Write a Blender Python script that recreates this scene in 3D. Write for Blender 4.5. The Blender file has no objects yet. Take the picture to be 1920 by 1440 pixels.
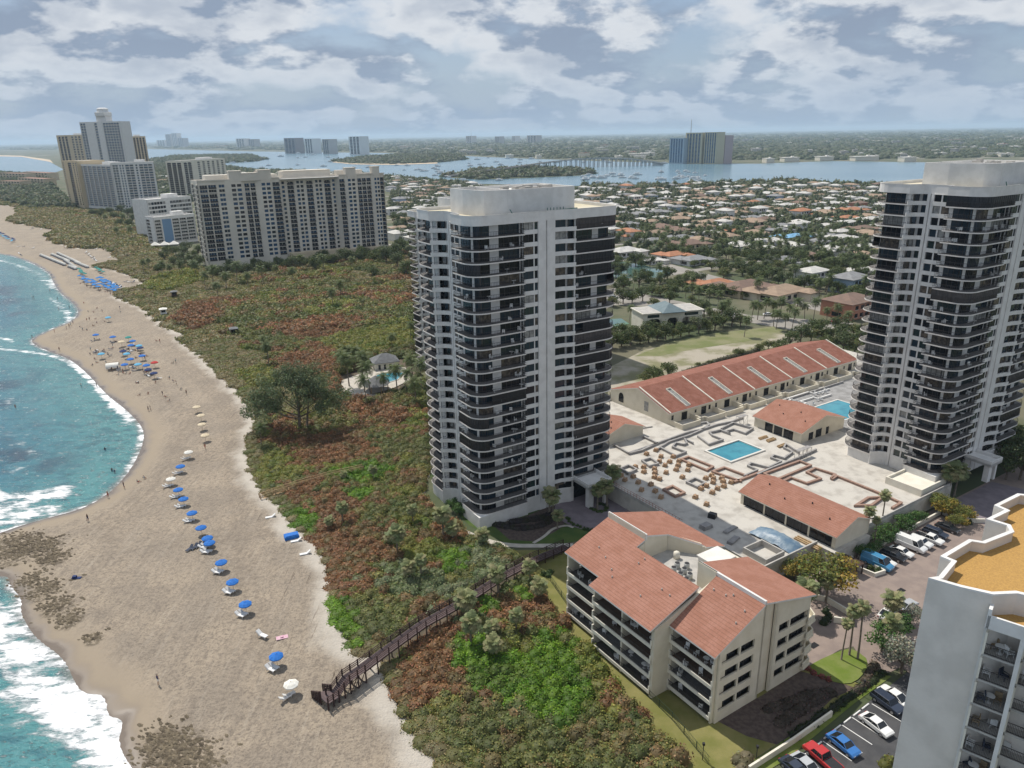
import bpy, bmesh, math, random
import numpy as np
from mathutils import Vector, Matrix
R = math.radians
S = bpy.context.scene
COL = S.collection

# ------------------------------------------------------------------ camera, sky, sun, exposure
FOC, CAMH, PITCH, ROLL = 1390.0, 82.0, math.atan(468 / 1390.0), R(0.98)
cd = bpy.data.cameras.new("camera")
cam = bpy.data.objects.new("camera", cd)
COL.objects.link(cam)
cd.sensor_width = 36.0
cd.lens = FOC / 1920 * 36.0
cd.clip_start, cd.clip_end = 1.0, 120000.0
cam.matrix_world = Matrix.Translation((0, 0, CAMH)) @ Matrix.Rotation(math.pi / 2 - PITCH, 4, 'X') @ Matrix.Rotation(-ROLL, 4, 'Z')
S.camera = cam

SUN_AZ = math.atan2(-0.62, 0.78)      # from +Y towards +X
SUN_EL = R(57)
world = bpy.data.worlds.new("World")
S.world = world
world.use_nodes = True
SKY_STRENGTH = 0.1
SUN_STRENGTH = 4.3
HAZE = 5.5e-5
sd = bpy.data.lights.new("sun", 'SUN')
sd.energy = SUN_STRENGTH
sd.angle = R(0.5)
sd.color = (1.0, 0.94, 0.85)
sun = bpy.data.objects.new("sun", sd)
COL.objects.link(sun)
sv = Vector((math.sin(SUN_AZ) * math.cos(SUN_EL), math.cos(SUN_AZ) * math.cos(SUN_EL), math.sin(SUN_EL)))
sun.rotation_euler = sv.to_track_quat('Z', 'Y').to_euler()
S.view_settings.view_transform = 'Standard'
S.view_settings.look = 'None'
S.view_settings.gamma = 1.0
S.view_settings.exposure = 0.06
S.cycles.use_denoising = True
S.cycles.max_bounces = 6
S.cycles.diffuse_bounces = 3
S.cycles.glossy_bounces = 3
S.cycles.volume_bounces = 1
S.cycles.caustics_reflective = False
S.cycles.caustics_refractive = False
S.cycles.sample_clamp_indirect = 6.0
S.cycles.sample_clamp_direct = 12.0


class NT:
    """short-hand for a node tree"""
    def __init__(self, tree):
        self.t = tree

    def n(self, kind, **kw):
        nd = self.t.nodes.new(kind)
        for k, v in kw.items():
            if k.startswith('i_'):
                k = k[2:]
                key = int(k) if k.isdigit() else k.replace('_', ' ')
                nd.inputs[key].default_value = v
            else:
                setattr(nd, k, v)
        return nd

    def l(self, a, b):
        self.t.links.new(a, b)

    def math(self, op, a, b=None, clamp=False):
        nd = self.t.nodes.new('ShaderNodeMath')
        nd.operation = op
        nd.use_clamp = clamp
        for i, x in enumerate((a, b)):
            if x is None:
                continue
            if isinstance(x, (int, float)):
                nd.inputs[i].default_value = x
            else:
                self.l(x, nd.inputs[i])
        return nd.outputs[0]

    def ramp(self, fac, lo, hi, a=0.0, b=1.0):
        nd = self.t.nodes.new('ShaderNodeMapRange')
        nd.interpolation_type = 'SMOOTHSTEP'
        for i, x in ((1, lo), (2, hi), (3, a), (4, b)):
            nd.inputs[i].default_value = x
        self.l(fac, nd.inputs[0])
        return nd.outputs[0]

    def mix(self, fac, a, b, mode='MIX'):
        nd = self.t.nodes.new('ShaderNodeMix')
        nd.data_type = 'RGBA'
        nd.blend_type = mode
        for sock, x in ((nd.inputs[0], fac), (nd.inputs[6], a), (nd.inputs[7], b)):
            if isinstance(x, (int, float)):
                sock.default_value = x
            elif isinstance(x, tuple):
                sock.default_value = (*x, 1.0) if len(x) == 3 else x
            else:
                self.l(x, sock)
        return nd.outputs[2]

    def noise(self, vec, scale, detail=4.0, rough=0.55):
        nd = self.t.nodes.new('ShaderNodeTexNoise')
        nd.inputs['Scale'].default_value = scale
        nd.inputs['Detail'].default_value = detail
        nd.inputs['Roughness'].default_value = rough
        if vec is not None:
            self.l(vec, nd.inputs['Vector'])
        return nd.outputs['Fac']


# sky: Nishita with broken cumulus drawn on a plane of cloud high above the coast
wn = NT(world.node_tree)
world.node_tree.nodes.clear()
tc = wn.n('ShaderNodeTexCoord')
sky = wn.n('ShaderNodeTexSky', sky_type='NISHITA', sun_disc=False)
sky.sun_elevation = SUN_EL
sky.sun_rotation = SUN_AZ % (2 * math.pi)
sky.air_density, sky.dust_density, sky.ozone_density = 1.0, 1.2, 1.2
sep = wn.n('ShaderNodeSeparateXYZ')
wn.l(tc.outputs['Generated'], sep.inputs[0])
dz = wn.math('MAXIMUM', sep.outputs[2], 0.0)
den = wn.math('ADD', dz, 0.36)
px_ = wn.math('DIVIDE', sep.outputs[0], den)
py_ = wn.math('DIVIDE', sep.outputs[1], den)
comb = wn.n('ShaderNodeCombineXYZ')
wn.l(px_, comb.inputs[0])
wn.l(py_, comb.inputs[1])
off = wn.n('ShaderNodeVectorMath', operation='ADD')
off.inputs[1].default_value = (-0.05, 0.075, 0.0)
wn.l(comb.outputs[0], off.inputs[0])
big = wn.noise(comb.outputs[0], 1.3, 3.0, 0.5)
n1 = wn.noise(comb.outputs[0], 3.5, 9.0, 0.55)
n2 = wn.noise(off.outputs[0], 3.5, 7.0, 0.55)
dens = wn.math('ADD', wn.math('MULTIPLY', n1, 0.75), wn.math('MULTIPLY', big, 0.35))
cover = wn.ramp(dens, 0.42, 0.575)
lit = wn.math('SUBTRACT', n1, n2)
lit = wn.ramp(lit, -0.07, 0.05)
thick = wn.ramp(dens, 0.56, 0.70)
shade = wn.math('SUBTRACT', lit, wn.math('MULTIPLY', thick, 0.55), clamp=True)
ccol = wn.mix(shade, (2.7, 3.35, 4.45), (7.0, 7.3, 7.7))
blue = wn.mix(.55, sky.outputs[0], (2.9, 3.9, 5.6))
mixd = wn.mix(wn.math('MULTIPLY', cover, 0.94), blue, ccol)
hz = wn.ramp(dz, 0.0, 0.12, 1.0, 0.0)
fin = wn.mix(wn.math('MULTIPLY', hz, 0.70), mixd, (3.6, 4.7, 6.1))
bg = wn.n('ShaderNodeBackground')
bg.inputs['Strength'].default_value = SKY_STRENGTH
wn.l(fin, bg.inputs['Color'])
wo = wn.n('ShaderNodeOutputWorld')
wn.l(bg.outputs[0], wo.inputs[0])

# ------------------------------------------------------------------ places
CW, SW = math.cos(R(33)), math.sin(R(33))


def W(u, v):
    """the estate's own street grid, turned 33 degrees, to world metres"""
    return (u * CW - v * SW, u * SW + v * CW)


def Winv(x, y):
    return (x * CW + y * SW, -x * SW + y * CW)


def G(px, py, z=0.0):
    """where a line of sight through a point of the photograph meets the level z"""
    px = np.asarray(px, float)
    py = np.asarray(py, float)
    a, b = px - 960.0, 720.0 - py
    c, s = math.cos(-ROLL), math.sin(-ROLL)
    a, b = a * c - b * s, a * s + b * c
    cp, sp = math.cos(PITCH), math.sin(PITCH)
    dy, dz_ = FOC * cp + b * sp, -FOC * sp + b * cp
    t = (z - CAMH) / dz_
    return a * t, dy * t


def GP(pts, z=0.0):
    p = np.array(pts, float)
    x, y = G(p[:, 0], p[:, 1], z)
    return np.stack([x, y], 1)


def g2(px, py, z=0.0):
    x, y = G(px, py, z)
    return float(x), float(y)


def inside(pts, poly):
    x, y = pts[:, 0], pts[:, 1]
    r = np.zeros(len(pts), bool)
    n = len(poly)
    for i in range(n):
        x0, y0 = poly[i]
        x1, y1 = poly[(i + 1) % n]
        if y0 == y1:
            continue
        c = (y0 > y) != (y1 > y)
        r ^= c & (x < (x1 - x0) * (y - y0) / (y1 - y0) + x0)
    return r


def polydist(pts, line):
    """distance to an open polyline"""
    d = np.full(len(pts), 1e18)
    for i in range(len(line) - 1):
        a, b = line[i], line[i + 1]
        ab = b - a
        L = max(ab @ ab, 1e-9)
        t = np.clip(((pts - a) @ ab) / L, 0, 1)
        q = pts - (a + t[:, None] * ab)
        d = np.minimum(d, (q * q).sum(1))
    return np.sqrt(d)


def resample(line, step):
    out = [line[0]]
    for a, b in zip(line[:-1], line[1:]):
        n = max(1, int(np.linalg.norm(b - a) / step))
        for i in range(1, n + 1):
            out.append(a + (b - a) * i / n)
    return np.array(out)


def smooth(line, it=2):
    p = np.array(line, float)
    for _ in range(it):
        q = [p[0]]
        for a, b in zip(p[:-1], p[1:]):
            q += [a * .75 + b * .25, a * .25 + b * .75]
        q.append(p[-1])
        p = np.array(q)
    return p


# ------------------------------------------------------------------ objects
class MB:
    """collects faces that become one mesh"""
    def __init__(self):
        self.v, self.f, self.m = [], [], []

    def add(self, vs, fs, mi=0):
        o = len(self.v)
        self.v += [tuple(p) for p in vs]
        self.f += [tuple(i + o for i in f) for f in fs]
        self.m += [mi] * len(fs)

    def quad(self, a, b, c, d, mi=0):
        self.add((a, b, c, d), ((0, 1, 2, 3),), mi)

    def box(self, x0, x1, y0, y1, z0, z1, mi=0):
        self.add(((x0, y0, z0), (x1, y0, z0), (x1, y1, z0), (x0, y1, z0), (x0, y0, z1), (x1, y0, z1), (x1, y1, z1), (x0, y1, z1)),
                 ((3, 2, 1, 0), (4, 5, 6, 7), (0, 1, 5, 4), (1, 2, 6, 5), (2, 3, 7, 6), (3, 0, 4, 7)), mi)

    def bar(self, a, b, w, h, mi=0, up=(0, 0, 1)):
        """a box-section bar from a to b, w wide and h high"""
        a, b = Vector(a), Vector(b)
        d = (b - a)
        if d.length < 1e-6:
            return
        d.normalize()
        s = d.cross(Vector(up))
        if s.length < 1e-4:
            s = d.cross(Vector((1, 0, 0)))
        s.normalize()
        t = s.cross(d)
        vs = []
        for p in (a, b):
            for i, j in ((-1, -1), (1, -1), (1, 1), (-1, 1)):
                vs.append(p + s * (i * w / 2) + t * (j * h / 2))
        self.add(vs, ((3, 2, 1, 0), (4, 5, 6, 7), (0, 1, 5, 4), (1, 2, 6, 5), (2, 3, 7, 6), (3, 0, 4, 7)), mi)

    def prism(self, poly, z0, z1, mi=0, top=True, bottom=True):
        n = len(poly)
        ar = sum(poly[i][0] * poly[(i + 1) % n][1] - poly[(i + 1) % n][0] * poly[i][1] for i in range(n))
        if ar < 0:
            poly = list(reversed(poly))
        za = z0 if hasattr(z0, '__len__') else [z0] * n
        zb = z1 if hasattr(z1, '__len__') else [z1] * n
        vs = [(p[0], p[1], z) for p, z in zip(poly, za)] + [(p[0], p[1], z) for p, z in zip(poly, zb)]
        fs = [(i, (i + 1) % n, n + (i + 1) % n, n + i) for i in range(n)]
        if top:
            fs.append(tuple(range(n, 2 * n)))
        if bottom:
            fs.append(tuple(range(n - 1, -1, -1)))
        self.add(vs, fs, mi)

    def wall(self, path, th, z0, z1, mi=0, closed=False):
        """a wall of thickness th along a plan path, th measured to the path's left"""
        o = offset(path, th, closed)
        n = len(path)
        for i in range(n if closed else n - 1):
            j = (i + 1) % n
            self.prism([path[i], path[j], o[j], o[i]], z0, z1, mi)

    def sheet(self, path, z0, z1, mi=0):
        for a, b in zip(path[:-1], path[1:]):
            self.quad((a[0], a[1], z0), (b[0], b[1], z0), (b[0], b[1], z1), (a[0], a[1], z1), mi)

    def tube(self, pts, r, n=6, mi=0, cap=True):
        pts = [Vector(p) for p in pts]
        rs = r if hasattr(r, '__len__') else [r] * len(pts)
        vs = []
        for i, p in enumerate(pts):
            d = (pts[min(i + 1, len(pts) - 1)] - pts[max(i - 1, 0)])
            d.normalize()
            s = d.cross(Vector((0, 0, 1)))
            if s.length < 1e-3:
                s = Vector((1, 0, 0))
            s.normalize()
            t = s.cross(d)
            for k in range(n):
                a = 2 * math.pi * k / n
                vs.append(p + s * (math.cos(a) * rs[i]) + t * (math.sin(a) * rs[i]))
        fs = []
        for i in range(len(pts) - 1):
            for k in range(n):
                k2 = (k + 1) % n
                fs.append((i * n + k, i * n + k2, (i + 1) * n + k2, (i + 1) * n + k))
        if cap:
            fs.append(tuple(range(n)))
            fs.append(tuple(range((len(pts) - 1) * n + n - 1, (len(pts) - 1) * n - 1, -1)))
        self.add(vs, fs, mi)

    def lathe(self, prof, n=10, mi=0, c=(0, 0), sx=1.0, sy=1.0):
        vs, fs = [], []
        for r, z in prof:
            for k in range(n):
                a = 2 * math.pi * k / n
                vs.append((c[0] + r * math.cos(a) * sx, c[1] + r * math.sin(a) * sy, z))
        for i in range(len(prof) - 1):
            for k in range(n):
                k2 = (k + 1) % n
                fs.append((i * n + k, i * n + k2, (i + 1) * n + k2, (i + 1) * n + k))
        fs.append(tuple(range((len(prof) - 1) * n, len(prof) * n)))
        self.add(vs, fs, mi)

    def mesh(self, name, mats, smooth=False):
        me = bpy.data.meshes.new(name)
        me.from_pydata(self.v, [], self.f)
        for m in (mats if isinstance(mats, (list, tuple)) else [mats]):
            me.materials.append(m)
        if any(self.m):
            me.polygons.foreach_set('material_index', self.m)
        if smooth:
            me.polygons.foreach_set('use_smooth', [True] * len(self.f))
        me.update()
        return me


def offset(path, d, closed=False):
    n = len(path)
    out = []
    for i in range(n):
        p = Vector(path[i][:2])
        a = Vector(path[i - 1][:2]) if (closed or i > 0) else None
        b = Vector(path[(i + 1) % n][:2]) if (closed or i < n - 1) else None
        ns = []
        for s, e in ((a, p), (p, b)):
            if s is None or e is None:
                continue
            t = (e - s)
            if t.length < 1e-9:
                continue
            t.normalize()
            ns.append(Vector((-t.y, t.x)))
        m = sum(ns, Vector((0, 0)))
        m.normalize()
        k = max(m.dot(ns[0]), 0.35)
        out.append((p.x + m.x * d / k, p.y + m.y * d / k))
    return out


def arc(cx, cy, r, a0, a1, n=6):
    return [(cx + r * math.cos(R(a0 + (a1 - a0) * i / n)), cy + r * math.sin(R(a0 + (a1 - a0) * i / n))) for i in range(n + 1)]


def link(name, data, parent=None):
    o = bpy.data.objects.new(name, data)
    COL.objects.link(o)
    if parent is not None:
        o.parent = parent
    return o


def part(name, mb, mats, parent, smooth=False, kind=None, label=None):
    o = link(name, mb.mesh(name, mats, smooth) if isinstance(mb, MB) else mb, parent)
    if kind:
        o['kind'] = kind
    if label:
        o['label'] = label
    return o


def tag(o, label, cat, group=None):
    o['label'] = label
    o['category'] = cat
    if group:
        o['group'] = group
    return o


def thing(name, label, cat, loc=(0, 0, 0), rz=0.0, group=None):
    o = bpy.data.objects.new(name, None)
    COL.objects.link(o)
    o.empty_display_size = 0.5
    o.location = loc
    o.rotation_euler = (0, 0, rz)
    return tag(o, label, cat, group)


def solo(name, mb, mats, label, cat, loc=(0, 0, 0), rz=0.0, group=None, smooth=False):
    o = link(name, mb.mesh(name, mats, smooth) if isinstance(mb, MB) else mb)
    o.location = loc
    o.rotation_euler = (0, 0, rz)
    return tag(o, label, cat, group)


def struct(name, mb, mats, smooth=False, kind='structure'):
    o = link(name, mb.mesh(name, mats, smooth) if isinstance(mb, MB) else mb)
    o['kind'] = kind
    return o


KIDS = {}


def dup(src, loc, rz=0.0, label=None, group=None, scale=None):
    """a copy of a thing with copies of its parts and sub-parts"""
    r = src.copy()
    COL.objects.link(r)
    r.location = loc
    r.rotation_euler = (0, 0, rz)
    if scale is not None:
        r.scale = (scale,) * 3 if not hasattr(scale, '__len__') else scale
    if label:
        r['label'] = label
    if group:
        r['group'] = group
    if src.name not in KIDS:
        KIDS[src.name] = [(c, list(c.children)) for c in src.children]
    for ch, gs in KIDS[src.name]:
        c = ch.copy()
        COL.objects.link(c)
        c.parent = r
        for g in gs:
            d = g.copy()
            COL.objects.link(d)
            d.parent = c
    return r


class Proto:
    """a thing whose first use is itself and whose later uses are copies"""
    def __init__(self, make):
        self.make, self.src = make, None

    def put(self, loc, rz=0.0, label=None, group=None, scale=None):
        if self.src is None:
            self.src = self.make()
            o = self.src
            o.location = loc
            o.rotation_euler = (0, 0, rz)
            if scale is not None:
                o.scale = (scale,) * 3 if not hasattr(scale, '__len__') else scale
            if label:
                o['label'] = label
            if group:
                o['group'] = group
            return o
        return dup(self.src, loc, rz, label, group, scale)


class Bank:
    """the windows of a building: the first hundred as parts, whatever is over as one part"""
    def __init__(self, name, mats, parent, cap=100):
        self.n, self.mats, self.p, self.cap, self.items = name, mats, parent, cap, []

    def new(self):
        m = MB()
        self.items.append(m)
        return m

    def done(self):
        for m in self.items[:self.cap]:
            part(self.n, m, self.mats, self.p)
        rest = self.items[self.cap:]
        if rest:
            a = MB()
            for m in rest:
                o = len(a.v)
                a.v += m.v
                a.f += [tuple(i + o for i in f) for f in m.f]
                a.m += m.m
            part(self.n, a, self.mats, self.p, kind='stuff')


# ------------------------------------------------------------------ materials
def mat(name, c1, c2=None, scale=1.0, rough=0.8, spec=0.3, bump=0.0, bscale=None, metal=0.0, detail=5.0, obj=False, lo=0.35, hi=0.65, coat=0.0):
    m = bpy.data.materials.new(name)
    m.use_nodes = True
    t = NT(m.node_tree)
    b = m.node_tree.nodes['Principled BSDF']
    b.inputs['Roughness'].default_value = rough
    b.inputs['Specular IOR Level'].default_value = spec
    b.inputs['Metallic'].default_value = metal
    b.inputs['Coat Weight'].default_value = coat
    b.inputs['Base Color'].default_value = (*c1, 1)
    if c2 is not None or bump:
        if obj:
            vec = t.n('ShaderNodeTexCoord').outputs['Object']
        else:
            vec = t.n('ShaderNodeNewGeometry').outputs['Position']
        if c2 is not None:
            f = t.ramp(t.noise(vec, scale, detail), lo, hi)
            t.l(t.mix(f, c1, c2), b.inputs['Base Color'])
        if bump:
            bn = t.n('ShaderNodeBump')
            bn.inputs['Strength'].default_value = bump
            bn.inputs['Distance'].default_value = 0.1
            t.l(t.noise(vec, bscale or scale * 4, 4.0), bn.inputs['Height'])
            t.l(bn.outputs[0], b.inputs['Normal'])
    return m


def leafmat(name):
    m = bpy.data.materials.new(name)
    m.use_nodes = True
    t = NT(m.node_tree)
    b = m.node_tree.nodes['Principled BSDF']
    b.inputs['Roughness'].default_value = 0.6
    b.inputs['Specular IOR Level'].default_value = 0.25
    a = t.n('ShaderNodeAttribute', attribute_name='Col')
    t.l(a.outputs['Color'], b.inputs['Base Color'])
    tr = t.n('ShaderNodeBsdfTranslucent')
    t.l(a.outputs['Color'], tr.inputs['Color'])
    mx = t.n('ShaderNodeMixShader')
    mx.inputs[0].default_value = 0.28
    t.l(b.outputs[0], mx.inputs[1])
    t.l(tr.outputs[0], mx.inputs[2])
    t.l(mx.outputs[0], m.node_tree.nodes['Material Output'].inputs[0])
    return m


M_LEAF = leafmat('leaf')
WHITE = mat('white_stucco', (.70, .69, .67), (.62, .61, .59), .5, .85, .2, bump=.15, bscale=5)
CREAM = mat('cream_stucco', (.66, .61, .50), (.60, .55, .44), .4, .85, .2, bump=.15, bscale=5)
PALE = mat('pale_cream', (.72, .69, .60), (.66, .62, .53), .4, .85, .2)
TANW = mat('tan_wall', (.60, .50, .35), (.54, .45, .32), .2, .85, .2)
GREYW = mat('grey_stucco', (.70, .655, .60), (.61, .57, .52), .35, .9, .2, bump=.3, bscale=3)
DARK = mat('dark_metal', (.025, .025, .028), rough=.5)
CONC = mat('concrete', (.45, .43, .40), (.36, .35, .33), .6, .9, .2, bump=.2)
ROOFW = mat('white_roof', (.72, .70, .66), (.60, .58, .54), .3, .8, .2)
GLASS = [mat('dark_glass', (.010, .012, .016), rough=.08, spec=.35),
         mat('blue_glass', (.018, .034, .05), rough=.06, spec=.5),
         mat('curtained_glass', (.16, .13, .10), (.05, .04, .035), 1.3, .2, .5),
         mat('pale_blind', (.30, .30, .28), (.18, .18, .18), 1.5, .3, .5),
         mat('teal_glass', (.018, .035, .035), rough=.08, spec=.6)]
WOODD = mat('dark_wood', (.075, .045, .035), (.045, .028, .022), 3, .8)
WOODL = mat('pale_wood', (.42, .30, .17), (.33, .22, .12), 2, .8)
M_WPL = mat('white_plastic', (.70, .70, .69), rough=.5)
M_SLING = mat('dark_sling', (.05, .06, .09), rough=.8)

# ================================================================== ground, beach, sea
SEA = -1.2
WATERLINE = smooth(GP([(330, 1560), (290, 1490), (236, 1423), (222, 1385), (236, 1348), (204, 1344), (201, 1315), (192, 1301), (164, 1300), (147, 1290),
    (122, 1234), (83, 1207), (64, 1190), (50, 1168), (39, 1145), (43, 1123), (19, 1096), (17, 1080), (0, 1080), (-60, 1072), (-90, 1040), (-60, 1012),
    (0, 1000), (40, 985), (115, 965), (165, 950), (205, 925), (235, 895), (258, 860), (272, 822), (268, 800), (240, 770), (200, 740), (165, 700),
    (130, 672), (95, 660), (64, 646), (58, 637), (80, 625), (110, 612), (140, 600), (150, 582), (135, 565), (112, 548), (100, 528), (95, 512),
    (60, 492), (25, 480), (0, 476), (-80, 462), (-220, 440), (-500, 415), (-1000, 398), (-3000, 380)], SEA), 2)
VEGLINE = GP([(930, 1580), (860, 1490), (820, 1440), (792, 1400), (766, 1372), (745, 1345), (732, 1318), (724, 1290), (716, 1262), (700, 1240), (665, 1226), (640, 1205), (627, 1180), (624, 1140),
    (616, 1076), (605, 1050), (590, 1024), (570, 1004), (549, 988), (534, 966), (520, 944), (492, 926), (480, 910), (468, 880), (462, 850), (468, 820),
    (480, 792), (474, 770), (460, 750), (430, 720), (400, 690), (370, 660), (338, 642), (345, 630), (318, 618), (300, 602), (282, 586), (262, 572), (240, 566),
    (217, 557), (225, 546), (272, 540), (268, 522), (232, 510), (205, 502), (172, 502), (210, 492), (257, 488), (217, 484), (226, 470), (190, 464), (155, 467),
    (125, 460), (95, 448), (92, 444), (118, 434), (103, 429), (60, 422), (43, 419), (18, 412), (27, 407), (41, 399), (32, 393), (43, 388), (0, 383), (-120, 372),
    (-400, 352), (-1000, 340), (-3000, 330)], 0)
VEGLINE_F = resample(smooth(VEGLINE, 1), 6.0)

# ---- beach
def beach_height(d, e):
    """d: metres inland of the water line, e: metres seaward of the dune plants"""
    up = np.where(d > 0, SEA + 1.15 * (1 - np.exp(-d / 9.0)), SEA + d * 0.07)
    return up


rng = np.random.default_rng(11)
xs = np.concatenate([np.arange(-1500, -420, 12.0), np.arange(-420, -230, 2.5), np.arange(-230, 22, 1.0)])
ys = np.concatenate([np.arange(48, 330, 1.0), np.arange(330, 620, 2.0), np.arange(620, 1500, 8.0)])
SEAPOLY = np.concatenate([WATERLINE, np.array([[-60000, 3000], [-60000, -500], [0, -500]])])
LANDPOLY = np.concatenate([VEGLINE_F, np.array([[-60000, 60000], [60000, 60000], [60000, -500], [60, -500]])])


def gridmesh(name, xs, ys, keep_fn, z_fn, attrs):
    X, Y = np.meshgrid(xs, ys)
    p = np.stack([X.ravel(), Y.ravel()], 1)
    vals = attrs(p)
    z = z_fn(p, vals)
    keep = keep_fn(p, vals).reshape(X.shape)
    nx, ny = len(xs), len(ys)
    ix = np.arange(nx * ny).reshape(ny, nx)
    q = np.stack([ix[:-1, :-1], ix[:-1, 1:], ix[1:, 1:], ix[1:, :-1]], -1).reshape(-1, 4)
    kq = (keep[:-1, :-1] | keep[:-1, 1:] | keep[1:, 1:] | keep[1:, :-1]).ravel()
    q = q[kq]
    used = np.unique(q)
    remap = np.full(nx * ny, -1)
    remap[used] = np.arange(len(used))
    q = remap[q]
    me = rawmesh(name, np.stack([p[used, 0], p[used, 1], z[used]], 1), q)
    for k, v in vals.items():
        a = me.attributes.new(k, 'FLOAT', 'POINT')
        a.data.foreach_set('value', v[used].astype(np.float32))
    return me


def rawmesh(name, v, q):
    me = bpy.data.meshes.new(name)
    n, k = q.shape
    me.vertices.add(len(v))
    me.vertices.foreach_set('co', v.astype(np.float32).ravel())
    me.loops.add(n * k)
    me.loops.foreach_set('vertex_index', q.astype(np.int32).ravel())
    me.polygons.add(n)
    me.polygons.foreach_set('loop_start', np.arange(0, n * k, k, dtype=np.int32))
    me.polygons.foreach_set('loop_total', np.full(n, k, dtype=np.int32))
    me.update(calc_edges=True)
    return me


WL = resample(WATERLINE, 8.0)


def near_dist(p, line, cap):
    """distance to a line, only worked out near it"""
    d = np.full(len(p), cap)
    lo, hi = line.min(0) - cap, line.max(0) + cap
    for i in range(0, len(line) - 1, 12):
        seg = line[i:i + 13]
        lo, hi = seg.min(0) - cap, seg.max(0) + cap
        m = (p[:, 0] > lo[0]) & (p[:, 0] < hi[0]) & (p[:, 1] > lo[1]) & (p[:, 1] < hi[1])
        if m.any():
            d[m] = np.minimum(d[m], polydist(p[m], seg))
    return d


def beach_attr(p):
    d = near_dist(p, WL, 60.0)
    d = np.where(inside(p, SEAPOLY), -d, d)
    e = near_dist(p, VEGLINE_F, 40.0)
    e = np.where(inside(p, LANDPOLY), -e, e)
    rock = np.zeros(len(p))
    for (x, y, r) in ROCKS:
        cx, cy = g2(x, y)
        rock = np.maximum(rock, np.exp(-((p[:, 0] - cx) ** 2 + (p[:, 1] - cy) ** 2) / r ** 2))
    track = np.zeros(len(p))
    for ln, k in TRACKS:
        q = near_dist(p, ln, 6.0)
        for off in (0.0, 2.1, -2.1) if k > 1 else (1.0,):
            track = np.maximum(track, np.exp(-((np.abs(q) - abs(off)) / .55) ** 2))
    return {'sea': d, 'dune': e, 'rock': rock, 'track': track}


ROCKS = [(30, 1015, 5), (70, 1025, 5), (55, 1085, 3), (80, 1105, 3.5), (105, 1135, 3), (130, 1160, 2.5), (330, 1405, 4), (300, 1385, 3), (175, 1195, 1.6), (360, 1435, 4), (10, 1040, 5), (100, 1045, 3), (300, 1430, 3.5)]
TRACKS = [(resample(smooth(GP(q), 2), 3.0), k) for q, k in (([(180, 985), (240, 940), (290, 880), (325, 810), (350, 772), (385, 760), (425, 772), (442, 800), (432, 832), (395, 850), (350, 865)], 2), ([(200, 1010), (262, 950), (312, 885), (345, 820), (362, 790)], 1),
    ([(428, 850), (440, 900), (447, 960), (455, 1040), (470, 1130), (500, 1240)], 1), ([(320, 872), (380, 864), (448, 855)], 1), ([(330, 1020), (420, 1008), (520, 998)], 1), ([(240, 660), (290, 720), (340, 770)], 1), ([(120, 640), (190, 600), (230, 575)], 2), ([(300, 640), (350, 690), (410, 740), (440, 780)], 2))]
beach_me = gridmesh('beach', xs, ys, lambda p, v: (v['sea'] > -14) & (v['dune'] > -8), lambda p, v: beach_height(v['sea'], v['dune']) +
    0.12 * np.sin(p[:, 0] * .31 + p[:, 1] * .17) * np.clip(v['sea'] / 20, 0, 1) + 0.6 * np.exp(-np.clip(v['dune'], 0, 40) / 4.5) * np.clip(v['sea'] / 30, 0, 1) * (p[:, 1] < 420)
    + .45 * np.clip(v['dune'] - .2, -1.6, 0), beach_attr)
m = bpy.data.materials.new('beach_sand')
m.use_nodes = True
t = NT(m.node_tree)
b = m.node_tree.nodes['Principled BSDF']
pos = t.n('ShaderNodeNewGeometry').outputs['Position']
a_sea = t.n('ShaderNodeAttribute', attribute_name='sea').outputs['Fac']
a_dune = t.n('ShaderNodeAttribute', attribute_name='dune').outputs['Fac']
a_rock = t.n('ShaderNodeAttribute', attribute_name='rock').outputs['Fac']
nz = t.noise(pos, .09, 5.0, .6)
nf = t.noise(pos, 1.1, 7.0, .75)
nff = t.noise(pos, 2.6, 3.0, .75)
dry = t.mix(t.ramp(nz, .34, .66), (.375, .31, .235), (.295, .248, .195))
dry = t.mix(t.math('MULTIPLY', t.ramp(nf, .45, .64), .7), dry, (.185, .155, .125))
dry = t.mix(t.math('MULTIPLY', t.ramp(nff, .50, .62), .6), dry, (.15, .125, .10))
# wheel ruts run along the beach
mp = t.n('ShaderNodeMapping')
mp.inputs['Rotation'].default_value = (0, 0, R(-22))
mp.inputs['Scale'].default_value = (1.0, .05, 1.0)
t.l(pos, mp.inputs[0])
ruts = t.noise(mp.outputs[0], 1.3, 6.0, .7)
dry = t.mix(t.math('MULTIPLY', t.ramp(ruts, .52, .64), .32), dry, (.19, .16, .13))
dry = t.mix(t.math('MULTIPLY', t.ramp(ruts, .36, .46, 1.0, 0.0), .2), dry, (.46, .41, .34))
a_trk = t.n('ShaderNodeAttribute', attribute_name='track').outputs['Fac']
dry = t.mix(t.math('MULTIPLY', t.math('MULTIPLY', a_trk, t.ramp(nf, .35, .55)), .55), dry, (.19, .155, .12))
soft = t.math('ADD', a_dune, t.math('MULTIPLY', t.math('SUBTRACT', nz, .5), 10.0))
dry = t.mix(t.ramp(soft, .5, 5.0, .8, 0.0), dry, (.54, .50, .44))
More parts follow.
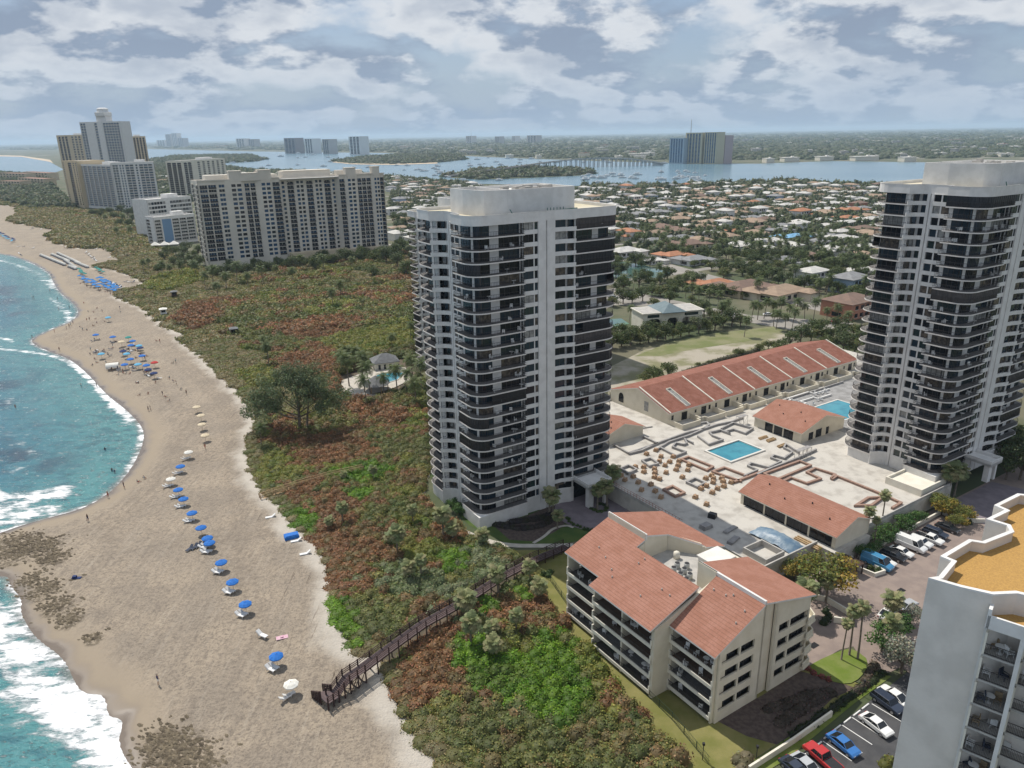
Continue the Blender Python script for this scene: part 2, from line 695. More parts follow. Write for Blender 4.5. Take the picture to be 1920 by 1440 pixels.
# dark rack line of seaweed scraps by the plants
wr = t.math('MULTIPLY', t.ramp(a_dune, 1.0, 5.0), t.ramp(a_dune, 6.0, 16.0, 1.0, 0.0))
dry = t.mix(t.math('MULTIPLY', wr, t.ramp(t.noise(mp.outputs[0], 1.6, 6.0, .75), .60, .68)), dry, (.10, .075, .055))
wob = t.math('ADD', a_sea, t.math('MULTIPLY', t.math('SUBTRACT', t.noise(pos, .16, 3.0), .5), 5.0))
sand = t.mix(t.ramp(wob, 2.5, 9.0), (.285, .235, .175), dry)
sand = t.mix(t.ramp(wob, .2, 3.2), (.155, .125, .10), sand)
rk = t.math('MULTIPLY', t.ramp(a_rock, .25, .6), t.ramp(nf, .42, .56))
sand = t.mix(t.math('MULTIPLY', rk, .75), sand, (.075, .06, .04))
t.l(sand, b.inputs['Base Color'])
t.l(t.ramp(wob, .0, 3.0, .22, .9), b.inputs['Roughness'])
b.inputs['Specular IOR Level'].default_value = .3
bn = t.n('ShaderNodeBump')
bn.inputs['Distance'].default_value = .35
t.l(t.math('MULTIPLY', t.ramp(wob, 3, 9), .9), bn.inputs['Strength'])
t.l(t.math('ADD', nf, t.math('MULTIPLY', nff, .7)), bn.inputs['Height'])
t.l(bn.outputs[0], b.inputs['Normal'])
beach_me.materials.append(m)
beach_me.polygons.foreach_set('use_smooth', [True] * len(beach_me.polygons))
struct('beach', beach_me, None)

# ---- sea
CRESTS = [([(-40, 652), (30, 657), (90, 664), (130, 680), (160, 705), (200, 742)], 1.6, 1.0), ([(-60, 632), (0, 634), (25, 640)], 2.2, .9),
          ([(-30, 930), (20, 945), (70, 935), (108, 925)], 5.0, .95), ([(-30, 965), (30, 970), (90, 955)], 5.0, 1.0),
          ([(-40, 720), (10, 745), (30, 765)], 2.0, .45), ([(-40, 900), (20, 890), (60, 860)], 2.2, .4),
          ([(-30, 1150), (20, 1200), (70, 1265), (130, 1330), (200, 1400), (240, 1450)], 5.5, 1.1), ([(-30, 1215), (30, 1290), (100, 1370), (160, 1440)], 7.0, .62),
          ([(0, 488), (40, 500), (80, 516), (98, 540)], 2.5, .8), ([(100, 560), (130, 592), (125, 606)], 2.5, .9),
          ([(130, 672), (165, 702), (205, 748), (245, 790)], 2.4, 1.0), ([(268, 800), (262, 840), (240, 880)], 1.8, .85), ([(-20, 800), (20, 812), (60, 850)], 2., .35)]


def sea_attr(p):
    d = near_dist(p, WL, 90.0)
    d = np.where(inside(p, SEAPOLY), d, -d)
    foam = .85 * np.exp(-np.clip(d, 0, 90) / 1.5)
    for pts, w, k in CRESTS:
        L = resample(smooth(GP(pts, SEA), 1), 4.0)
        q = near_dist(p, L, w * 4)
        foam = np.maximum(foam, k * np.exp(-(q / w) ** 2))
    return {'shore': d, 'foam': foam}


xs = np.concatenate([-np.geomspace(60000, 460, 22), np.arange(-450, -230, 3.0), np.arange(-230, -30, 1.0), np.array([-20., 0, 40])])
ys = np.concatenate([np.array([-400., 0, 30]), np.arange(50, 340, 1.0), np.arange(340, 640, 3.0), np.geomspace(650, 3000, 12)])
sea_me = gridmesh('sea', xs, ys, lambda p, v: (v['shore'] > -5), lambda p, v: np.full(len(p), SEA), sea_attr)
m = bpy.data.materials.new('sea_water')
m.use_nodes = True
t = NT(m.node_tree)
b = m.node_tree.nodes['Principled BSDF']
pos = t.n('ShaderNodeNewGeometry').outputs['Position']
a_d = t.n('ShaderNodeAttribute', attribute_name='shore').outputs['Fac']
a_f = t.n('ShaderNodeAttribute', attribute_name='foam').outputs['Fac']
mp = t.n('ShaderNodeMapping')
mp.inputs['Rotation'].default_value = (0, 0, R(-18))
mp.inputs['Scale'].default_value = (.45, 1.0, 1.0)
t.l(pos, mp.inputs[0])
reef = t.noise(pos, .035, 5.0, .6)
col = t.mix(t.ramp(a_d, 3.0, 45.0), (.09, .26, .27), (.035, .15, .21))
col = t.mix(t.math('MULTIPLY', t.ramp(reef, .47, .60), t.ramp(a_d, 8, 30, 0., .9)), col, (.035, .055, .085))
col = t.mix(t.math('MULTIPLY', t.ramp(t.noise(mp.outputs[0], .35, 6.0, .7), .45, .62), .55), col, (.022, .085, .125))
col = t.mix(t.ramp(a_d, .0, 2.6, .7, 0.0), col, (.24, .21, .18))
fn = t.noise(mp.outputs[0], .55, 9.0, .68)
fn2 = t.noise(mp.outputs[0], .22, 6.0, .6)
fmask = t.ramp(t.math('ADD', t.math('MULTIPLY', a_f, .50), t.math('ADD', t.math('MULTIPLY', t.math('SUBTRACT', fn, .5), 1.25), t.math('MULTIPLY', t.math('SUBTRACT', fn2, .5), .9))), .24, .52)
sparkle_caps = t.math('MULTIPLY', t.ramp(t.noise(mp.outputs[0], 1.1, 8.0, .78), .565, .635), .9)  # sun glitter put into the colour as small white flecks, mixed with whitecaps
fmask = t.math('MAXIMUM', fmask, sparkle_caps)
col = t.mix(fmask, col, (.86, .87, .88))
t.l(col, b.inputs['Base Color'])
t.l(t.math('ADD', t.math('MULTIPLY', fmask, .6), .09), b.inputs['Roughness'])
b.inputs['Specular IOR Level'].default_value = .5
b.inputs['IOR'].default_value = 1.33
bn = t.n('ShaderNodeBump')
bn.inputs['Strength'].default_value = 1.0
bn.inputs['Distance'].default_value = .9
h = t.math('ADD', t.noise(mp.outputs[0], .9, 5.0, .6), t.math('MULTIPLY', fmask, .3))
t.l(h, bn.inputs['Height'])
t.l(bn.outputs[0], b.inputs['Normal'])
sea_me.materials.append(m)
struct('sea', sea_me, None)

# ---- the land, one sheet to the horizon
inl = VEGLINE_F + np.array([3.0, 2.0])
pts = [tuple(p) for p in inl] + [(-60000, 9000), (-60000, 60000), (60000, 60000), (60000, -300), (70, -300)]
gb = MB()
gb.add([(x, y, 0) for x, y in pts], [tuple(range(len(pts)))[::-1]])
m = bpy.data.materials.new('land')
m.use_nodes = True
t = NT(m.node_tree)
b = m.node_tree.nodes['Principled BSDF']
pos = t.n('ShaderNodeNewGeometry').outputs['Position']
n_a = t.noise(pos, .02, 6.0, .6)
n_b = t.noise(pos, .0022, 8.0, .72)
c = t.mix(t.ramp(n_a, .38, .62), (.055, .075, .03), (.13, .12, .075))
c = t.mix(t.math('MULTIPLY', t.ramp(n_b, .56, .63), .8), c, (.33, .31, .28))
t.l(c, b.inputs['Base Color'])
b.inputs['Roughness'].default_value = .95
struct('ground', gb, m)


def sheet_px(name, pts, z, material, it=0, kind='structure', world_pts=None):
    p = GP(pts, z) if world_pts is None else np.array(world_pts, float)
    if it:
        p = smooth(np.concatenate([p, p[:1]]), it)[:-1]
    mb = MB()
    ar = sum(p[i][0] * p[(i + 1) % len(p)][1] - p[(i + 1) % len(p)][0] * p[i][1] for i in range(len(p)))
    if ar < 0:
        p = p[::-1]
    mb.add([(x, y, z) for x, y in p], [tuple(range(len(p)))])
    return struct(name, mb, material, kind=kind)


def water(name, c1, c2, scale, rough, bump, bs):
    return mat(name, c1, c2, scale, rough, .5, bump=bump, bscale=bs)


M_LAG = water('lagoon_water', (.10, .19, .25), (.14, .235, .29), .006, .22, .5, .12)
M_CANAL = water('canal_water', (.06, .12, .11), (.08, .15, .13), .05, .12, .3, .8)
lagoon_pts = [(262, 279), (480, 284), (720, 287), (880, 293), (1000, 298), (1250, 306), (1420, 307), (1560, 302), (1700, 304), (1920, 307), (2500, 312),
              (2500, 330), (1920, 342), (1650, 349), (1560, 345), (1480, 339), (1350, 344), (1240, 349), (1100, 349), (1000, 347), (880, 344), (820, 338), (760, 330),
              (640, 324), (560, 319), (480, 318), (430, 313), (380, 307), (262, 302)]
sheet_px('lagoon', lagoon_pts, .3, M_LAG)
sheet_px('bay_water', [(-700, 300), (-60, 292), (40, 294), (92, 303), (120, 318), (95, 326), (0, 324), (-700, 340)], .3, M_LAG)
M_SANDF = mat('far_sand', (.52, .42, .30), rough=.9)
sheet_px('bay_beach', [(-60, 289.5), (40, 292), (94, 299.5), (100, 306), (92, 303), (40, 294), (-60, 292)], .5, M_SANDF)
M_ISL = mat('island_ground', (.07, .085, .045), (.10, .10, .06), .02, .95)
ISLANDS = {'island_peanut': [(622, 303), (680, 295), (760, 290), (860, 292), (876, 299), (820, 305), (740, 308), (660, 307)],
           'island_spit': [(262, 303), (330, 293), (400, 291), (470, 291), (500, 299), (470, 304), (380, 307)],
           'island_causeway': [(830, 332), (900, 319), (1000, 314), (1112, 322), (1110, 328), (1000, 333), (900, 337)]}
for i, (k, v) in enumerate(ISLANDS.items()):
    sheet_px('island', v, .6, M_ISL, 1)
sheet_px('island_shore', [(622, 304), (660, 308), (740, 309), (820, 306.5), (820, 304.5), (740, 307), (660, 306), (640, 302)], .7, M_SANDF)

# ---- around the estate
M_LAWN = mat('lawn', (.145, .15, .045), (.22, .20, .08), .25, .95, .1, bump=.3, bscale=6, lo=.3, hi=.7)
M_LAWN2 = mat('shaded_lawn', (.06, .10, .03), (.085, .12, .035), .3, .95, .1, bump=.3, bscale=6)  # darker lawn copy with the tower's shade put into its colour
M_SOIL = mat('dune_soil', (.13, .10, .07), (.08, .07, .05), .4, .95)
M_MULCH = mat('mulch', (.07, .05, .045), (.11, .085, .07), 1.5, .95, bump=.4, bscale=8)
M_ASPH = mat('asphalt', (.055, .056, .06), (.075, .075, .078), .4, .9, bump=.1, bscale=12)
M_PAVE = mat('brick_paving', (.27, .215, .185), (.22, .175, .155), .35, .85, bump=.15, bscale=4)
M_PURP = mat('mauve_paving', (.21, .18, .195), (.17, .145, .16), .5, .85, bump=.15, bscale=4)
M_PATH = mat('pale_path', (.50, .46, .40), (.42, .39, .34), .8, .9)
M_ROAD = mat('road_surface', (.30, .28, .25), (.24, .225, .205), .15, .9)
M_DECK = mat('deck_concrete', (.50, .475, .43), (.36, .335, .30), .3, .85, bump=.1, bscale=2, lo=.44, hi=.70, detail=8)
M_LINE = mat('white_marking', (.72, .72, .70), rough=.7)
DUNE = np.concatenate([VEGLINE_F[(VEGLINE_F[:, 1] < 1400)], GP([(60, 372), (110, 392), (160, 396), (215, 400), (262, 440), (285, 462), (372, 505), (430, 513), (520, 503), (735, 472), (765, 470),
    (775, 690), (800, 730), (806, 880), (792, 905), (790, 935), (830, 972), (900, 1012), (945, 1034), (985, 1062), (1022, 1112), (1058, 1168), (1112, 1238), (1164, 1298), (1225, 1368), (1290, 1440), (1380, 1560)], 0)])
sheet_px('dune_soil', None, .02, M_SOIL, world_pts=DUNE)
sheet_px('lawn', [(955, 1032), (1065, 1030), (1170, 980), (1300, 1000), (1420, 1110), (1480, 1160), (1505, 1250), (1640, 1290), (1500, 1370), (1420, 1450), (1440, 1580), (1380, 1560), (1280, 1440), (1218, 1368), (1156, 1298), (1105, 1238), (1050, 1168), (1014, 1112), (980, 1062), (940, 1030)], .03, M_LAWN)
sheet_px('soil_bed', [(1345, 1352), (1435, 1300), (1500, 1258), (1560, 1275), (1605, 1290), (1560, 1310), (1500, 1370), (1470, 1400), (1400, 1380)], .06, M_MULCH)
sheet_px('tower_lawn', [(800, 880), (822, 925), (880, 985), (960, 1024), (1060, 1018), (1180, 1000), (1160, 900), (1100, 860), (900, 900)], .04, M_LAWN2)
sheet_px('bed', [(925, 985), (985, 968), (1040, 945), (1060, 985), (1035, 1000), (1000, 1015), (955, 1012)], .07, M_MULCH)
path = smooth(GP([(812, 872), (795, 900), (790, 930), (806, 955), (832, 972), (870, 998), (915, 1016), (960, 1024), (1010, 1024), (1075, 1023)]), 2)
pl, pr = np.array(offset([tuple(p) for p in path], .75)), np.array(offset([tuple(p) for p in path], -.75))
sheet_px('path', None, .1, M_PATH, world_pts=np.concatenate([pl, pr[::-1]]))
path = smooth(GP([(1000, 1019), (1022, 1006), (1035, 992), (1062, 985), (1075, 990)]), 2)
pl, pr = np.array(offset([tuple(p) for p in path], .35)), np.array(offset([tuple(p) for p in path], -.35))
sheet_px('path', None, .12, M_PATH, world_pts=np.concatenate([pl, pr[::-1]]))
dc = np.array(W(98.5, 117.0))
ang = np.linspace(0, 2 * math.pi, 40)[:-1]
sheet_px('drive', None, .14, M_PURP, world_pts=[(dc[0] + 9.6 * math.cos(a), dc[1] + 9.6 * math.sin(a)) for a in ang])
# forecourt, car parks
sheet_px('forecourt', None, .08, M_PAVE, world_pts=[W(*p) for p in ((104, 45), (108.5, 60), (106, 69), (108, 72), (126, 73.6), (176, 73.6), (200, 73.6), (200, 45), (150, 42), (112, 42))])
sheet_px('forecourt', [(1478, 1135), (1530, 1110), (1600, 1130), (1670, 1150), (1690, 1250), (1640, 1275), (1600, 1212), (1575, 1218), (1512, 1255), (1500, 1240)], .065, M_PAVE)
sheet_px('court_shade_drive', None, .11, M_PURP, world_pts=[W(*p) for p in ((163, 62), (163, 72.5), (172, 73.2), (186, 73), (190, 60), (175, 57))])
M_LAWNB = mat('green_lawn', (.12, .17, .03), (.17, .20, .06), .3, .95, .1, bump=.3, bscale=6)
sheet_px('lawn', [(1512, 1253), (1530, 1240), (1575, 1220), (1600, 1215), (1632, 1240), (1615, 1270), (1590, 1284), (1550, 1275)], .16, M_LAWNB, 1)
sheet_px('lawn', [(1600, 1302), (1640, 1262), (1672, 1268), (1600, 1320), (1480, 1420), (1400, 1470), (1390, 1440)], .1, M_LAWNB)
sheet_px('car_park', None, .05, M_ASPH, world_pts=[W(*p) for p in ((70, 46.2), (112, 47.5), (112, 12), (58, 10), (56, 44))])
sheet_px('parking_sand', [(1140, 745), (1140, 690), (1210, 655), (1330, 640), (1450, 618), (1500, 640), (1400, 665), (1300, 690), (1215, 735), (1170, 760)], .03, mat('bare_sand', (.35, .315, .255), (.19, .185, .10), .09, .95, lo=.4, hi=.6, bump=.3, bscale=1.5))
sheet_px('vacant_lawn', [(1190, 668), (1260, 640), (1340, 625), (1450, 612), (1470, 620), (1400, 640), (1300, 655), (1235, 668)], .06, mat('dry_grass', (.14, .16, .06), (.21, .205, .11), .12, .95))
sheet_px('road', [(1060, 560), (1150, 540), (1260, 562), (1400, 590), (1530, 600), (1600, 606), (1600, 620), (1500, 622), (1380, 600), (1250, 575), (1150, 572), (1100, 600), (1060, 600)], .05, M_ROAD)
sheet_px('road', [(1640, 600), (1560, 590), (1300, 520), (1150, 470), (1150, 466), (1320, 512), (1580, 578), (1660, 590)], .07, M_ROAD)
sheet_px('canal', [(1060, 505), (1140, 488), (1200, 495), (1260, 512), (1245, 520), (1200, 522), (1140, 520), (1060, 530)], .08, M_CANAL)
sheet_px('canal', [(1350, 545), (1430, 530), (1500, 545), (1520, 556), (1450, 560)], .08, M_CANAL)
sheet_px('tennis_court', [(1110, 600), (1165, 597), (1180, 607), (1110, 622)], .08, mat('court_green', (.10, .20, .12), (.09, .13, .22), .02, .8))

# ================================================================== plants
def leaf_arrays(cen, rad, hgt, size, count, col, rng, flat=0.55, jit=0.35, core=True, corecol=(.035, .035, .018)):
    """leaf-sized quads over domes: arrays of vertices, quads and colours"""
    n = len(cen)
    idx = np.repeat(np.arange(n), count)
    k = len(idx)
    u = rng.normal(size=(k, 3))
    u[:, 2] = np.abs(u[:, 2])
    u /= np.linalg.norm(u, axis=1)[:, None]
    rr = 1.0 - jit * rng.random(k) ** 1.6
    rr *= 1 + .14 * np.sin(u[:, 0] * 7 + idx) * np.cos(u[:, 1] * 6 + idx * 1.7)
    p = cen[idx] + u * np.stack([rad[idx], rad[idx], hgt[idx]], 1) * rr[:, None]
    nrm = u * flat + rng.normal(size=(k, 3)) * .55 + np.array([0, 0, .35])
    nrm /= np.linalg.norm(nrm, axis=1)[:, None]
    a = np.cross(nrm, rng.normal(size=(k, 3)))
    a /= np.linalg.norm(a, axis=1)[:, None]
    c = np.cross(nrm, a)
    s = (size[idx] * rng.uniform(.6, 1.25, k))[:, None] * .5
    asp = rng.uniform(.55, 1.0, k)[:, None]
    v = np.stack([p - a * s - c * s * asp * .6, p + a * s * .3 - c * s * asp, p + a * s + c * s * asp * .5, p - a * s * .2 + c * s * asp], 1)
    cc = col[idx] * rng.uniform(.70, 1.3, (k, 1)) * np.stack([rng.uniform(.8, 1.3, k), rng.uniform(.92, 1.08, k), rng.uniform(.85, 1.2, k)], 1)
    V = v.reshape(-1, 3)
    C = np.repeat(cc, 4, 0)
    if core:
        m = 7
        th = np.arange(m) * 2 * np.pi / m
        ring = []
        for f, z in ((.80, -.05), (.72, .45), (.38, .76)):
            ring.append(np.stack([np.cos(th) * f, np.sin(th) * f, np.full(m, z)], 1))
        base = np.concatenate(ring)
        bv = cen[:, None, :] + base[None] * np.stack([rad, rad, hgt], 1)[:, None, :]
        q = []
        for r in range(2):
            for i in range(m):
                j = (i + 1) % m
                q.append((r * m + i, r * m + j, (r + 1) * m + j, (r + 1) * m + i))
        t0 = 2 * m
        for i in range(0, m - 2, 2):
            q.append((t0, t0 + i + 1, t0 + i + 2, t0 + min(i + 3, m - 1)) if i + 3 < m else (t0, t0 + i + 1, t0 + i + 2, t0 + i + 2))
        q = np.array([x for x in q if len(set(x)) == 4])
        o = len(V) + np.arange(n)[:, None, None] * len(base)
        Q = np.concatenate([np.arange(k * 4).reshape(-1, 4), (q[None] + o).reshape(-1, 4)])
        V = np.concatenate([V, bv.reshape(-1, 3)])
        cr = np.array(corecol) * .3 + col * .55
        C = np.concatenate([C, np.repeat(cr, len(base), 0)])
    else:
        Q = np.arange(k * 4).reshape(-1, 4)
    return V, Q, C


def leaf_mesh(name, V, Q, C, material=None):
    me = rawmesh(name, V, Q)
    a = me.color_attributes.new('Col', 'FLOAT_COLOR', 'POINT')
    a.data.foreach_set('color', np.concatenate([np.clip(C, .004, .9), np.ones((len(C), 1))], 1).astype(np.float32).ravel())
    me.materials.append(material or M_LEAF)
    return me


def vnoise(p, s, seed):
    """cheap smooth value noise 0..1"""
    q = p / s
    i = np.floor(q).astype(int)
    f = q - i
    f = f * f * (3 - 2 * f)

    def h(a, b):
        x = np.sin(a * 127.1 + b * 311.7 + seed * 74.7) * 43758.5453
        return x - np.floor(x)
    x0, y0 = i[:, 0], i[:, 1]
    return (h(x0, y0) * (1 - f[:, 0]) + h(x0 + 1, y0) * f[:, 0]) * (1 - f[:, 1]) + (h(x0, y0 + 1) * (1 - f[:, 0]) + h(x0 + 1, y0 + 1) * f[:, 0]) * f[:, 1]


def scatter(poly, spacing, rng):
    poly = np.array(poly, float)
    lo, hi = poly.min(0), poly.max(0)
    gx = np.arange(lo[0], hi[0], spacing)
    gy = np.arange(lo[1], hi[1], spacing)
    X, Y = np.meshgrid(gx, gy)
    p = np.stack([X.ravel(), Y.ravel()], 1) + rng.uniform(-.5, .5, (X.size, 2)) * spacing
    return p[inside(p, poly)]


BRIGHT = [GP(q) for q in ([(845, 1205), (905, 1195), (960, 1225), (990, 1245), (1020, 1195), (1062, 1195), (1085, 1240), (1105, 1300), (1105, 1335), (1080, 1368), (1035, 1372), (985, 1335), (930, 1310), (880, 1300), (850, 1260)],
    [(606, 1125), (652, 1115), (672, 1180), (680, 1225), (655, 1226), (618, 1192)], [(528, 948), (580, 958), (604, 985), (590, 1002), (556, 985)],
    [(828, 1042), (868, 1036), (870, 1085), (838, 1082)], [(600, 898), (690, 868), (742, 880), (720, 905), (640, 912)], [(890, 1145), (930, 1130), (945, 1155), (905, 1165)],
    [(650, 925), (700, 920), (690, 940), (655, 942)], [(960, 1100), (985, 1095), (990, 1130), (965, 1128)])]
YELLOW = [GP(q) for q in ([(750, 800), (798, 742), (806, 800), (770, 815)], [(440, 700), (510, 690), (540, 720), (470, 735)], [(600, 640), (770, 600), (780, 650), (640, 680)], [(260, 540), (300, 520), (360, 510), (380, 530), (300, 550)],
    [(470, 885), (520, 870), (560, 850), (500, 920)])]
REDS = [GP(q) for q in ([(580, 1010), (640, 985), (720, 985), (730, 1030), (680, 1080), (640, 1130), (620, 1110), (600, 1060)], [(770, 1200), (800, 1180), (845, 1190), (850, 1260), (830, 1330), (790, 1330), (740, 1290)],
    [(540, 880), (560, 830), (650, 815), (680, 850), (620, 885)], [(320, 600), (360, 570), (420, 575), (420, 600), (360, 620)], [(480, 625), (600, 600), (680, 600), (660, 640), (560, 640)], [(640, 760), (790, 770), (800, 830), (700, 800)], [(540, 670), (640, 655), (640, 700), (500, 705)])]
PALMETTO = [GP(q) for q in ([(700, 1088), (760, 1060), (830, 1090), (890, 1108), (870, 1135), (760, 1128)], [(868, 1042), (925, 1025), (972, 1070), (935, 1100), (880, 1088)], [(820, 1155), (900, 1170), (965, 1195), (900, 1200)])]
PAL = {'bright': [(.13, .26, .02), (.155, .29, .025), (.105, .22, .02), (.12, .20, .03)], 'yellow': [(.20, .23, .045), (.23, .24, .055), (.15, .20, .04)],
       'red': [(.27, .145, .075), (.23, .135, .065), (.29, .16, .075), (.20, .15, .065)], 'palmetto': [(.19, .24, .11), (.23, .27, .14), (.15, .20, .09)],
       'scrub': [(.25, .195, .085), (.29, .205, .095), (.19, .205, .065), (.23, .23, .07), (.15, .18, .055), (.26, .225, .085)],
       'grass': [(.24, .215, .09), (.20, .20, .07), (.27, .235, .115), (.17, .19, .06)],
       'dark': [(.11, .15, .045), (.14, .165, .055), (.16, .18, .055), (.20, .165, .07)]}
NAMES = {'bright': 'bright_green_scrub', 'yellow': 'yellow_green_scrub', 'red': 'red_sea_grape_scrub', 'palmetto': 'palmetto_scrub', 'scrub': 'brown_dune_scrub', 'grass': 'dune_grass', 'dark': 'dark_green_scrub'}
CLEAR = []      # plan polygons kept free of scrub


def grow_scrub():
    rng = np.random.default_rng(5)
    bw = GP([(612, 1300), (660, 1258), (720, 1232), (860, 1142), (1000, 1062), (1066, 1035)], 0)
    bands = [(0, 210, 1.55), (210, 330, 2.2), (330, 620, 3.6), (620, 1400, 7.5)]
    P, K, RR, HH, SS, CC = [], [], [], [], [], []
    for a, b_, sp in bands:
        lo = DUNE[(DUNE[:, 1] > a - 1) & (DUNE[:, 1] < b_ + 1)]
        p = scatter(DUNE, sp, rng) if sp > 1.5 else None
        d = np.hypot(p[:, 0], p[:, 1])
        p = p[(d >= a) & (d < b_)]
        if len(p) == 0:
            continue
        e = near_dist(p, VEGLINE_F, 60.0)
        keep = (polydist(p, bw) > 2.1) & (e > -.2)
        for q in CLEAR:
            keep &= ~inside(p, np.array(q))
        p, e = p[keep], e[keep]
        n = len(p)
        kind = np.full(n, 'scrub', dtype=object)
        nz = vnoise(p, 14, 1) * .6 + vnoise(p, 5, 2) * .4 + rng.normal(size=n) * .09
        kind[nz > .66] = 'red'
        kind[nz < .46] = 'dark'
        n3 = vnoise(p, 22, 7) * .65 + vnoise(p, 7, 9) * .35 + rng.normal(size=n) * .05
        kind[n3 > .72] = 'yellow'
        far = np.hypot(p[:, 0], p[:, 1])
        gw = np.where(far > 420, 60, np.where(p[:, 1] > 215, 19, 3.2))
        kind[(e < gw * (.7 + .6 * vnoise(p, 11, 4)))] = 'grass'
        for key, ps in (('red', REDS), ('yellow', YELLOW), ('bright', BRIGHT), ('palmetto', PALMETTO)):
            for q in ps:
                jit = p + rng.normal(size=p.shape) * (.7 if key == 'bright' else 1.6)
                kind[inside(jit, q)] = key
        r = sp * rng.uniform(.85, 1.25, n)
        h = r * rng.uniform(.62, .88, n) * np.clip(.4 + e / 12, .4, 1.25)
        h = np.where(kind == 'grass', r * .42, h)
        h = np.minimum(h, 3.2)
        s = np.full(n, .30 if a == 0 else .5 if a == 210 else .95 if a == 330 else 2.0)
        s = np.where((kind == 'red') | (kind == 'scrub'), s * 1.1, s)
        s = np.where(kind == 'grass', s * .85, s)
        c = np.zeros((n, 3))
        for key, pal in PAL.items():
            mk = kind == key
            if not mk.any():
                continue
            pick = np.clip((vnoise(p[mk], 4.0, 21) * .7 + rng.random(mk.sum()) * .5) * len(pal) - .3, 0, len(pal) - 1).astype(int)
            c[mk] = np.array(pal)[pick] * rng.uniform(.8, 1.2, (mk.sum(), 1))
        P.append(p); K.append(kind); RR.append(r); HH.append(h); SS.append(s); CC.append(c)
    P = np.concatenate(P); K = np.concatenate(K); RR = np.concatenate(RR); HH = np.concatenate(HH); SS = np.concatenate(SS); CC = np.concatenate(CC)
    for key, nm in NAMES.items():
        mk = K == key
        n = mk.sum()
        if not n:
            continue
        cen = np.concatenate([P[mk], np.full((n, 1), .05)], 1)
        cen[:, 2] += .5 * vnoise(P[mk], 9, 3)
        cnt = np.clip((5.6 * RR[mk] * (RR[mk] * .5 + HH[mk] * .6) / (SS[mk] ** 2 * .55)).astype(int), 12, 190)
        o = link(nm, leaf_mesh(nm, *leaf_arrays(cen, RR[mk], HH[mk], SS[mk], cnt, CC[mk], rng)))
        o['kind'] = 'stuff'


# ---- trees: each kind built once (trunk, crown) and copied
M_BARK = mat('bark', (.16, .13, .10), (.10, .08, .06), 3.0, .95, obj=True)
M_PBARK = mat('palm_bark', (.21, .18, .145), (.14, .115, .09), 4.0, .95, obj=True)


def crown_mesh(seed, lobes, leaf, cols, dens=1.0, name='crown'):
    rng = np.random.default_rng(seed)
    L = np.array(lobes, float)
    cen, rad, hgt = L[:, :3].copy(), L[:, 3], L[:, 4]
    n = len(L)
    col = np.array(cols)[rng.integers(0, len(cols), n)]
    out = []
    for sgn in (1, -1):
        cnt = np.clip((2 * math.pi * rad * rad * dens / (leaf * leaf * .55) * (1 if sgn > 0 else .55)).astype(int), 6, 900)
        h = hgt * (1 if sgn > 0 else -.6)
        out.append(leaf_arrays(cen, rad, h, np.full(n, leaf), cnt, col, rng, core=False, jit=.5))
    V = np.concatenate([o[0] for o in out])
    Q = np.concatenate([out[0][1], out[1][1] + len(out[0][0])])
    C = np.concatenate([o[2] for o in out])
    return leaf_mesh(name, V, Q, C)


def broad(seed, h=7.0, r=3.4, cols=((.085, .12, .04), (.115, .15, .05), (.07, .10, .035)), leaf=.5, n=11, dens=.62, name='broadleaf_tree', label='', cat='tree'):
    def make():
        rd = random.Random(seed)
        o = thing(name, label or 'dark green broadleaf tree', cat)
        tb = MB()
        tb.tube([(0, 0, -.3), (.1, .05, h * .22), (.05, .1, h * .5)], [r * .075, r * .06, r * .04], 6)
        lobes = [(0, 0, h * .62, r * .62, h * .34)]
        for i in range(n):
            a = rd.random() * 6.283
            q = r * (.35 + .5 * rd.random())
            z = h * (.40 + .38 * rd.random())
            s = r * rd.uniform(.26, .46)
            lobes.append((q * math.cos(a), q * math.sin(a), z, s, s * rd.uniform(.7, 1.0)))
            tb.tube([(.05, .05, h * .25), (q * .5 * math.cos(a), q * .5 * math.sin(a), h * .25 + (z - h * .25) * .6), (q * math.cos(a), q * math.sin(a), z)], [r * .04, r * .025, r * .012], 4)
        part('trunk', tb, M_BARK, o, True)
        part('crown', crown_mesh(seed, lobes, leaf, cols, dens), None, o)
        return o
    return Proto(make)


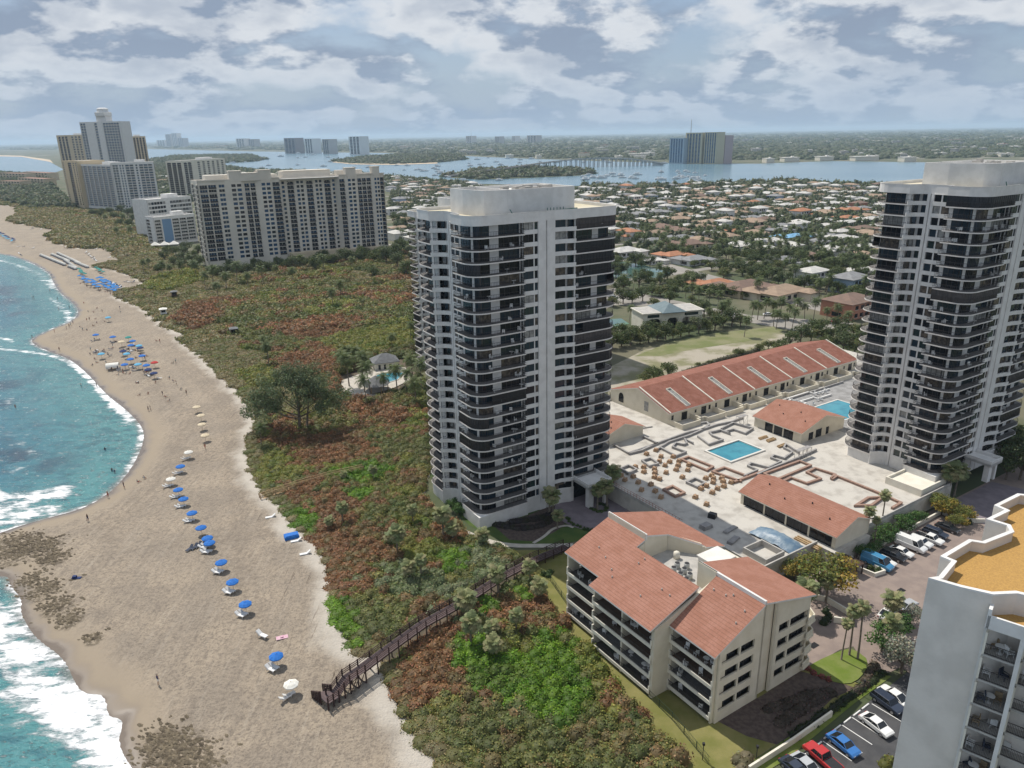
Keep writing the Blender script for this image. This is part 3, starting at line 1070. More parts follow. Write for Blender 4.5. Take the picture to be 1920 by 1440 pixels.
def palm(seed, h, lean, nf, fl, droop, cols, name, label, trunk_r=.16, bushy=0.0, lw=.42):
    def make():
        rd = random.Random(seed)
        o = thing(name, label, 'palm tree')
        tb = MB()
        tb.tube([(0, 0, -.3), (lean * .25, 0, h * .35), (lean * .65, 0, h * .7), (lean, 0, h)], [trunk_r * 1.35, trunk_r, trunk_r * .85, trunk_r * .8], 7)
        part('trunk', tb, M_PBARK, o, True)
        V, Q, C = [], [], []
        for i in range(nf):
            az = 6.283 * i * .381966 + rd.uniform(-.2, .2)
            el = R(80) - (R(115) + R(25) * bushy) * (i / nf) ** .9
            L = fl * rd.uniform(.85, 1.1)
            p = Vector((lean, 0, h))
            segs = 7
            base = Vector(cols[rd.randrange(len(cols))])
            if i > nf * .88:
                base = base * .55 + Vector((.14, .10, .05)) * .5
            pts = []
            e = el
            for k in range(segs + 1):
                pts.append(p.copy())
                d = Vector((math.cos(az) * math.cos(e), math.sin(az) * math.cos(e), math.sin(e)))
                p += d * (L / segs)
                e -= droop / segs * (1 + .6 * k / segs)
            side0 = Vector((-math.sin(az), math.cos(az), 0))
            for k in range(segs):
                a, b = pts[k], pts[k + 1]
                d = (b - a).normalized()
                up = side0.cross(d) * -1
                wd = lw * L / 3.2 * math.sin(math.pi * (.12 + .86 * (k + .5) / segs)) ** .7
                for sg in (1, -1):
                    for sub in range(2):
                        s0 = a + (b - a) * (sub * .5)
                        s1 = a + (b - a) * (sub * .5 + .36)
                        tip = s1 + side0 * (sg * wd * 2.0) - Vector((0, 0, 1)) * (wd * rd.uniform(.5, 1.1)) + d * wd * .8
                        o4 = len(V)
                        V += [s0, s1, tip + d * .06, tip - d * .06]
                        Q.append((o4, o4 + 1, o4 + 2, o4 + 3))
                        cc = base * rd.uniform(.75, 1.25)
                        C += [cc, cc, cc * 1.05, cc * 1.05]
        part('crown', leaf_mesh('crown', np.array([tuple(v) for v in V]), np.array(Q), np.array([tuple(c) for c in C])), None, o)
        return o
    return Proto(make)


CG = [(.09, .125, .045), (.12, .15, .055), (.075, .105, .04)]
CB = [(.20, .235, .10), (.25, .27, .125), (.16, .20, .09), (.27, .25, .13)]
COCO = [palm(3, 8.5, 1.0, 22, 3.3, R(75), CG, 'coconut_palm', 'tall coconut palm with drooping dark fronds'), palm(4, 6.5, -.6, 20, 3.0, R(85), [(.10, .135, .045), (.13, .155, .06)], 'coconut_palm', 'coconut palm with drooping fronds')]
CABB = [palm(7, 4.2, .2, 34, 1.55, R(60), CB, 'cabbage_palm', 'cabbage palm with a round grey green head', .15, .9, .62), palm(8, 3.0, -.15, 30, 1.45, R(60), CB, 'cabbage_palm', 'short cabbage palm', .15, .9, .62)]
TREES = [broad(21, 7.5, 3.9), broad(22, 6.0, 3.6, ((.10, .135, .045), (.125, .16, .05), (.08, .11, .038))), broad(23, 8.5, 4.2, ((.075, .105, .04), (.095, .125, .05))), broad(24, 5.0, 3.2, ((.15, .17, .06), (.12, .15, .05), (.17, .18, .075)))]


def pine():
    o = thing('casuarina_tree', 'large feathery casuarina pine leaning out over the dune edge', 'tree', (*g2(562, 812), 0), 0)
    rd = random.Random(4)
    tb = MB()
    lobes = []
    tb.tube([(0, 0, -.3), (.3, .2, 4), (.2, .6, 8), (1.0, .8, 13)], [.42, .34, .26, .1], 8)
    tb.tube([(1.6, .5, -.3), (2.2, .4, 4), (3.2, .2, 9)], [.3, .24, .08], 7)
    limbs = [(-10.5, 3, 6.2), (-8.5, -1, 8.2), (-6, 2, 10.2), (-3.5, -2, 11.5), (0, 1, 14.5), (3, 2, 14), (5.5, -1, 12), (7.5, 1.5, 9.5), (9.5, 2, 7.5), (6, -3, 7.5), (-5, -3, 6.5), (2, -3, 9.5), (-2, 2.5, 12.5), (1, 3, 10.5), (4.2, 2, 11), (-7.5, 2, 7.2), (1.5, -1, 12.4)]
    for x, y, z in limbs:
        tb.tube([(.3, .3, min(z * .5, 6)), (x * .5, y * .5, z * .72), (x * .95, y, z)], [.17, .1, .03], 5)
        for _ in range(11):
            s = rd.uniform(.8, 1.8)
            lobes.append((x + rd.gauss(0, 1.7), y + rd.gauss(0, 1.5), z + rd.gauss(-.3, 1.2), s, s * rd.uniform(.8, 1.3)))
    part('trunk', tb, M_BARK, o, True)
    part('crown', crown_mesh(9, lobes, .34, ((.14, .185, .085), (.17, .21, .10), (.11, .15, .075)), .50), None, o)
    o.scale = (1.22, 1.22, 1.3)

# ================================================================== the curved balcony towers
M_RAIL = mat('bronze_railing', (.05, .045, .045), rough=.5)
M_SLAB = mat('slab_edge', (.72, .69, .65), (.64, .61, .58), .6, .85)
M_FLOOR = mat('balcony_floor', (.22, .21, .205), (.15, .145, .14), .4, .8)
M_SHUT = [mat('black_screen', (.014, .016, .02), (.022, .024, .028), 2., .35, .4), mat('brown_shutter', (.085, .075, .072), (.06, .055, .055), 1., .6), mat('charcoal_screen', (.03, .03, .035), rough=.3)]
M_ROOFY = mat('yellowed_roof', (.52, .47, .34), (.58, .53, .42), .2, .9)
M_GREENP = mat('green_paint', (.02, .14, .11), rough=.5)
GL = GLASS + [M_RAIL]
FL0, FLH = 3.16, 2.495


def tower(name, label, loc, rz, seed, canopy, group, NF=25):
    rd = random.Random(seed)
    T = thing(name, label, 'apartment tower', loc, rz, group)
    zt = FL0 + FLH * NF
    TOP0, TOP1 = zt - .235, zt + 1.665
    DZ = zt - 65.535
    bay = [(-.9, 7.6), (-.9, 3.4)] + arc(2.6, 3.2, 3.5, 180, 270, 8) + [(11.7, -.3)]
    rb = [(24.2, -.7)] + arc(33, 2.8, 3.5, -90, 0, 6) + [(36.5, 10.5)]
    lb = [(8.5, 24.0)] + arc(1.6, 20.5, 3.5, 90, 180, 6) + [(-1.9, 15.4)]
    # facade lines behind the balconies: (fraction of the line, wall or glass)
    bays = [('bay', bay, 1.75, [(.05, 'W'), (.25, 'G'), (.035, 'W'), (.215, 'G'), (.13, 'W'), (.30, 'G'), (.02, 'W')]),
            ('right', rb, 1.6, [(.02, 'W'), (.25, 'G'), (.085, 'W'), (.19, 'G'), (.05, 'W'), (.20, 'G'), (.10, 'W'), (.105, 'G')]),
            ('back', lb, 1.6, [(.22, 'G'), (.08, 'W'), (.22, 'G'), (.04, 'W'), (.34, 'G'), (.10, 'W')])]
    wall = MB()
    wins = Bank('window', GL, T)

    def along(path, f0, f1):
        L = [0.0]
        for a, b in zip(path[:-1], path[1:]):
            L.append(L[-1] + math.dist(a, b))
        tot = L[-1]
        s0, s1 = f0 * tot, f1 * tot

        def at(s):
            for i in range(len(path) - 1):
                if s <= L[i + 1] + 1e-9:
                    k = (s - L[i]) / max(L[i + 1] - L[i], 1e-9)
                    return (path[i][0] + (path[i + 1][0] - path[i][0]) * k, path[i][1] + (path[i + 1][1] - path[i][1]) * k)
            return path[-1]
        return [at(s0)] + [path[i] for i in range(len(path)) if s0 + .05 < L[i] < s1 - .05] + [at(s1)]

    def glazing(line, z0, z1, gi):
        w = wins.new()
        w.sheet(line, z0, z1, gi)
        for a, b in zip(line[:-1], line[1:]):
            n = max(1, round(math.dist(a, b) / 1.3))
            for i in range(n + 1):
                x, y = a[0] + (b[0] - a[0]) * i / n, a[1] + (b[1] - a[1]) * i / n
                w.box(x - .04, x + .04, y - .04, y + .04, z0, z1, 5)
            o = offset([a, b], -.03)
            w.bar((*o[0], z0 + .06), (*o[1], z0 + .06), .06, .12, 5)
            w.bar((*o[0], z1 - .05), (*o[1], z1 - .05), .06, .1, 5)

    def pick():
        return rd.choices(range(5), (34, 30, 15, 8, 13))[0]

    for key, path, dep, segs in bays:
        inner = offset(path, dep)
        f = 0.0
        pieces = []
        for w_, k in segs:
            pieces.append((along(inner, f, min(1.0, f + w_)), k))
            f += w_
        for line, k in pieces:
            if k == 'W':
                wall.wall(line, .3, 0, TOP0)
        enclosed = {fl for fl in range(NF) if rd.random() < (.07 if key != 'right' else .16)}
        for fl in range(NF):
            z = FL0 + fl * FLH
            zc = z + FLH
            if not (canopy and key == 'right' and fl == 0):
                sl = MB()
                n = len(path)
                o2 = offset(path, dep + .25)
                inn = offset(path, .16)
                for i in range(n - 1):
                    sl.prism([path[i], path[i + 1], o2[i + 1], o2[i]], z - .24, z)
                    sl.prism([inn[i], inn[i + 1], o2[i + 1], o2[i]], z + .003, z + .02, 1, bottom=False)
                B = part('balcony', sl, [M_SLAB, M_FLOOR], T)
                rl = MB()
                ip = offset(path, .08)
                for i in range(n - 1):
                    a, b = ip[i], ip[i + 1]
                    rl.bar((*a, z + 1.02), (*b, z + 1.02), .055, .055)
                    rl.bar((*a, z + .12), (*b, z + .12), .04, .04)
                    m_ = max(1, round(math.dist(a, b) / .36))
                    for q in range(m_):
                        x, y = a[0] + (b[0] - a[0]) * q / m_, a[1] + (b[1] - a[1]) * q / m_
                        rl.box(x - .018, x + .018, y - .018, y + .018, z, z + 1.0)
                for e in (0, -1):
                    rl.bar((*ip[e], z + 1.02), (*inner[e], z + 1.02), .06, .07)
                    rl.bar((*ip[e], z + .5), (*inner[e], z + .5), .03, .06)
                part('railing', rl, M_RAIL, B)
                if fl in enclosed and fl > 0:
                    sh = MB()
                    frac = (0, 1) if rd.random() < (.35 if key == 'bay' else .75) else rd.choice(((0, .5), (.55, 1), (.1, .45)))
                    ln = along(offset(path, .2), *frac)
                    si = rd.choices((0, 1, 2), (5, 4 if key == 'right' else 1, 3))[0]
                    sh.wall(ln, .08, z + .02, zc - .23, 0)
                    for a, b in zip(ln[:-1], ln[1:]):
                        m_ = max(1, round(math.dist(a, b) / .8))
                        for q in range(m_):
                            x, y = a[0] + (b[0] - a[0]) * q / m_, a[1] + (b[1] - a[1]) * q / m_
                            sh.box(x - .05, x + .05, y - .05, y + .05, z, zc - .22)
                    part('screen', sh, M_SHUT[si], B)
            for line, k in pieces:
                if k == 'G':
                    wall.wall(line, .25, zc - .32, zc)
                    glazing(offset(line, .06), z, zc - .32, pick())
                    if fl == 0:
                        wall.wall(line, .25, 0, z)
    # window columns between the balconies
    def column(sp, wins_, gl_line, piers, zlist):
        """sp: spandrel plan line; wins_: glazed stretches; piers: white uprights"""
        for fl in range(NF):
            z = FL0 + fl * FLH
            wall.wall(sp, .22, z - .22, z + .66)
            wall.wall(sp, .22, z + FLH - .36, z + FLH - .25) if fl == NF - 1 else None
            for a, b in wins_:
                glazing([a, b], z + .5, z + FLH - .2, pick())
        wall.wall(sp, .22, 0, FL0 - .2)
        wall.wall(gl_line, .2, 0, TOP0)
        for a, b in piers:
            wall.wall([a, b], .25, 0, TOP0)
    column([(11.7, .2), (15.1, .2)], [((11.75, .38), (14.1, .38)), ((14.35, .38), (15.05, .38))], [(11.7, .75), (15.2, .75)], [((14.1, .32), (14.35, .32))], None)
    column([(19.3, .1), (21.2, .02), (22.3, -.35), (23.3, -.7), (24.2, -.7)], [((19.35, .4), (22.1, .4)), ((22.8, .4), (24.1, .4))], [(19.2, .75), (24.3, .75)], [((23.95, -.4), (24.25, -.4))], None)
    column([(.7, 11.3), (.7, 7.6)], [((1.0, 9.3), (1.0, 7.9)), ((1.0, 11.1), (1.0, 9.7))], [(1.15, 11.4), (1.15, 7.4)], [((.85, 9.65), (.85, 9.35))], None)
    column([(-1.9, 15.4), (-1.3, 15.1), (-.2, 14.5), (.7, 13.6), (1.0, 12.8)], [((1.55, 14.1), (1.55, 12.95)), ((.9, 15.5), (1.5, 14.9))], [(1.7, 17.2), (1.7, 12.6)], [((-1.6, 15.5), (-1.2, 15.3))], None)
    # plain shafts
    for pth, z1 in (([(15.1, 0), (16.95, 0)], TOP0), ([(17.3, 0), (19.3, 0)], TOP0)):
        wall.wall(pth, .8, 0, z1)
    wall.wall([(16.95, .35), (17.3, .35)], .4, 0, TOP0)
    wall.wall([(.9, 12.8), (.9, 12.15)], .8, 0, TOP0)
    wall.wall([(.9, 11.9), (.9, 11.3)], .8, 0, TOP0)
    wall.wall([(1.2, 12.15), (1.2, 11.9)], .4, 0, TOP0)
    # sides away from the sea
    wall.wall([(36.5, 10.5), (36.5, 24), (8.5, 24)], .4, 0, TOP0)
    for fl in range(NF):
        z = FL0 + fl * FLH
        for a, b in (((36.53, 12), (36.53, 14.5)), ((36.53, 16), (36.53, 20)), ((30, 24.03), (26, 24.03)), ((22, 24.03), (17, 24.03)), ((14, 24.03), (11, 24.03))):
            w = wins.new()
            w.sheet([a, b], z + .4, z + 2.1, pick())
    # base under the bays
    wall.prism([(-.9, 7.4), (-.9, -.3), (11.7, -.3), (11.7, 3), (3, 7.4)], 0, FL0 - .22)
    wall.prism([(2, 23.8), (-1.5, 21.5), (-1.7, 15.5), (1.2, 15.5), (8, 23.8)], 0, FL0 - .22)
    wall.prism([(30.5, .2), (34, .2), (36.3, 3), (36.3, 11), (30.5, 11)], 0, FL0 - .22)
    # parapet and roof
    outl = [(36.5, 24), (8.5, 24)] + lb[1:] + [(-1.3, 15.1), (-.2, 14.5), (.8, 13.6), (.95, 12.8), (.95, 11.3), (.7, 7.6)] + bay + [(11.7, 0), (19.7, 0), (21.2, -.1), (22.3, -.4), (23.3, -.75)] + rb
    pa = MB()
    pa.wall(outl, .3, TOP0, TOP1, closed=True)
    pa.wall(offset(outl, -.05, True), .1, TOP1, TOP1 + .08, closed=True)
    part('parapet', pa, WHITE, T)
    rf = MB()
    ins = offset(outl, .3, True)
    rf.add([(x, y, 66.55 + DZ) for x, y in ins], [tuple(range(len(ins)))])
    sof = MB()
    sof.add([(x, y, TOP0 - .02) for x, y in ins], [tuple(range(len(ins)))[::-1]])
    R_ = part('roof', rf, M_ROOFY, T)
    part('soffit', sof, WHITE, R_)
    part('wall', wall, WHITE, T)
    wins.done()
    ph = MB()
    pth = [(3.6, 10.5), (4.6, 3.6), (9.8, 2.6), (26, 2.6), (26, 16), (3.6, 16)]
    ph.wall(pth, .3, 66.5 + DZ, 71.6 + DZ, closed=True)
    ph.wall([(9.8, 2.6), (9.8, 16)], .3, 66.5 + DZ, 71.6 + DZ)
    P_ = part('penthouse', ph, WHITE, T)
    top = MB()
    top.prism([(10, 3), (25.7, 3), (25.7, 15.7), (10, 15.7)], 70.7 + DZ, 70.95 + DZ)
    top.prism([(4.2, 10), (5, 4.2), (9.5, 3.4), (9.5, 15.6), (4.2, 15.6)], 69.2 + DZ, 69.4 + DZ)
    part('penthouse_roof', top, ROOFW, P_)
    eq = MB()
    for _ in range(9):
        x, y = rd.uniform(11, 24), rd.uniform(3.6, 13)
        s = rd.uniform(.5, 1.1)
        eq.box(x - s, x + s, y - s * .7, y + s * .7, 70.95 + DZ, 70.95 + DZ + rd.uniform(.5, 1.2))
    for _ in range(5):
        x, y = rd.uniform(5.2, 9), rd.uniform(5, 13)
        eq.lathe([(.7, 69.4 + DZ), (.7, 70.9 + DZ), (.3, 71.2 + DZ)], 10, 0, (x, y))
    part('roof_plant', eq, CONC, P_)
    gp = MB()
    gp.bar((9.5, 1.0, 66.75), (25.5, 1.0, 67.15), .35, .3)
    gp.bar((10, 1.3, 66.7), (9.2, 1.3, 67.9), .12, .12)
    for i in range(6):
        gp.bar((18 + i * .8, 1.0, 67.0), (18 + i * .8, 1.0, 67.7), .1, .1)
    gp.v = [(x, y, z + DZ) for x, y, z in gp.v]
    part('window_cleaning_rail', gp, M_GREENP, T)
    if canopy:
        u0, u1, v0, zc = canopy
        c = MB()
        c.box(u0, u1, v0, .1, zc - 1.35, zc - .75)
        c.wall([(u0, .1), (u0, v0), (u1, v0), (u1, .1)], .25, zc - 1.35, zc)
        c.box(u0 + .6, u0 + 2.0, v0 + .5, v0 + 1.7, 0, zc - 1.3)
        c.box(u1 - 1.6, u1 - .8, v0 + .5, v0 + 1.3, 0, zc - 1.3)
        part('entrance_canopy', c, WHITE, T)
        lo = MB()
        lo.box(u0 - 3.5, u1 - .5, .35, .45, 0, 4.6)
        part('lobby_glass', lo, GLASS[0], T)
    return T


T1_UV = (72.8, 124.9)
tower('apartment_tower', 'tall white tower with curved dark balconies beside the dune scrub', (-7.0, 144.4, 0), R(31.5), 7, (24.2, 31.0, -6.2, 6.5), 'curved balcony towers')
tower('apartment_tower', 'second curved balcony tower standing behind the pool deck and tan roofed block', (97.4, 154.6, 3.0), R(32), 8, (11.5, 16.5, -6.0, 5.6), 'curved balcony towers')
tower('apartment_tower', 'hidden rear balcony tower mostly covered by the central white tower', (-22.0, 250.0, 0), R(31.5), 9, None, 'curved balcony towers', 21).scale = (1.75, 1, 1)


# chairs and tables on the tower balconies
def patio(kind):
    def f():
        m_ = MB()
        if kind:
            m_.lathe([(.3, 0), (.05, .04), (.05, .68), (.5, .70), (.5, .75)], 10)
            return solo('patio_table', m_, M_WPL, 'round white table on a balcony of a curved tower', 'table', (0, 0, 0), 0, 'tables on the tower balconies')
        m_.box(-.3, .3, -.3, .3, .32, .44)
        m_.box(-.3, .3, .24, .34, .44, 1.0)
        for q in (-.28, .24):
            m_.box(q, q + .06, -.3, .3, .58, .64)
            m_.box(q, q + .06, -.28, -.22, 0, .58)
            m_.box(q, q + .06, .22, .28, 0, .58)
        return solo('patio_chair', m_, M_WPL, 'white chair on a balcony of a curved tower', 'chair', (0, 0, 0), 0, 'chairs on the tower balconies')
    return Proto(f)


PCH, PTB = patio(0), patio(1)
rd = random.Random(17)
for ox, oy, oz, ang, n in ((-7.0, 144.4, 0, R(31.5), 85), (97.4, 154.6, 3.0, R(32), 60)):
    for i in range(n):
        fl = rd.randrange(1, 25)
        u, v = rd.choice(((rd.uniform(3, 11), rd.uniform(.25, .95)), (rd.uniform(25, 32.5), rd.uniform(-.2, .35)), (rd.uniform(-.4, .3), rd.uniform(3.5, 7)), (rd.uniform(3, 11), rd.uniform(.25, .95))))
        p = (ox + u * math.cos(ang) - v * math.sin(ang), oy + u * math.sin(ang) + v * math.cos(ang), oz + FL0 + fl * FLH)
        (PTB if i % 4 == 0 else PCH).put(p, rd.random() * 6.28)

# ================================================================== the tiled apartment block
def tilemat(name, c1, c2, rows, ang):
    m = bpy.data.materials.new(name)
    m.use_nodes = True
    t = NT(m.node_tree)
    b = m.node_tree.nodes['Principled BSDF']
    b.inputs['Roughness'].default_value = .8
    b.inputs['Specular IOR Level'].default_value = .2
    tc = t.n('ShaderNodeTexCoord')
    sp = t.n('ShaderNodeSeparateXYZ')
    t.l(tc.outputs['Object'], sp.inputs[0])
    along, across = (sp.outputs[0], sp.outputs[1]) if ang == 0 else (sp.outputs[1], sp.outputs[0])
    fr = t.math('FRACT', t.math('MULTIPLY', across, rows))
    line = t.ramp(fr, .0, .28, 1.0, 0.0)
    fr2 = t.math('FRACT', t.math('MULTIPLY', along, 2.6))
    rolls = t.ramp(fr2, .0, .3, 1.0, 0.0)
    geo = t.n('ShaderNodeNewGeometry').outputs['Position']
    base = t.mix(t.ramp(t.noise(geo, .5, 5.0, .6), .36, .64), c1, c2)
    base = t.mix(t.math('MULTIPLY', t.ramp(t.noise(geo, 3.2, 3.0, .7), .48, .62), .35), base, tuple(x * .72 for x in c1))
    dark = t.mix(t.math('MULTIPLY', line, .55), base, tuple(x * .42 for x in c1))
    dark = t.mix(t.math('MULTIPLY', rolls, .22), dark, tuple(x * .55 for x in c1))
    t.l(dark, b.inputs['Base Color'])
    bn = t.n('ShaderNodeBump')
    bn.inputs['Strength'].default_value = .6
    bn.inputs['Distance'].default_value = .08
    t.l(t.math('ADD', fr, t.math('MULTIPLY', fr2, .4)), bn.inputs['Height'])
    t.l(bn.outputs[0], b.inputs['Normal'])
    return m


TILE_U = tilemat('terracotta_tiles', (.315, .148, .102), (.37, .185, .135), 1.9, 0 if False else 1)
TILE_V = tilemat('terracotta_tiles_across', (.315, .148, .102), (.37, .185, .135), 1.9, 0)
TILE_O = tilemat('old_tiles', (.235, .095, .065), (.30, .135, .10), 1.7, 0)

LB = thing('apartment_block', 'four storey cream block with terracotta tiled roofs above the dune lawn', 'apartment block', (28.8, 86.6, 0), R(33))
M_TILES = [mat('balcony_tiles', (.10, .09, .08), (.07, .065, .06), 1.5, .8), mat('brown_balcony_tiles', (.14, .095, .07), (.10, .07, .055), 1.5, .8), mat('grey_balcony_tiles', (.17, .17, .175), (.13, .13, .135), 1.5, .8)]
FLZ = [1.0, 3.75, 6.5, 9.25]
lw = MB()


def roof_slab(mb, poly, zfun, th=.28, mi=0):
    n = len(poly)
    ar = sum(poly[i][0] * poly[(i + 1) % n][1] - poly[(i + 1) % n][0] * poly[i][1] for i in range(n))
    if ar < 0:
        poly = poly[::-1]
    vs = [(x, y, zfun(x, y) - th) for x, y in poly] + [(x, y, zfun(x, y)) for x, y in poly]
    fs = [(i, (i + 1) % n, n + (i + 1) % n, n + i) for i in range(n)]
    mb.add(vs, [tuple(range(n, 2 * n))], mi)
    mb.add(vs, fs + [tuple(range(n - 1, -1, -1))], 1)


z1 = lambda x, y: 12.5 + (x + 5.0) * .392          # front slope over the wide bay
z2 = lambda x, y: 12.0 + (x + 1.2) * .515          # front slope over the gable bay
zb = lambda x, y: 17.3 - (x - 8.6) * .262          # rear slopes
zb1 = lambda x, y: 17.9 - (x - 6.9) * .285
# side gable wall, front half, with openings
def gable(mb, u0, u1, openings, v, zf, levels):
    """wall in the plane v, from u0 to u1 under a sloping roof, cut by strip openings"""
    xs = sorted({u0, u1} | {a for o in openings for a in o})
    zs = []
    for l in levels:
        zs += [l[0], l[1]]
    for a, b in zip(xs[:-1], xs[1:]):
        op = any(o[0] <= a and b <= o[1] for o in openings)
        ztop = (zf(a, v) - .15, zf(b, v) - .15)
        if not op:
            mb.prism([(a, v), (b, v), (b, v + .3), (a, v + .3)], 0, [ztop[0], ztop[1], ztop[1], ztop[0]])
        else:
            z = 0
            for lo, hi in levels:
                mb.prism([(a, v), (b, v), (b, v + .3), (a, v + .3)], z, lo)
                z = hi
            mb.prism([(a, v), (b, v), (b, v + .3), (a, v + .3)], z, [ztop[0], ztop[1], ztop[1], ztop[0]])


lev = [(f + .9, f + 2.42) for f in FLZ]
gable(lw, -.2, 9.1, [(.3, 3.9), (4.25, 7.2)], 0.0, z2, lev)
gable(lw, 11.6, 20.0, [(12.7, 15.0), (15.35, 19.7)], 0.0, zb, lev)
lw.prism([(9.1, .5), (11.6, .5), (11.6, .9), (9.1, .9)], 0, 16.2)
lw.box(8.8, 9.1, .3, 1.0, 0, 16.9)
lw.prism([(9.1, 0), (9.1, .35), (8.7, .35), (8.7, 0)], 0, 17.2)
lw.prism([(11.55, 0), (12.0, 0), (12.0, .35), (11.55, .35)], 0, 16.3)
# inner front walls behind the balconies
bal = []
lbw = Bank('window', GL, LB)
def front(v0, v1, uo, ui, posts, zf, levels=FLZ):
    """a stack of balconies facing the sea: slab edge at u=uo, facade at u=ui"""
    lw.box(ui, ui + .3, v0, v1, 0, 13.0)
    for v in posts:
        lw.box(uo + .3, ui + .2, v - .16, v + .16, 0, zf(uo + .6, 0) - .2)
    for z in levels:
        b = MB()
        b.box(uo, ui, v0 + .02, v1 - .02, z - .3, z)
        b.box(uo - .02, uo + .2, v0 + .02, v1 - .02, z - .32, z + .28)
        for v in (v0 + .02, v1 - .27):
            b.box(uo, uo + 1.9, v, v + .25, z, z + 1.1)
        b.box(uo + .22, ui - .02, v0 + .3, v1 - .3, z + .004, z + .03, 1)
        B = part('balcony', b, [PALE, M_TILES[int(z * 3 + v0) % 3]], LB)
        r = MB()
        r.bar((uo + .1, v0 + .2, z + 1.1), (uo + .1, v1 - .2, z + 1.1), .06, .06)
        n = int((v1 - v0) / .28)
        for i in range(n):
            v = v0 + .2 + (v1 - v0 - .4) * i / n
            r.box(uo + .08, uo + .12, v - .02, v + .02, z + .25, z + 1.08)
        part('railing', r, M_RAIL, B)
        n = max(2, round((v1 - v0) / 4.5))
        for i in range(n):
            a = v0 + .3 + (v1 - v0 - .5) * i / n
            e = v0 + .3 + (v1 - v0 - .5) * (i + .93) / n
            w = lbw.new()
            w.box(ui - .05, ui + .02, a, e, z + .03, z + 2.42, random.Random(int(z * 10 + a * 7)).choice((0, 0, 0, 0, 4, 2)))
            for q in (a, (a + e) / 2, e):
                w.box(ui - .08, ui + .0, q - .05, q + .05, z, z + 2.3, 5)


front(.35, 9.0, -1.0, 1.3, [.5, 8.8], z2)
front(9.3, 23.2, -4.4, -1.0, [9.5, 16.2, 23.0], z1)
front(23.4, 32.4, -2.6, .6, [23.6, 32.2], z1)
# party wall between the bays and outer walls
lw.prism([(-4.2, 8.95), (8.6, 8.95), (8.6, 9.35), (-4.2, 9.35)], 0, [12.3, 16.3, 16.3, 12.3])
lw.prism([(-2.4, 32.1), (6.9, 32.1), (19.5, 32.1), (19.5, 32.5), (6.9, 32.5), (-2.4, 32.5)], 0, [12.8, 17, 13.9, 13.9, 17, 12.8])
lw.box(19.6, 20.0, .3, 32.3, 0, 13.6)
lw.prism([(-2.5, 23.05), (6.9, 23.05), (6.9, 23.4), (-2.5, 23.4)], 0, [12.9, 16.6, 16.6, 12.9])
# terrace walls
lw.box(4.6, 4.85, 9.3, 23.1, 9, 16.1)
lw.prism([(6.9, 23.0), (12, 23.0), (12, 23.4), (6.9, 23.4)], 9, [17.6, 16.3, 16.3, 17.6])
lw.prism([(6.7, 23), (6.9, 23), (6.9, 32.4), (6.7, 32.4)], 9, 18.1)
lw.prism([(12, 23.2), (15.5, 18.6), (15.9, 18.8), (12.4, 23.4)], 9, [16.3, 15.4, 15.4, 16.3])
lw.prism([(15.5, 17.5), (19.6, 17.5), (19.6, 17.9), (15.5, 17.9)], 9, [15.3, 14.2, 14.2, 15.3])
lw.box(15.5, 15.8, 17.6, 18.9, 9, 15.2)
lw.prism([(8.5, 12.3), (20, 12.3), (20, 12.7), (8.5, 12.7)], 9, [17.1, 14.1, 14.1, 17.1])
lw.prism([(8.4, 9.0), (8.75, 9.0), (8.75, 12.7), (8.4, 12.7)], 9, 17.6)
lw.box(19.3, 19.6, 12.7, 17.6, 9, 12.6)
part('wall', lw, CREAM, LB)
lf = MB()
lf.box(4.8, 19.5, 9.3, 23.0, 13.0, 13.3)
part('roof_terrace', lf, CONC, LB)
# balcony corner at the far side
cb = MB()
for z in FLZ:
    cb.prism([(19.3, -.6), (21.4, -.3), (22.3, 1.2), (22.3, 4.5), (19.8, 4.5), (19.3, .2)], z - .3, z)
    cb.wall([(19.3, -.5), (21.3, -.2), (22.2, 1.3), (22.2, 4.5)], .2, z, z + .95)
part('corner_balcony', cb, CREAM, LB)
# dark glass behind the gable openings
for lo, hi in lev:
    for a, b_ in ((.3, 3.9), (4.25, 7.2), (12.7, 15.0), (15.35, 19.7)):
        w = lbw.new()
        w.quad((a, .6, lo - .2), (b_, .6, lo - .2), (b_, .6, hi + .1), (a, .6, hi + .1), 0)
        w.box(a, b_, .1, .16, lo + .25, lo + .31, 5)
        n = max(1, round((b_ - a) / 1.6))
        for i in range(1, n):
            w.box(a + (b_ - a) * i / n - .04, a + (b_ - a) * i / n + .04, .5, .58, lo, hi, 5)
lbw.done()
def rafters(poly, zf, mats, name='roof'):
    mb = MB()
    roof_slab(mb, poly, zf)
    return part(name, mb, mats, LB)
rafters([(-1.2, .05), (8.6, -.25), (8.6, 9.0), (-1.2, 9.0)], z2, [TILE_U, WHITE])
rafters([(-5.0, 9.05), (4.85, 9.05), (4.85, 23.0), (6.8, 23.0), (6.8, 32.6), (-2.9, 32.6), (-2.9, 23.4), (-5.0, 23.4)], z1, [TILE_U, WHITE])
rafters([(8.8, -.3), (20.6, -.4), (20.6, 12.8), (8.8, 12.8)], zb, [TILE_U, WHITE])
rafters([(7.0, 22.9), (12.0, 22.9), (15.6, 18.4), (15.6, 17.4), (20.2, 17.4), (20.2, 32.6), (7.0, 32.6)], zb1, [TILE_U, WHITE])
rc = MB()
rc.prism([(6.75, 22.9), (7.1, 22.9), (7.1, 32.6), (6.75, 32.6)], 17.0, 18.1)
part('ridge_wall', rc, WHITE, LB)
rc = MB()
rc.prism([(8.5, -.2), (8.85, -.2), (8.85, 12.7), (8.5, 12.7)], 16.9, 17.6)
part('ridge_wall', rc, WHITE, LB)
rd = random.Random(8)
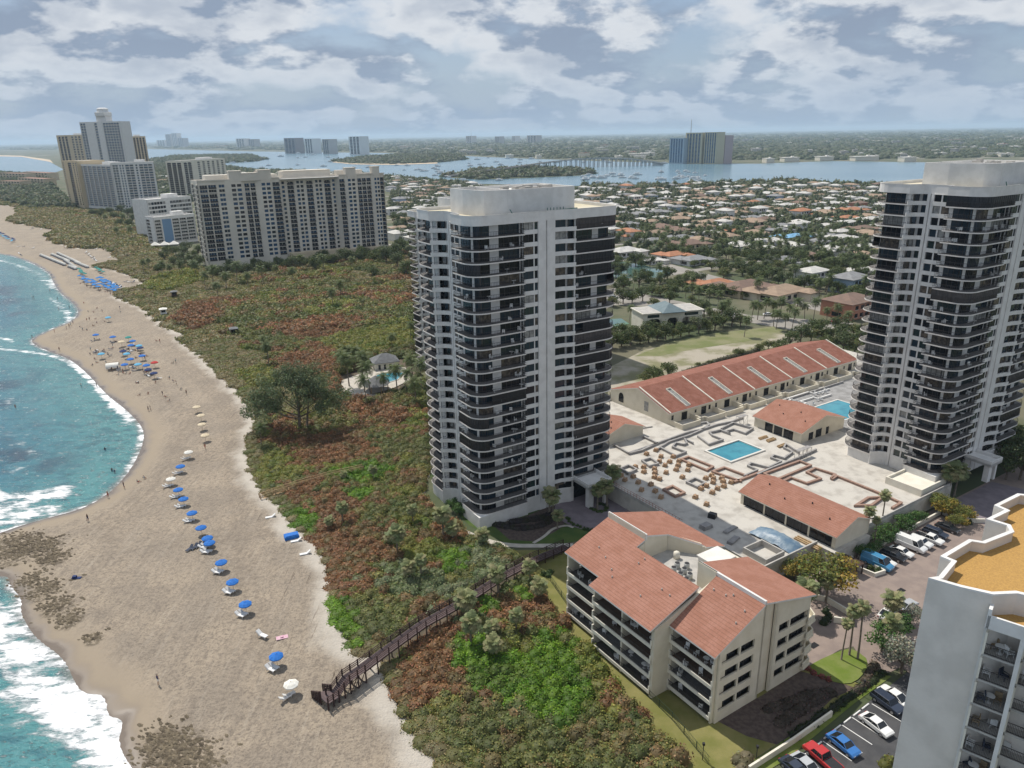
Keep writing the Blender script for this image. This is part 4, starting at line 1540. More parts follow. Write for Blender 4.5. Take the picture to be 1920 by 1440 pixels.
for i in range(34):
    uo_, v0_, v1_, zs = rd.choice(((-.6, 1, 8.3, FLZ), (-3.6, 10, 22.5, FLZ), (-3.6, 10, 22.5, FLZ), (-1.9, 24.2, 31.6, FLZ)))
    x, y = W(uo_ + rd.uniform(0, .9), rd.uniform(v0_, v1_))
    (PTB if i % 4 == 0 else PCH).put((28.8 + x, 86.6 + y, rd.choice(zs) + .03), rd.random() * 6.28, ('round table' if i % 4 == 0 else 'chair') + ' on a sea facing balcony of the tiled block', 'furniture on the tiled block balconies')
vt = random.Random(3)
vm = MB()
for _ in range(10):
    u, v = vt.uniform(-3.5, 3.8), vt.uniform(10, 31)
    vm.lathe([(.11, z1(u, v) - .1), (.11, z1(u, v) + .3), (.05, z1(u, v) + .32)], 6, 0, (u, v))
for _ in range(5):
    u, v = vt.uniform(2.5, 8), vt.uniform(1, 8.5)
    vm.lathe([(.11, z2(u, v) - .1), (.11, z2(u, v) + .3), (.05, z2(u, v) + .32)], 6, 0, (u, v))
part('roof_vent', vm, CONC, LB, kind='stuff')
# stair head and air conditioners on the terrace
sh = MB()
sh.box(13.0, 17.6, 13.2, 16.8, 13.3, 14.9)
sh.box(12.8, 17.8, 13.0, 17.0, 14.9, 15.1)
part('stair_head', sh, ROOFW, LB)
M_AC = mat('ac_metal', (.42, .43, .42), rough=.5)


def make_ac():
    o = thing('air_conditioner', 'grey cylindrical air conditioner on the roof terrace', 'air conditioner', (0, 0, 0), 0, 'air conditioners on the roof terrace')
    b = MB()
    b.lathe([(.1, 0), (.48, 0), (.48, .95), (.42, 1.0)], 12)
    part('cabinet', b, M_AC, o, True)
    f = MB()
    f.lathe([(.40, 1.0), (.40, 1.04), (.1, 1.05)], 12)
    part('fan_grille', f, DARK, o)
    return o


AC = Proto(make_ac)
for i, (u, v) in enumerate([(7.4, 14), (7.7, 15.6), (8.8, 14.6), (9.2, 16.2), (8.0, 17.4), (9.4, 18), (10.6, 17)]):
    x, y = W(u, v)
    AC.put((28.8 + x, 86.6 + y, 13.3), R(33) + i)
for i, (u, v) in enumerate([(11.5, 20.2)]):
    x, y = W(u, v)
    mb = MB()
    mb.lathe([(.1, 0), (.55, 0), (.55, 1.1), (.2, 1.35)], 14)
    solo('water_tank', mb, PALE, 'cream rounded tank on the roof terrace of the tiled block', 'tank', (28.8 + x, 86.6 + y, 13.3), 0, None, True)

# ================================================================== the pool deck
D = 3.5
DK = thing('pool_deck', 'raised white concrete deck with planters and a blue pool', 'terrace', (0, 0, 0), R(33))
dp = [(104.3, 76), (104.3, 122.3), (110, 122.3), (110, 166), (146, 168), (250, 168), (250, 128), (215, 100), (169, 96), (169, 74.3), (133, 74.0), (133, 71.9), (121, 71.9), (121, 76)]
mb = MB()
pool = [(137.6, 112.2), (149.6, 112.2), (149.6, 120.0), (137.6, 120.0)]
mb.prism(dp, -.3, D)
part('deck', mb, M_DECK, DK)
mb = MB()
mb.wall([(104.3, 76), (104.3, 122.3), (110, 122.3)][::-1], .25, D, D + .75)
part('parapet', mb, CONC, DK)
mb = MB()
mb.wall([(104.4, 96), (104.4, 76), (121, 76)], -.3, D, D + .9)
part('parapet', mb, CONC, DK)
mb = MB()
mb.wall([(133, 74.1), (169, 74.4)], .25, D, D + .7)
part('parapet', mb, CONC, DK)
mb = MB()
mb.wall([(169, 74.4), (169, 82)], .25, D, D + .8)
part('parapet', mb, CONC, DK)
mb = MB()
mb.wall([(110.1, 143), (128, 143), (138, 140.5)], .3, D, D + .35)
part('parapet', mb, CONC, DK)
mb = MB()
for i in range(46):
    v = 78 + i
    if v > 96:
        mb.bar((104.2, v, D + .7), (104.2, v, D + 1.7), .05, .05)
mb.bar((104.2, 96, D + 1.2), (104.2, 122, D + 1.2), .05, .05)
mb.bar((104.2, 96, D + 1.7), (104.2, 122, D + 1.7), .05, .05)
part('safety_rail', mb, mat('red_rail', (.30, .10, .07), rough=.7), DK)


def swimming_pool(label, poly, z, coping=.45, rim=.12):
    P_ = thing('swimming_pool', label, 'pool', (0, 0, 0), R(33))
    w = MB()
    w.add([(u, v, z + .03) for u, v in poly], [tuple(range(len(poly)))])
    part('pool_water', w, M_POOL, P_)
    c = MB()
    c.wall(poly, -coping, z, z + rim, closed=True)
    part('coping', c, mat('pool_coping', (.60, .58, .54), rough=.8), P_)
    return P_


M_POOL = mat('pool_water', (.03, .19, .26), (.045, .26, .33), .35, .06, .5, bump=.12, bscale=2.2)
swimming_pool('square turquoise pool in the middle of the white deck', pool, D, .55, .35)
swimming_pool('partly hidden turquoise pool between the clubhouse and the second tower', [(186, 113), (199, 113), (199, 124), (186, 124)], D + .02)

# planter walls
M_GREYD = mat('grey_terrace', (.30, .295, .29), (.22, .215, .21), .5, .9)
mb = MB()
mb.prism([(177.5, 107), (230, 112), (230, 133.2), (177.5, 133.2)], D, D + .012, top=True)
part('terrace', mb, M_GREYD, DK)
M_PLW = mat('planter_grey', (.27, .26, .255), (.34, .33, .32), .8, .9)
M_BRK = mat('loose_brick', (.34, .215, .165), (.26, .18, .145), 2.2, .9, bump=.6, bscale=5)


def pl(label, uv, mtl=None, h=.55, w=.35, name='planter_wall', closed=False, kind='planter', grp=None):
    u0, v0 = uv[0]
    mb = MB()
    mb.wall([(u - u0, v - v0) for u, v in uv], w, 0, h, closed=closed)
    mb.wall(offset([(u - u0, v - v0) for u, v in uv], -.04, closed), w + .08, h, h + .1, closed=closed)
    return solo(name, mb, mtl or M_PLW, label, kind, (*W(u0, v0), D), R(33), grp)


def Y(a, b):
    return 1120 + a / 3.692, 620 + b / 3.692


def yp(*ps):
    return [Winv(*g2(*Y(a, b), D)) for a, b in ps]


pl('long curved grey planter wall crossing the deck north of the pool', yp((220, 862), (310, 840), (430, 785), (540, 745), (640, 710), (740, 690), (830, 660), (930, 640), (1010, 610)), h=.5, w=.4)
pl('curved grey wall running from the deck wing to the townhouse patios', yp((420, 830), (500, 780), (640, 735), (720, 700), (780, 660), (760, 640), (680, 650)), h=.5, w=.4)
pl('zigzag grey planter walls close to the pool on its seaward side', yp((430, 820), (545, 880), (620, 850), (525, 815), (545, 790), (600, 800), (625, 790), (610, 765), (660, 790)))
pl('stepped grey planter behind the pool with a pale crate inside', yp((690, 740), (770, 800), (875, 765), (800, 735), (780, 715), (850, 700), (915, 725)))
pl('square ended grey planter between pool and clubhouse scaffolding', yp((860, 690), (940, 650), (1070, 685), (1020, 718), (940, 690), (880, 705), (915, 725)))
pl('zigzag grey planter wall beside the timber stacks and scaffold', yp((1400, 855), (1300, 790), (1285, 820), (1345, 850), (1290, 890), (1220, 870), (1195, 890), (1265, 915), (1180, 955), (1060, 925), (1035, 945), (1100, 975), (1010, 1015)))
pl('long straight grey wall from the scaffold down to the brick row', yp((1510, 830), (1380, 890), (1200, 960), (1100, 1005)), w=.4)
pl('small square empty planter near the seaward edge of the deck', yp((315, 910), (365, 895), (415, 930), (360, 945)), closed=True)
pl('small square planter against the deck rail next to the tower', yp((165, 965), (215, 945), (265, 970), (215, 995)), closed=True)
pl('small square planter among the brick pallets near the tan roofed block', yp((625, 1060), (675, 1035), (740, 1065), (690, 1090)), closed=True)
BL = [('long rectangle of loose bricks lying along the deck by the pool', ((590, 900), (630, 885), (790, 950), (755, 970)), True),
      ('rectangle of loose bricks between pallets and grey planter', ((1000, 1050), (810, 985), (880, 960), (1040, 1020)), False),
      ('large open rectangle of brick heaps behind the tan roofed block', ((1165, 1000), (1400, 915), (1465, 940), (1240, 1035)), True),
      ('bent row of brick heaps joining the open rectangle', ((1290, 1055), (1340, 1030), (1450, 1070), (1555, 1035), (1460, 990), (1510, 965), (1635, 1005), (1610, 1030)), False),
      ('long row of brick heaps running out towards the second tower base', ((1630, 1040), (1660, 1020), (1920, 1125), (2090, 1200), (2030, 1235)), False),
      ('small square of bricks at the shaded seaward edge of the deck', ((470, 1110), (520, 1090), (590, 1130), (540, 1150)), True),
      ('straight brick row beneath the grey zigzag planter', ((950, 1060), (1190, 970)), False),
      ('small brick square next to the roof box on the deck', ((1810, 1215), (1880, 1170), (1960, 1165), (1890, 1215)), True)]
for lb_, ps, cl in BL:
    pl(lb_, yp(*ps), M_BRK, .45, .5, 'brick_heap', cl, 'brick heap')


def make_pallet():
    o = thing('brick_pallet', 'pallet of tan bricks on the white deck', 'pallet', (0, 0, 0), 0, 'brick pallets on the deck')
    b = MB()
    for i in range(3):
        b.box(-.6, .6, -.5 + i * .42, -.36 + i * .42, 0, .12)
    b.box(-.6, .6, -.5, .5, .12, .17)
    part('pallet', b, WOODL, o)
    rd = random.Random(2)
    b = MB()
    for i in range(3):
        for j in range(3):
            b.box(-.55 + i * .37, -.2 + i * .37, -.45 + j * .31, -.17 + j * .31, .17, .17 + rd.uniform(.45, .75))
    part('bricks', b, mat('tan_brick', (.42, .28, .17), (.33, .22, .15), 4, .9), o)
    return o


PLT = Proto(make_pallet)
for i, (a, b_) in enumerate([(340, 860), (405, 835), (440, 878), (525, 880), (428, 912), (500, 915), (565, 910), (468, 940), (558, 940), (633, 937), (262, 950), (320, 952), (395, 965), (545, 970), (625, 972), (322, 985), (398, 992), (475, 990), (395, 1022), (430, 1035),
                             (588, 1022), (163, 1010), (190, 1040), (248, 1018), (283, 1058), (370, 1072), (400, 1118), (440, 1160), (678, 1160), (755, 1210), (750, 1030), (790, 1010), (803, 1030), (860, 1030), (800, 1058), (870, 1052), (925, 1058), (755, 1082), (718, 1102), (830, 1100), (875, 1085), (795, 1128), (305, 1110)]):
    PLT.put((*g2(*Y(a, b_), D), D), R(33) + (i * 1.7) % .5, 'pallet of tan bricks on the white deck')

# deck furniture of a building site: timber, scaffold, crates
for i, (a, b_) in enumerate([(1145, 745), (1200, 762), (1275, 800)]):
    mb = MB()
    for k in range(5):
        mb.box(-1.6 + k * .1, 1.7, -.5 + k * .22, -.3 + k * .22, 0, .2 + .14 * ((k * 7 + i) % 3))
    solo('timber_stack', mb, WOODL, ['stack of orange boards beside the pool, nearest the clubhouse glass', 'second stack of orange boards beside the pool', 'small pile of orange boards by the zigzag planter'][i], 'timber stack', (*g2(*Y(a, b_), D), D), R(33 + 60 * 0))


def scaffold(label, a, b_, n):
    o = thing('scaffold', label, 'scaffold', (*g2(*Y(a, b_), D), D), R(33))
    s = MB()
    for i in range(n + 1):
        for v in (0, 1.4):
            s.bar((i * 1.6, v, 0), (i * 1.6, v, 2.6), .06, .06)
        if i < n:
            for v in (0, 1.4):
                s.bar((i * 1.6, v, .2), (i * 1.6 + 1.6, v, 2.4), .04, .04)
                s.bar((i * 1.6, v, 2.4), (i * 1.6 + 1.6, v, 2.4), .05, .05)
        s.bar((i * 1.6, 0, 2.4), (i * 1.6, 1.4, 2.4), .05, .05)
    part('frame', s, CONC, o)
    p = MB()
    p.box(0, n * 1.6, .1, 1.3, 2.45, 2.52)
    part('platform', p, M_PLW, o)


scaffold('small scaffold frame in front of the clubhouse gable', 985, 660, 2)
scaffold('longer scaffold frame next to the timber stacks', 1395, 900, 3)

# ---- townhouse row
TH = thing('townhouse_row', 'long row of five townhouses under one faded red tile roof', 'townhouse row', (*W(143, 139.5), D), R(33))
mb = MB()
L, HE, HR = 89.0, 3.4, 7.3
for u in (0, L - .3):
    mb.prism([(u, 0), (u + .3, 0), (u + .3, 12.5), (u + .3, 25), (u, 25), (u, 12.5)], 0, [HE, HE, HR, HE + .2, HE + .2, HR])
mb.box(.3, L - .3, 0, .3, 0, HE)
mb.box(.3, L - .3, 24.7, 25, 0, HE)
mb.wall([(-8, 25), (-6.5, 25), (0, 25)], .3, 0, 1.6)
part('wall', mb, CREAM, TH)
mb = MB()
zf = lambda x, y: HE + .25 + y * (HR - HE) / 12.5
zr_ = lambda x, y: HE + .25 + (25 - y) * (HR - HE) / 12.5
roof_slab(mb, [(-.4, -.6), (L + .4, -.6), (L + .4, 12.5), (-.4, 12.5)], zf, .22)
roof_slab(mb, [(-.4, 12.5), (L + .4, 12.5), (L + .4, 25.6), (-.4, 25.6)], zr_, .22)
part('roof', mb, [TILE_O, WHITE], TH)
for i in range(6):
    u = L / 5 * i
    mb = MB()
    u = min(max(u, .2), L - .2)
    mb.prism([(u - .2, -.6), (u + .2, -.6), (u + .2, 12.5), (u - .2, 12.5)], [zf(0, -.6) - .1, zf(0, -.6) - .1, zf(0, 12.5) - .1, zf(0, 12.5) - .1], [zf(0, -.6) + .22, zf(0, -.6) + .22, zf(0, 12.5) + .3, zf(0, 12.5) + .3])
    part('party_wall', mb, PALE, TH)
tb = Bank('window', GL, TH)
for i in range(5):
    u = L / 5 * (i + .45)
    mb = MB()
    a, b_ = 0.4, 8.6
    mb.wall([(u - .8, a), (u + .9, a), (u + .9, b_), (u - .8, b_)], .22, [zf(0, a)] * 4 and 3.4, zf(0, b_) + .35, closed=True) if False else None
    for p, q in (((u - .8, a), (u - .8, b_)), ((u + .9, a), (u + .9, b_))):
        mb.prism([(p[0], a), (p[0] + .2, a), (p[0] + .2, b_), (p[0], b_)], [zf(0, a) - .1] * 2 + [zf(0, b_) - .1] * 2, [zf(0, a) + .32] * 2 + [zf(0, b_) + .42] * 2)
    mb.prism([(u - .8, b_), (u + 1.1, b_), (u + 1.1, b_ + .2), (u - .8, b_ + .2)], zf(0, b_) - .1, zf(0, b_) + .5)
    part('skylight_frame', mb, PALE, TH)
    g = tb.new()
    g.quad((u - .6, a, zf(0, a) + .04), (u + .9, a, zf(0, a) + .04), (u + .9, b_, zf(0, b_) + .06), (u - .6, b_, zf(0, b_) + .06), 3)
    # front doors, windows, patio walls
    x0 = L / 5 * i
    for du, w_, z0, z1_ in ((1.2, .8, 1.0, 2.3), (5.2, 2.2, .1, 2.4), (10.5, .7, 1.2, 2.1), (13.2, 2.0, .1, 2.4), (16.2, .8, 1.0, 2.3)):
        g = tb.new()
        g.box(x0 + du, x0 + du + w_, -.04, .1, z0, z1_, 0)
        g.box(x0 + du - .06, x0 + du + w_ + .06, -.06, -.0, z1_, z1_ + .08, 5)
    pw = MB()
    pw.wall([(x0 + .3, -5.4), (x0 + 7.4, -5.4), (x0 + 7.4, -4.2), (x0 + 10.2, -4.2), (x0 + 10.2, -5.4), (x0 + 17.4, -5.4)], .25, 0, 1.5)
    pw.box(x0 + .1, x0 + .35, -5.4, 0, 0, 1.5)
    pw.box(x0 + 8.6, x0 + 8.9, -4.2, 0, 0, 1.5)
    part('patio_wall', pw, CREAM, TH)
g = tb.new()
g.box(-.06, .02, 8.2, 9.9, 1.3, 4.2, 3)
g = tb.new()
g.add([(-.05, 20 + 1.1 * math.cos(R(a)), 2.6 + 1.3 * math.sin(R(a))) for a in range(0, 181, 20)] + [(-.05, 18.9, .9), (-.05, 21.1, .9)], [tuple(range(12))[::-1]], 0)
tb.done()


def tiled_hall(name, label, cat, u0, v0, lu, lv, he, hr, ridge_u, glass_front, mats, z=D, ov=.6, glass_side=None):
    """a hall whose ridge runs along v; local u from its seaward eave"""
    o = thing(name, label, cat, (*W(u0, v0), z), R(33))
    m_ = MB()
    zA = lambda x, y: he + (x + ov) * (hr - he) / (ridge_u + ov)
    zB = lambda x, y: hr - (x - ridge_u) * (hr - he) / (ridge_u + ov)
    for v in (0, lv - .3):
        m_.prism([(0, v), (ridge_u, v), (lu, v), (lu, v + .3), (ridge_u, v + .3), (0, v + .3)], 0, [he, hr - .2, zB(lu, 0) - .1, zB(lu, 0) - .1, hr - .2, he])
    m_.box(lu - .3, lu, .3, lv - .3, 0, zB(lu, 0) - .15)
    cut = sorted(glass_front)
    pos = .3
    for a, b_ in cut + [(lv - .3, lv)]:
        m_.box(0, .3, pos, a, 0, he - .1)
        if (a, b_) != (lv - .3, lv):
            m_.box(0, .3, a, b_, he - .55, he - .1)
        pos = b_
    part('wall', m_, CREAM, o)
    bk = Bank('window', GL, o)
    for a, b_ in cut:
        g_ = bk.new()
        g_.box(.12, .18, a, b_, 0, he - .5, 0)
        n = max(1, round((b_ - a) / 1.8))
        for i in range(n + 1):
            y = a + (b_ - a) * i / n
            g_.box(.06, .12, y - .05, y + .05, 0, he - .5, 5)
    for a, b_, zz in glass_side or []:
        g_ = bk.new()
        g_.box(a, b_, -.05, .02, .1, zz, 0)
        g_.box((a + b_) / 2 - .04, (a + b_) / 2 + .04, -.08, -.04, .1, zz, 5)
    bk.done()
    m_ = MB()
    roof_slab(m_, [(-ov, -ov * .7), (ridge_u, -ov * .7), (ridge_u, lv + ov * .7), (-ov, lv + ov * .7)], zA, .22)
    roof_slab(m_, [(ridge_u, -ov * .7), (lu + ov, -ov * .7), (lu + ov, lv + ov * .7), (ridge_u, lv + ov * .7)], zB, .22)
    part('roof', m_, mats, o)
    vb = MB()
    for k in range(4):
        y = lv * (.15 + .23 * k)
        x = ridge_u * (.45 + .3 * (k % 2))
        vb.lathe([(.14, zA(x, 0) - .1), (.14, zA(x, 0) + .35), (.06, zA(x, 0) + .36)], 6, 0, (x, y))
    part('roof_vent', vb, DARK, o)
    return o


tiled_hall('clubhouse', 'tan roofed clubhouse standing behind the square pool', 'clubhouse', 161.6, 109.6, 18.6, 15.2, 3.0, 6.0, 9.5, [(2.5, 5.5), (5.9, 8.6), (9.0, 11.6)], [TILE_U, PALE], glass_side=[(3.2, 5.0, 2.2), (6.2, 8.6, 2.4), (10.6, 11.8, 2.2)])
tiled_hall('garage_hall', 'long low tan roofed hall with dark glass along its seaward side', 'hall', 122.4, 72.8, 11.2, 23.4, 2.9, 5.4, 6.0, [(.8, 5.9), (6.3, 11.4), (11.8, 16.9), (17.3, 22.6)], [TILE_U, PALE])
tiled_hall('pump_house', 'small red roofed house half hidden behind the central white tower', 'house', 119.0, 138.0, 13.0, 9.0, 2.8, 5.0, 6.0, [(2, 4)], [TILE_U, PALE])
pl('grey kerbed planter in front of the small red roofed house', yp((110, 800), (215, 860), (330, 820), (425, 790), (320, 740)), h=.5)
mb = MB()
mb.wall([(0, 0), (10.5, 0), (10.5, 8.5), (0, 8.5)], .35, 0, 1.7, closed=True)
mb.box(.3, 10.2, .3, 8.2, 0, 1.1)
solo('roof_box', mb, PALE, 'low pale walled box at the deck corner beneath the second tower', 'roof box', (*W(157.5, 75.2), D), R(33))
# sea side of the deck: shaded service yard, tarpaulin, timber
M_TARP = mat('blue_grey_tarpaulin', (.10, .17, .25), (.20, .27, .33), .7, .45, .5, bump=.8, bscale=1.6)
rd = random.Random(6)
nx, ny = 14, 8
vs = [(-5 + 10 * i / nx, -2.3 + 4.6 * j / ny, max(.02, 1.7 * math.sin(math.pi * min(.98, max(.02, i / nx))) ** .5 * math.sin(math.pi * min(.97, max(.03, j / ny))) ** .5 + rd.uniform(-.18, .18))) for i in range(nx + 1) for j in range(ny + 1)]
fs = [(i * (ny + 1) + j, (i + 1) * (ny + 1) + j, (i + 1) * (ny + 1) + j + 1, i * (ny + 1) + j + 1) for i in range(nx) for j in range(ny)]
mb = MB()
mb.add(vs, fs)
solo('tarpaulin_heap', mb, M_TARP, 'blue grey tarpaulin over a long heap beside the tan roofed hall', 'tarpaulin', (*W(115.8, 81.5), D), R(-55), smooth=True)
mb = MB()
for k in range(4):
    mb.box(-2.8, 2.8, -.7 + k * .36, -.42 + k * .36, 0, .35 + .12 * (k % 2))
solo('timber_stack', mb, WOODL, 'pale timber stack between the tarpaulin and the hall glass', 'timber stack', (*W(119.8, 77.0), D), R(-57))
mb = MB()
mb.wall([(0, 0), (5.5, 0), (5.5, 5.5), (0, 5.5)], .3, 0, 1.3, closed=True)
solo('walled_pit', mb, CONC, 'square grey walled pit next to the tarpaulin heap', 'pit', (*W(106.5, 76.6), D), R(33))
for i, (u, v, a, b_, h, lb_) in enumerate([(108, 93, 2.6, 1.6, .9, 'grey crate of building material by the deck rail, next to the pallets'), (111.5, 89.5, 4.2, 1.0, .35, 'low grey heap of sheeting on the shaded deck'), (108.6, 86.2, 3.6, 1.2, .5, 'grey stack of boards on the shaded deck edge'), (112.6, 95.4, 1.6, 1.6, 1.0, 'dark boxed pallet in the shade at the deck rail')]):
    mb = MB()
    for k in range(3):
        mb.box(-a / 2 + .1 * k, a / 2 - .12 * k, -b_ / 2, b_ / 2, h * k / 3, h * (k + 1) / 3 - .03)
    solo('material_stack', mb, M_PLW if i != 3 else DARK, lb_, 'material stack', (*W(u, v), D), R(33 + 7 * i))
# retaining wall of the forecourt with planted beds
mb = MB()
mb.wall([(128.5, 71.0), (160, 71.4), (160.4, 66.5), (163.8, 64.0)], .35, 0, 1.0)
solo('retaining_wall', mb, PALE, 'low cream wall behind the row of parked cars', 'wall', (0, 0, 0), R(33))
mb = MB()
mb.wall([(127, 72), (124.5, 69), (125, 65.5), (127.8, 65.0), (128.6, 70.8)], .3, 0, .9)
solo('planter_wall', mb, PALE, 'curved cream planter at the end of the parked car row', 'planter', (0, 0, 0), R(33))
mb = MB()
mb.wall([(106.2, 61.5), (108.2, 59), (110.3, 60.5), (110.6, 66), (108.4, 69.5)], .3, 0, 1.2)
solo('planter_wall', mb, PALE, 'curved cream planter wall beside the gable of the tiled block', 'planter', (0, 0, 0), R(33))

rd = random.Random(23)
for i in range(26):
    u, v = rd.choice(((rd.uniform(184, 201), 125.4 + rd.uniform(0, 1.5)), (183 - rd.uniform(0, 1.5), rd.uniform(113, 124)), (rd.uniform(186, 204), 129 + rd.uniform(0, 3))))
    PCH.put((*W(u, v), D), R(33) + rd.choice((0, 1.57)), 'white chair on the terrace of the partly hidden second pool', 'chairs at the second pool')
pl('pale stepped planter on the terrace behind the clubhouse', [(181, 127), (188, 127), (188, 129), (194, 129), (194, 127.5), (201, 127.5)], WHITE, .5, .3)
pl('pale zigzag planter closest to the townhouse patios by the second pool', [(182, 131.5), (187, 131.5), (187, 133), (197, 133), (197, 131), (205, 131)], WHITE, .5, .3)
pl('long grey planter between second pool and townhouse patios', [(178, 128), (178, 132.5), (215, 132.8)], None, .5, .3)

# ================================================================== other buildings
def facade(wall, bank, trim, w, h, cols, nf, z0=0.0, ztop=0.0, rd=None, xf=lambda x, y: (x, y), th=.35, bdepth=1.1, gl=(0, 0, 1, 4), mi=0, nomull=False):
    """a facade along local x facing -y, cut by window columns; cols: (x0, x1, 'W' windows / 'B' balconies / 'G' glass band)"""
    fh = (h - z0 - ztop) / nf
    pos = 0.0

    def P(x0, x1, y0, y1, za, zb, m_, mi_=0):
        m_.prism([xf(x0, y0), xf(x1, y0), xf(x1, y1), xf(x0, y1)], za, zb, mi_)
    for x0, x1, k in sorted(cols):
        P(pos, x0, 0, th, 0, h, wall, mi)
        pos = x1
        P(x0, x1, 0, th, 0, z0, wall, mi)
        P(x0, x1, 0, th, h - ztop, h, wall, mi)
        dep = th if k != 'B' else bdepth
        for f in range(nf):
            za = z0 + f * fh
            zb = za + fh
            lo, hi = (za + fh * .25, za + fh * .87) if k == 'W' else (za + fh * .05, za + fh * .86)
            if k == 'W':
                P(x0, x1, 0, th, za, lo, wall, mi)
                P(x0, x1, 0, th, hi, zb, wall, mi)
            else:
                P(x0, x1, -.25 if k == 'B' else 0, dep, zb - fh * .12, zb, wall, mi)
                P(x0, x1, 0, dep, za, lo, wall, mi)
            g = bank.new()
            gi = rd.choice(gl)
            a, b = xf(x0, dep - .06), xf(x1, dep - .06)
            g.quad((*a, lo), (*b, lo), (*b, hi), (*a, hi), gi)
            if not nomull:
                n = max(1, round((x1 - x0) / 1.9))
                for i in range(n + 1):
                    x = x0 + (x1 - x0) * i / n
                    P(x - .07, x + .07, dep - .14, dep - .05, lo, hi, g, 5)
            if k == 'B':
                tr = trim.new()
                P(x0, x1, -.22, -.12, za + fh * .36, za + fh * .40, tr)
                P(x0, x1, -.19, -.15, za + .0, za + fh * .37, tr)
    P(pos, w, 0, th, 0, h, wall, mi)


GL6 = GLASS + [PALE, mat('azure_glass', (.03, .10, .20), rough=.1), mat('deep_azure_glass', (.02, .065, .13), rough=.1)]


def building(name, label, cat, p0, p1, h, depth, nf, front, side, wm, extra=None, shift=None, group=None, z0=3.0, ztop=2.0, roofm=None, seed=1, gl=(0, 0, 1, 4), cap=100, nomull=False, front2=None):
    """front runs from p0 to p1 (world); the left side runs back from p0"""
    rd = random.Random(seed)
    w = math.dist(p0, p1)
    o = thing(name, label, cat, (*p0, 0), math.atan2(p1[1] - p0[1], p1[0] - p0[0]), group)
    wall = MB()
    trim = Bank('balcony_rail', M_RAIL if wm is not WHITE else CONC, o, cap)
    bank = Bank('window', GL6, o, cap)
    facade(wall, bank, trim, w, h, [(a * w, b * w, k) for a, b, k in front], nf, z0, ztop, rd, xf=(lambda x, y: (x, y + shift(x / w))) if shift else (lambda x, y: (x, y)), gl=gl, nomull=nomull)
    # left side, seen from the sea: local x runs from the back corner to the front one
    facade(wall, bank, trim, depth, h, [(a * depth, b * depth, k) for a, b, k in side], nf, z0, ztop, rd, xf=lambda x, y: (y, depth - x), gl=gl, nomull=nomull)
    facade(wall, bank, trim, depth, h, [(a * depth, b * depth, k) for a, b, k in (front2 or [])], nf, z0, ztop, rd, xf=lambda x, y: (w - y, x), gl=gl, nomull=nomull)
    wall.box(0, w, depth - .35, depth, 0, h)
    part('wall', wall, wm, o)
    rf = MB()
    rf.box(.35, w - .35, .35, depth - .35, h - 1.2, h - .9)
    part('roof', rf, roofm or ROOFW, o)
    trim.done()
    bank.done()
    if extra:
        extra(o, w, depth, h)
    return o


def solve_h(p, top):
    """height at plan point p whose image reaches row `top`"""
    lo, hi = 0.0, 400.0
    cp, sp = math.cos(PITCH), math.sin(PITCH)
    for _ in range(50):
        m_ = (lo + hi) / 2
        dz_ = m_ - CAMH
        dep = p[1] * cp - dz_ * sp
        b = (p[1] * sp + dz_ * cp) * FOC / dep
        a = p[0] * FOC / dep
        y = 720 - (a * math.sin(ROLL) + b * math.cos(ROLL))
        if y > top:
            lo = m_
        else:
            hi = m_
    return lo


def bpx(name, label, cat, a, b, top, depth, nf, front, side, wm, **k):
    p0, p1 = g2(*a), g2(*b)
    return building(name, label, cat, p0, p1, solve_h(p0, top), depth, nf, front, side, wm, **k)


def even(n, a, b, frac, k='W'):
    s = (b - a) / n
    return [(a + s * i + s * (1 - frac) / 2, a + s * (i + 1) - s * (1 - frac) / 2, k) for i in range(n)]


# ---- the long cream condominium along the dune
def b1_extra(o, w, d, h):
    def bx(nm, *bs):
        m_ = MB()
        for q in bs:
            m_.box(*q)
        part(nm, m_, B1W, o)
    for x0, x1, hh in ((.155, .215, 5.2), (.30, .365, 5.2), (.215, .30, 3.6), (.775, .83, 4.5), (.93, .97, 4.8)):
        bx('roof_pier', (x0 * w, x1 * w, -1.7, 4, h - 1, h + hh), (x0 * w - .4, x1 * w + .4, -1.9, 4.4, h + hh, h + hh + .5))
    bx('cornice', (-.4, w * .41, -.6, .0, h - .2, h + .5))
    bx('cornice', (w * .735, w + .4, -.6, .0, h - .2, h + .5))
    bx('cornice', (.42 * w, .728 * w, 4.1, 4.5, h - .9, h - .4))
    for z in (h * .18, h * .86):
        bx('string_course', (-.3, w * .14, -.28, .0, z, z + .5))
        bx('string_course', (w * .225, w * .29, -.28, .0, z, z + .5))
        bx('string_course', (w * .84, w * .925, -.28, .0, z, z + .5))
    m_ = MB()
    m_.box(.05 * w, .2 * w, 8, 17, h - 1, h + 3)
    m_.box(.45 * w, .72 * w, 12, 22, h - 1, h + 3.5)
    m_.box(.46 * w, .72 * w, 11.5, 22.5, h + 3.5, h + 3.9)
    m_.box(.75 * w, .9 * w, 9, 15, h - 1, h + 3)
    m_.box(.25 * w, .42 * w, 9, 20, h - 1, h + 2.2)
    part('penthouse', m_, B1W, o)
    for c in (.477, .578, .678):
        m_ = MB()
        x = c * w
        pts = [(x + 3.2 * math.cos(R(a)), 4.2, h * .905 + 2.6 * math.sin(R(a))) for a in range(0, 181, 20)]
        m_.tube(pts, .22, 5)
        part('arch', m_, CREAM, o)
    m_ = MB()
    m_.box(.42 * w, w * .74, -6, -.4, 0, 5.5)
    m_.box(.72 * w, w * .95, -5, -.4, 0, 4.5)
    part('podium', m_, TANW, o)


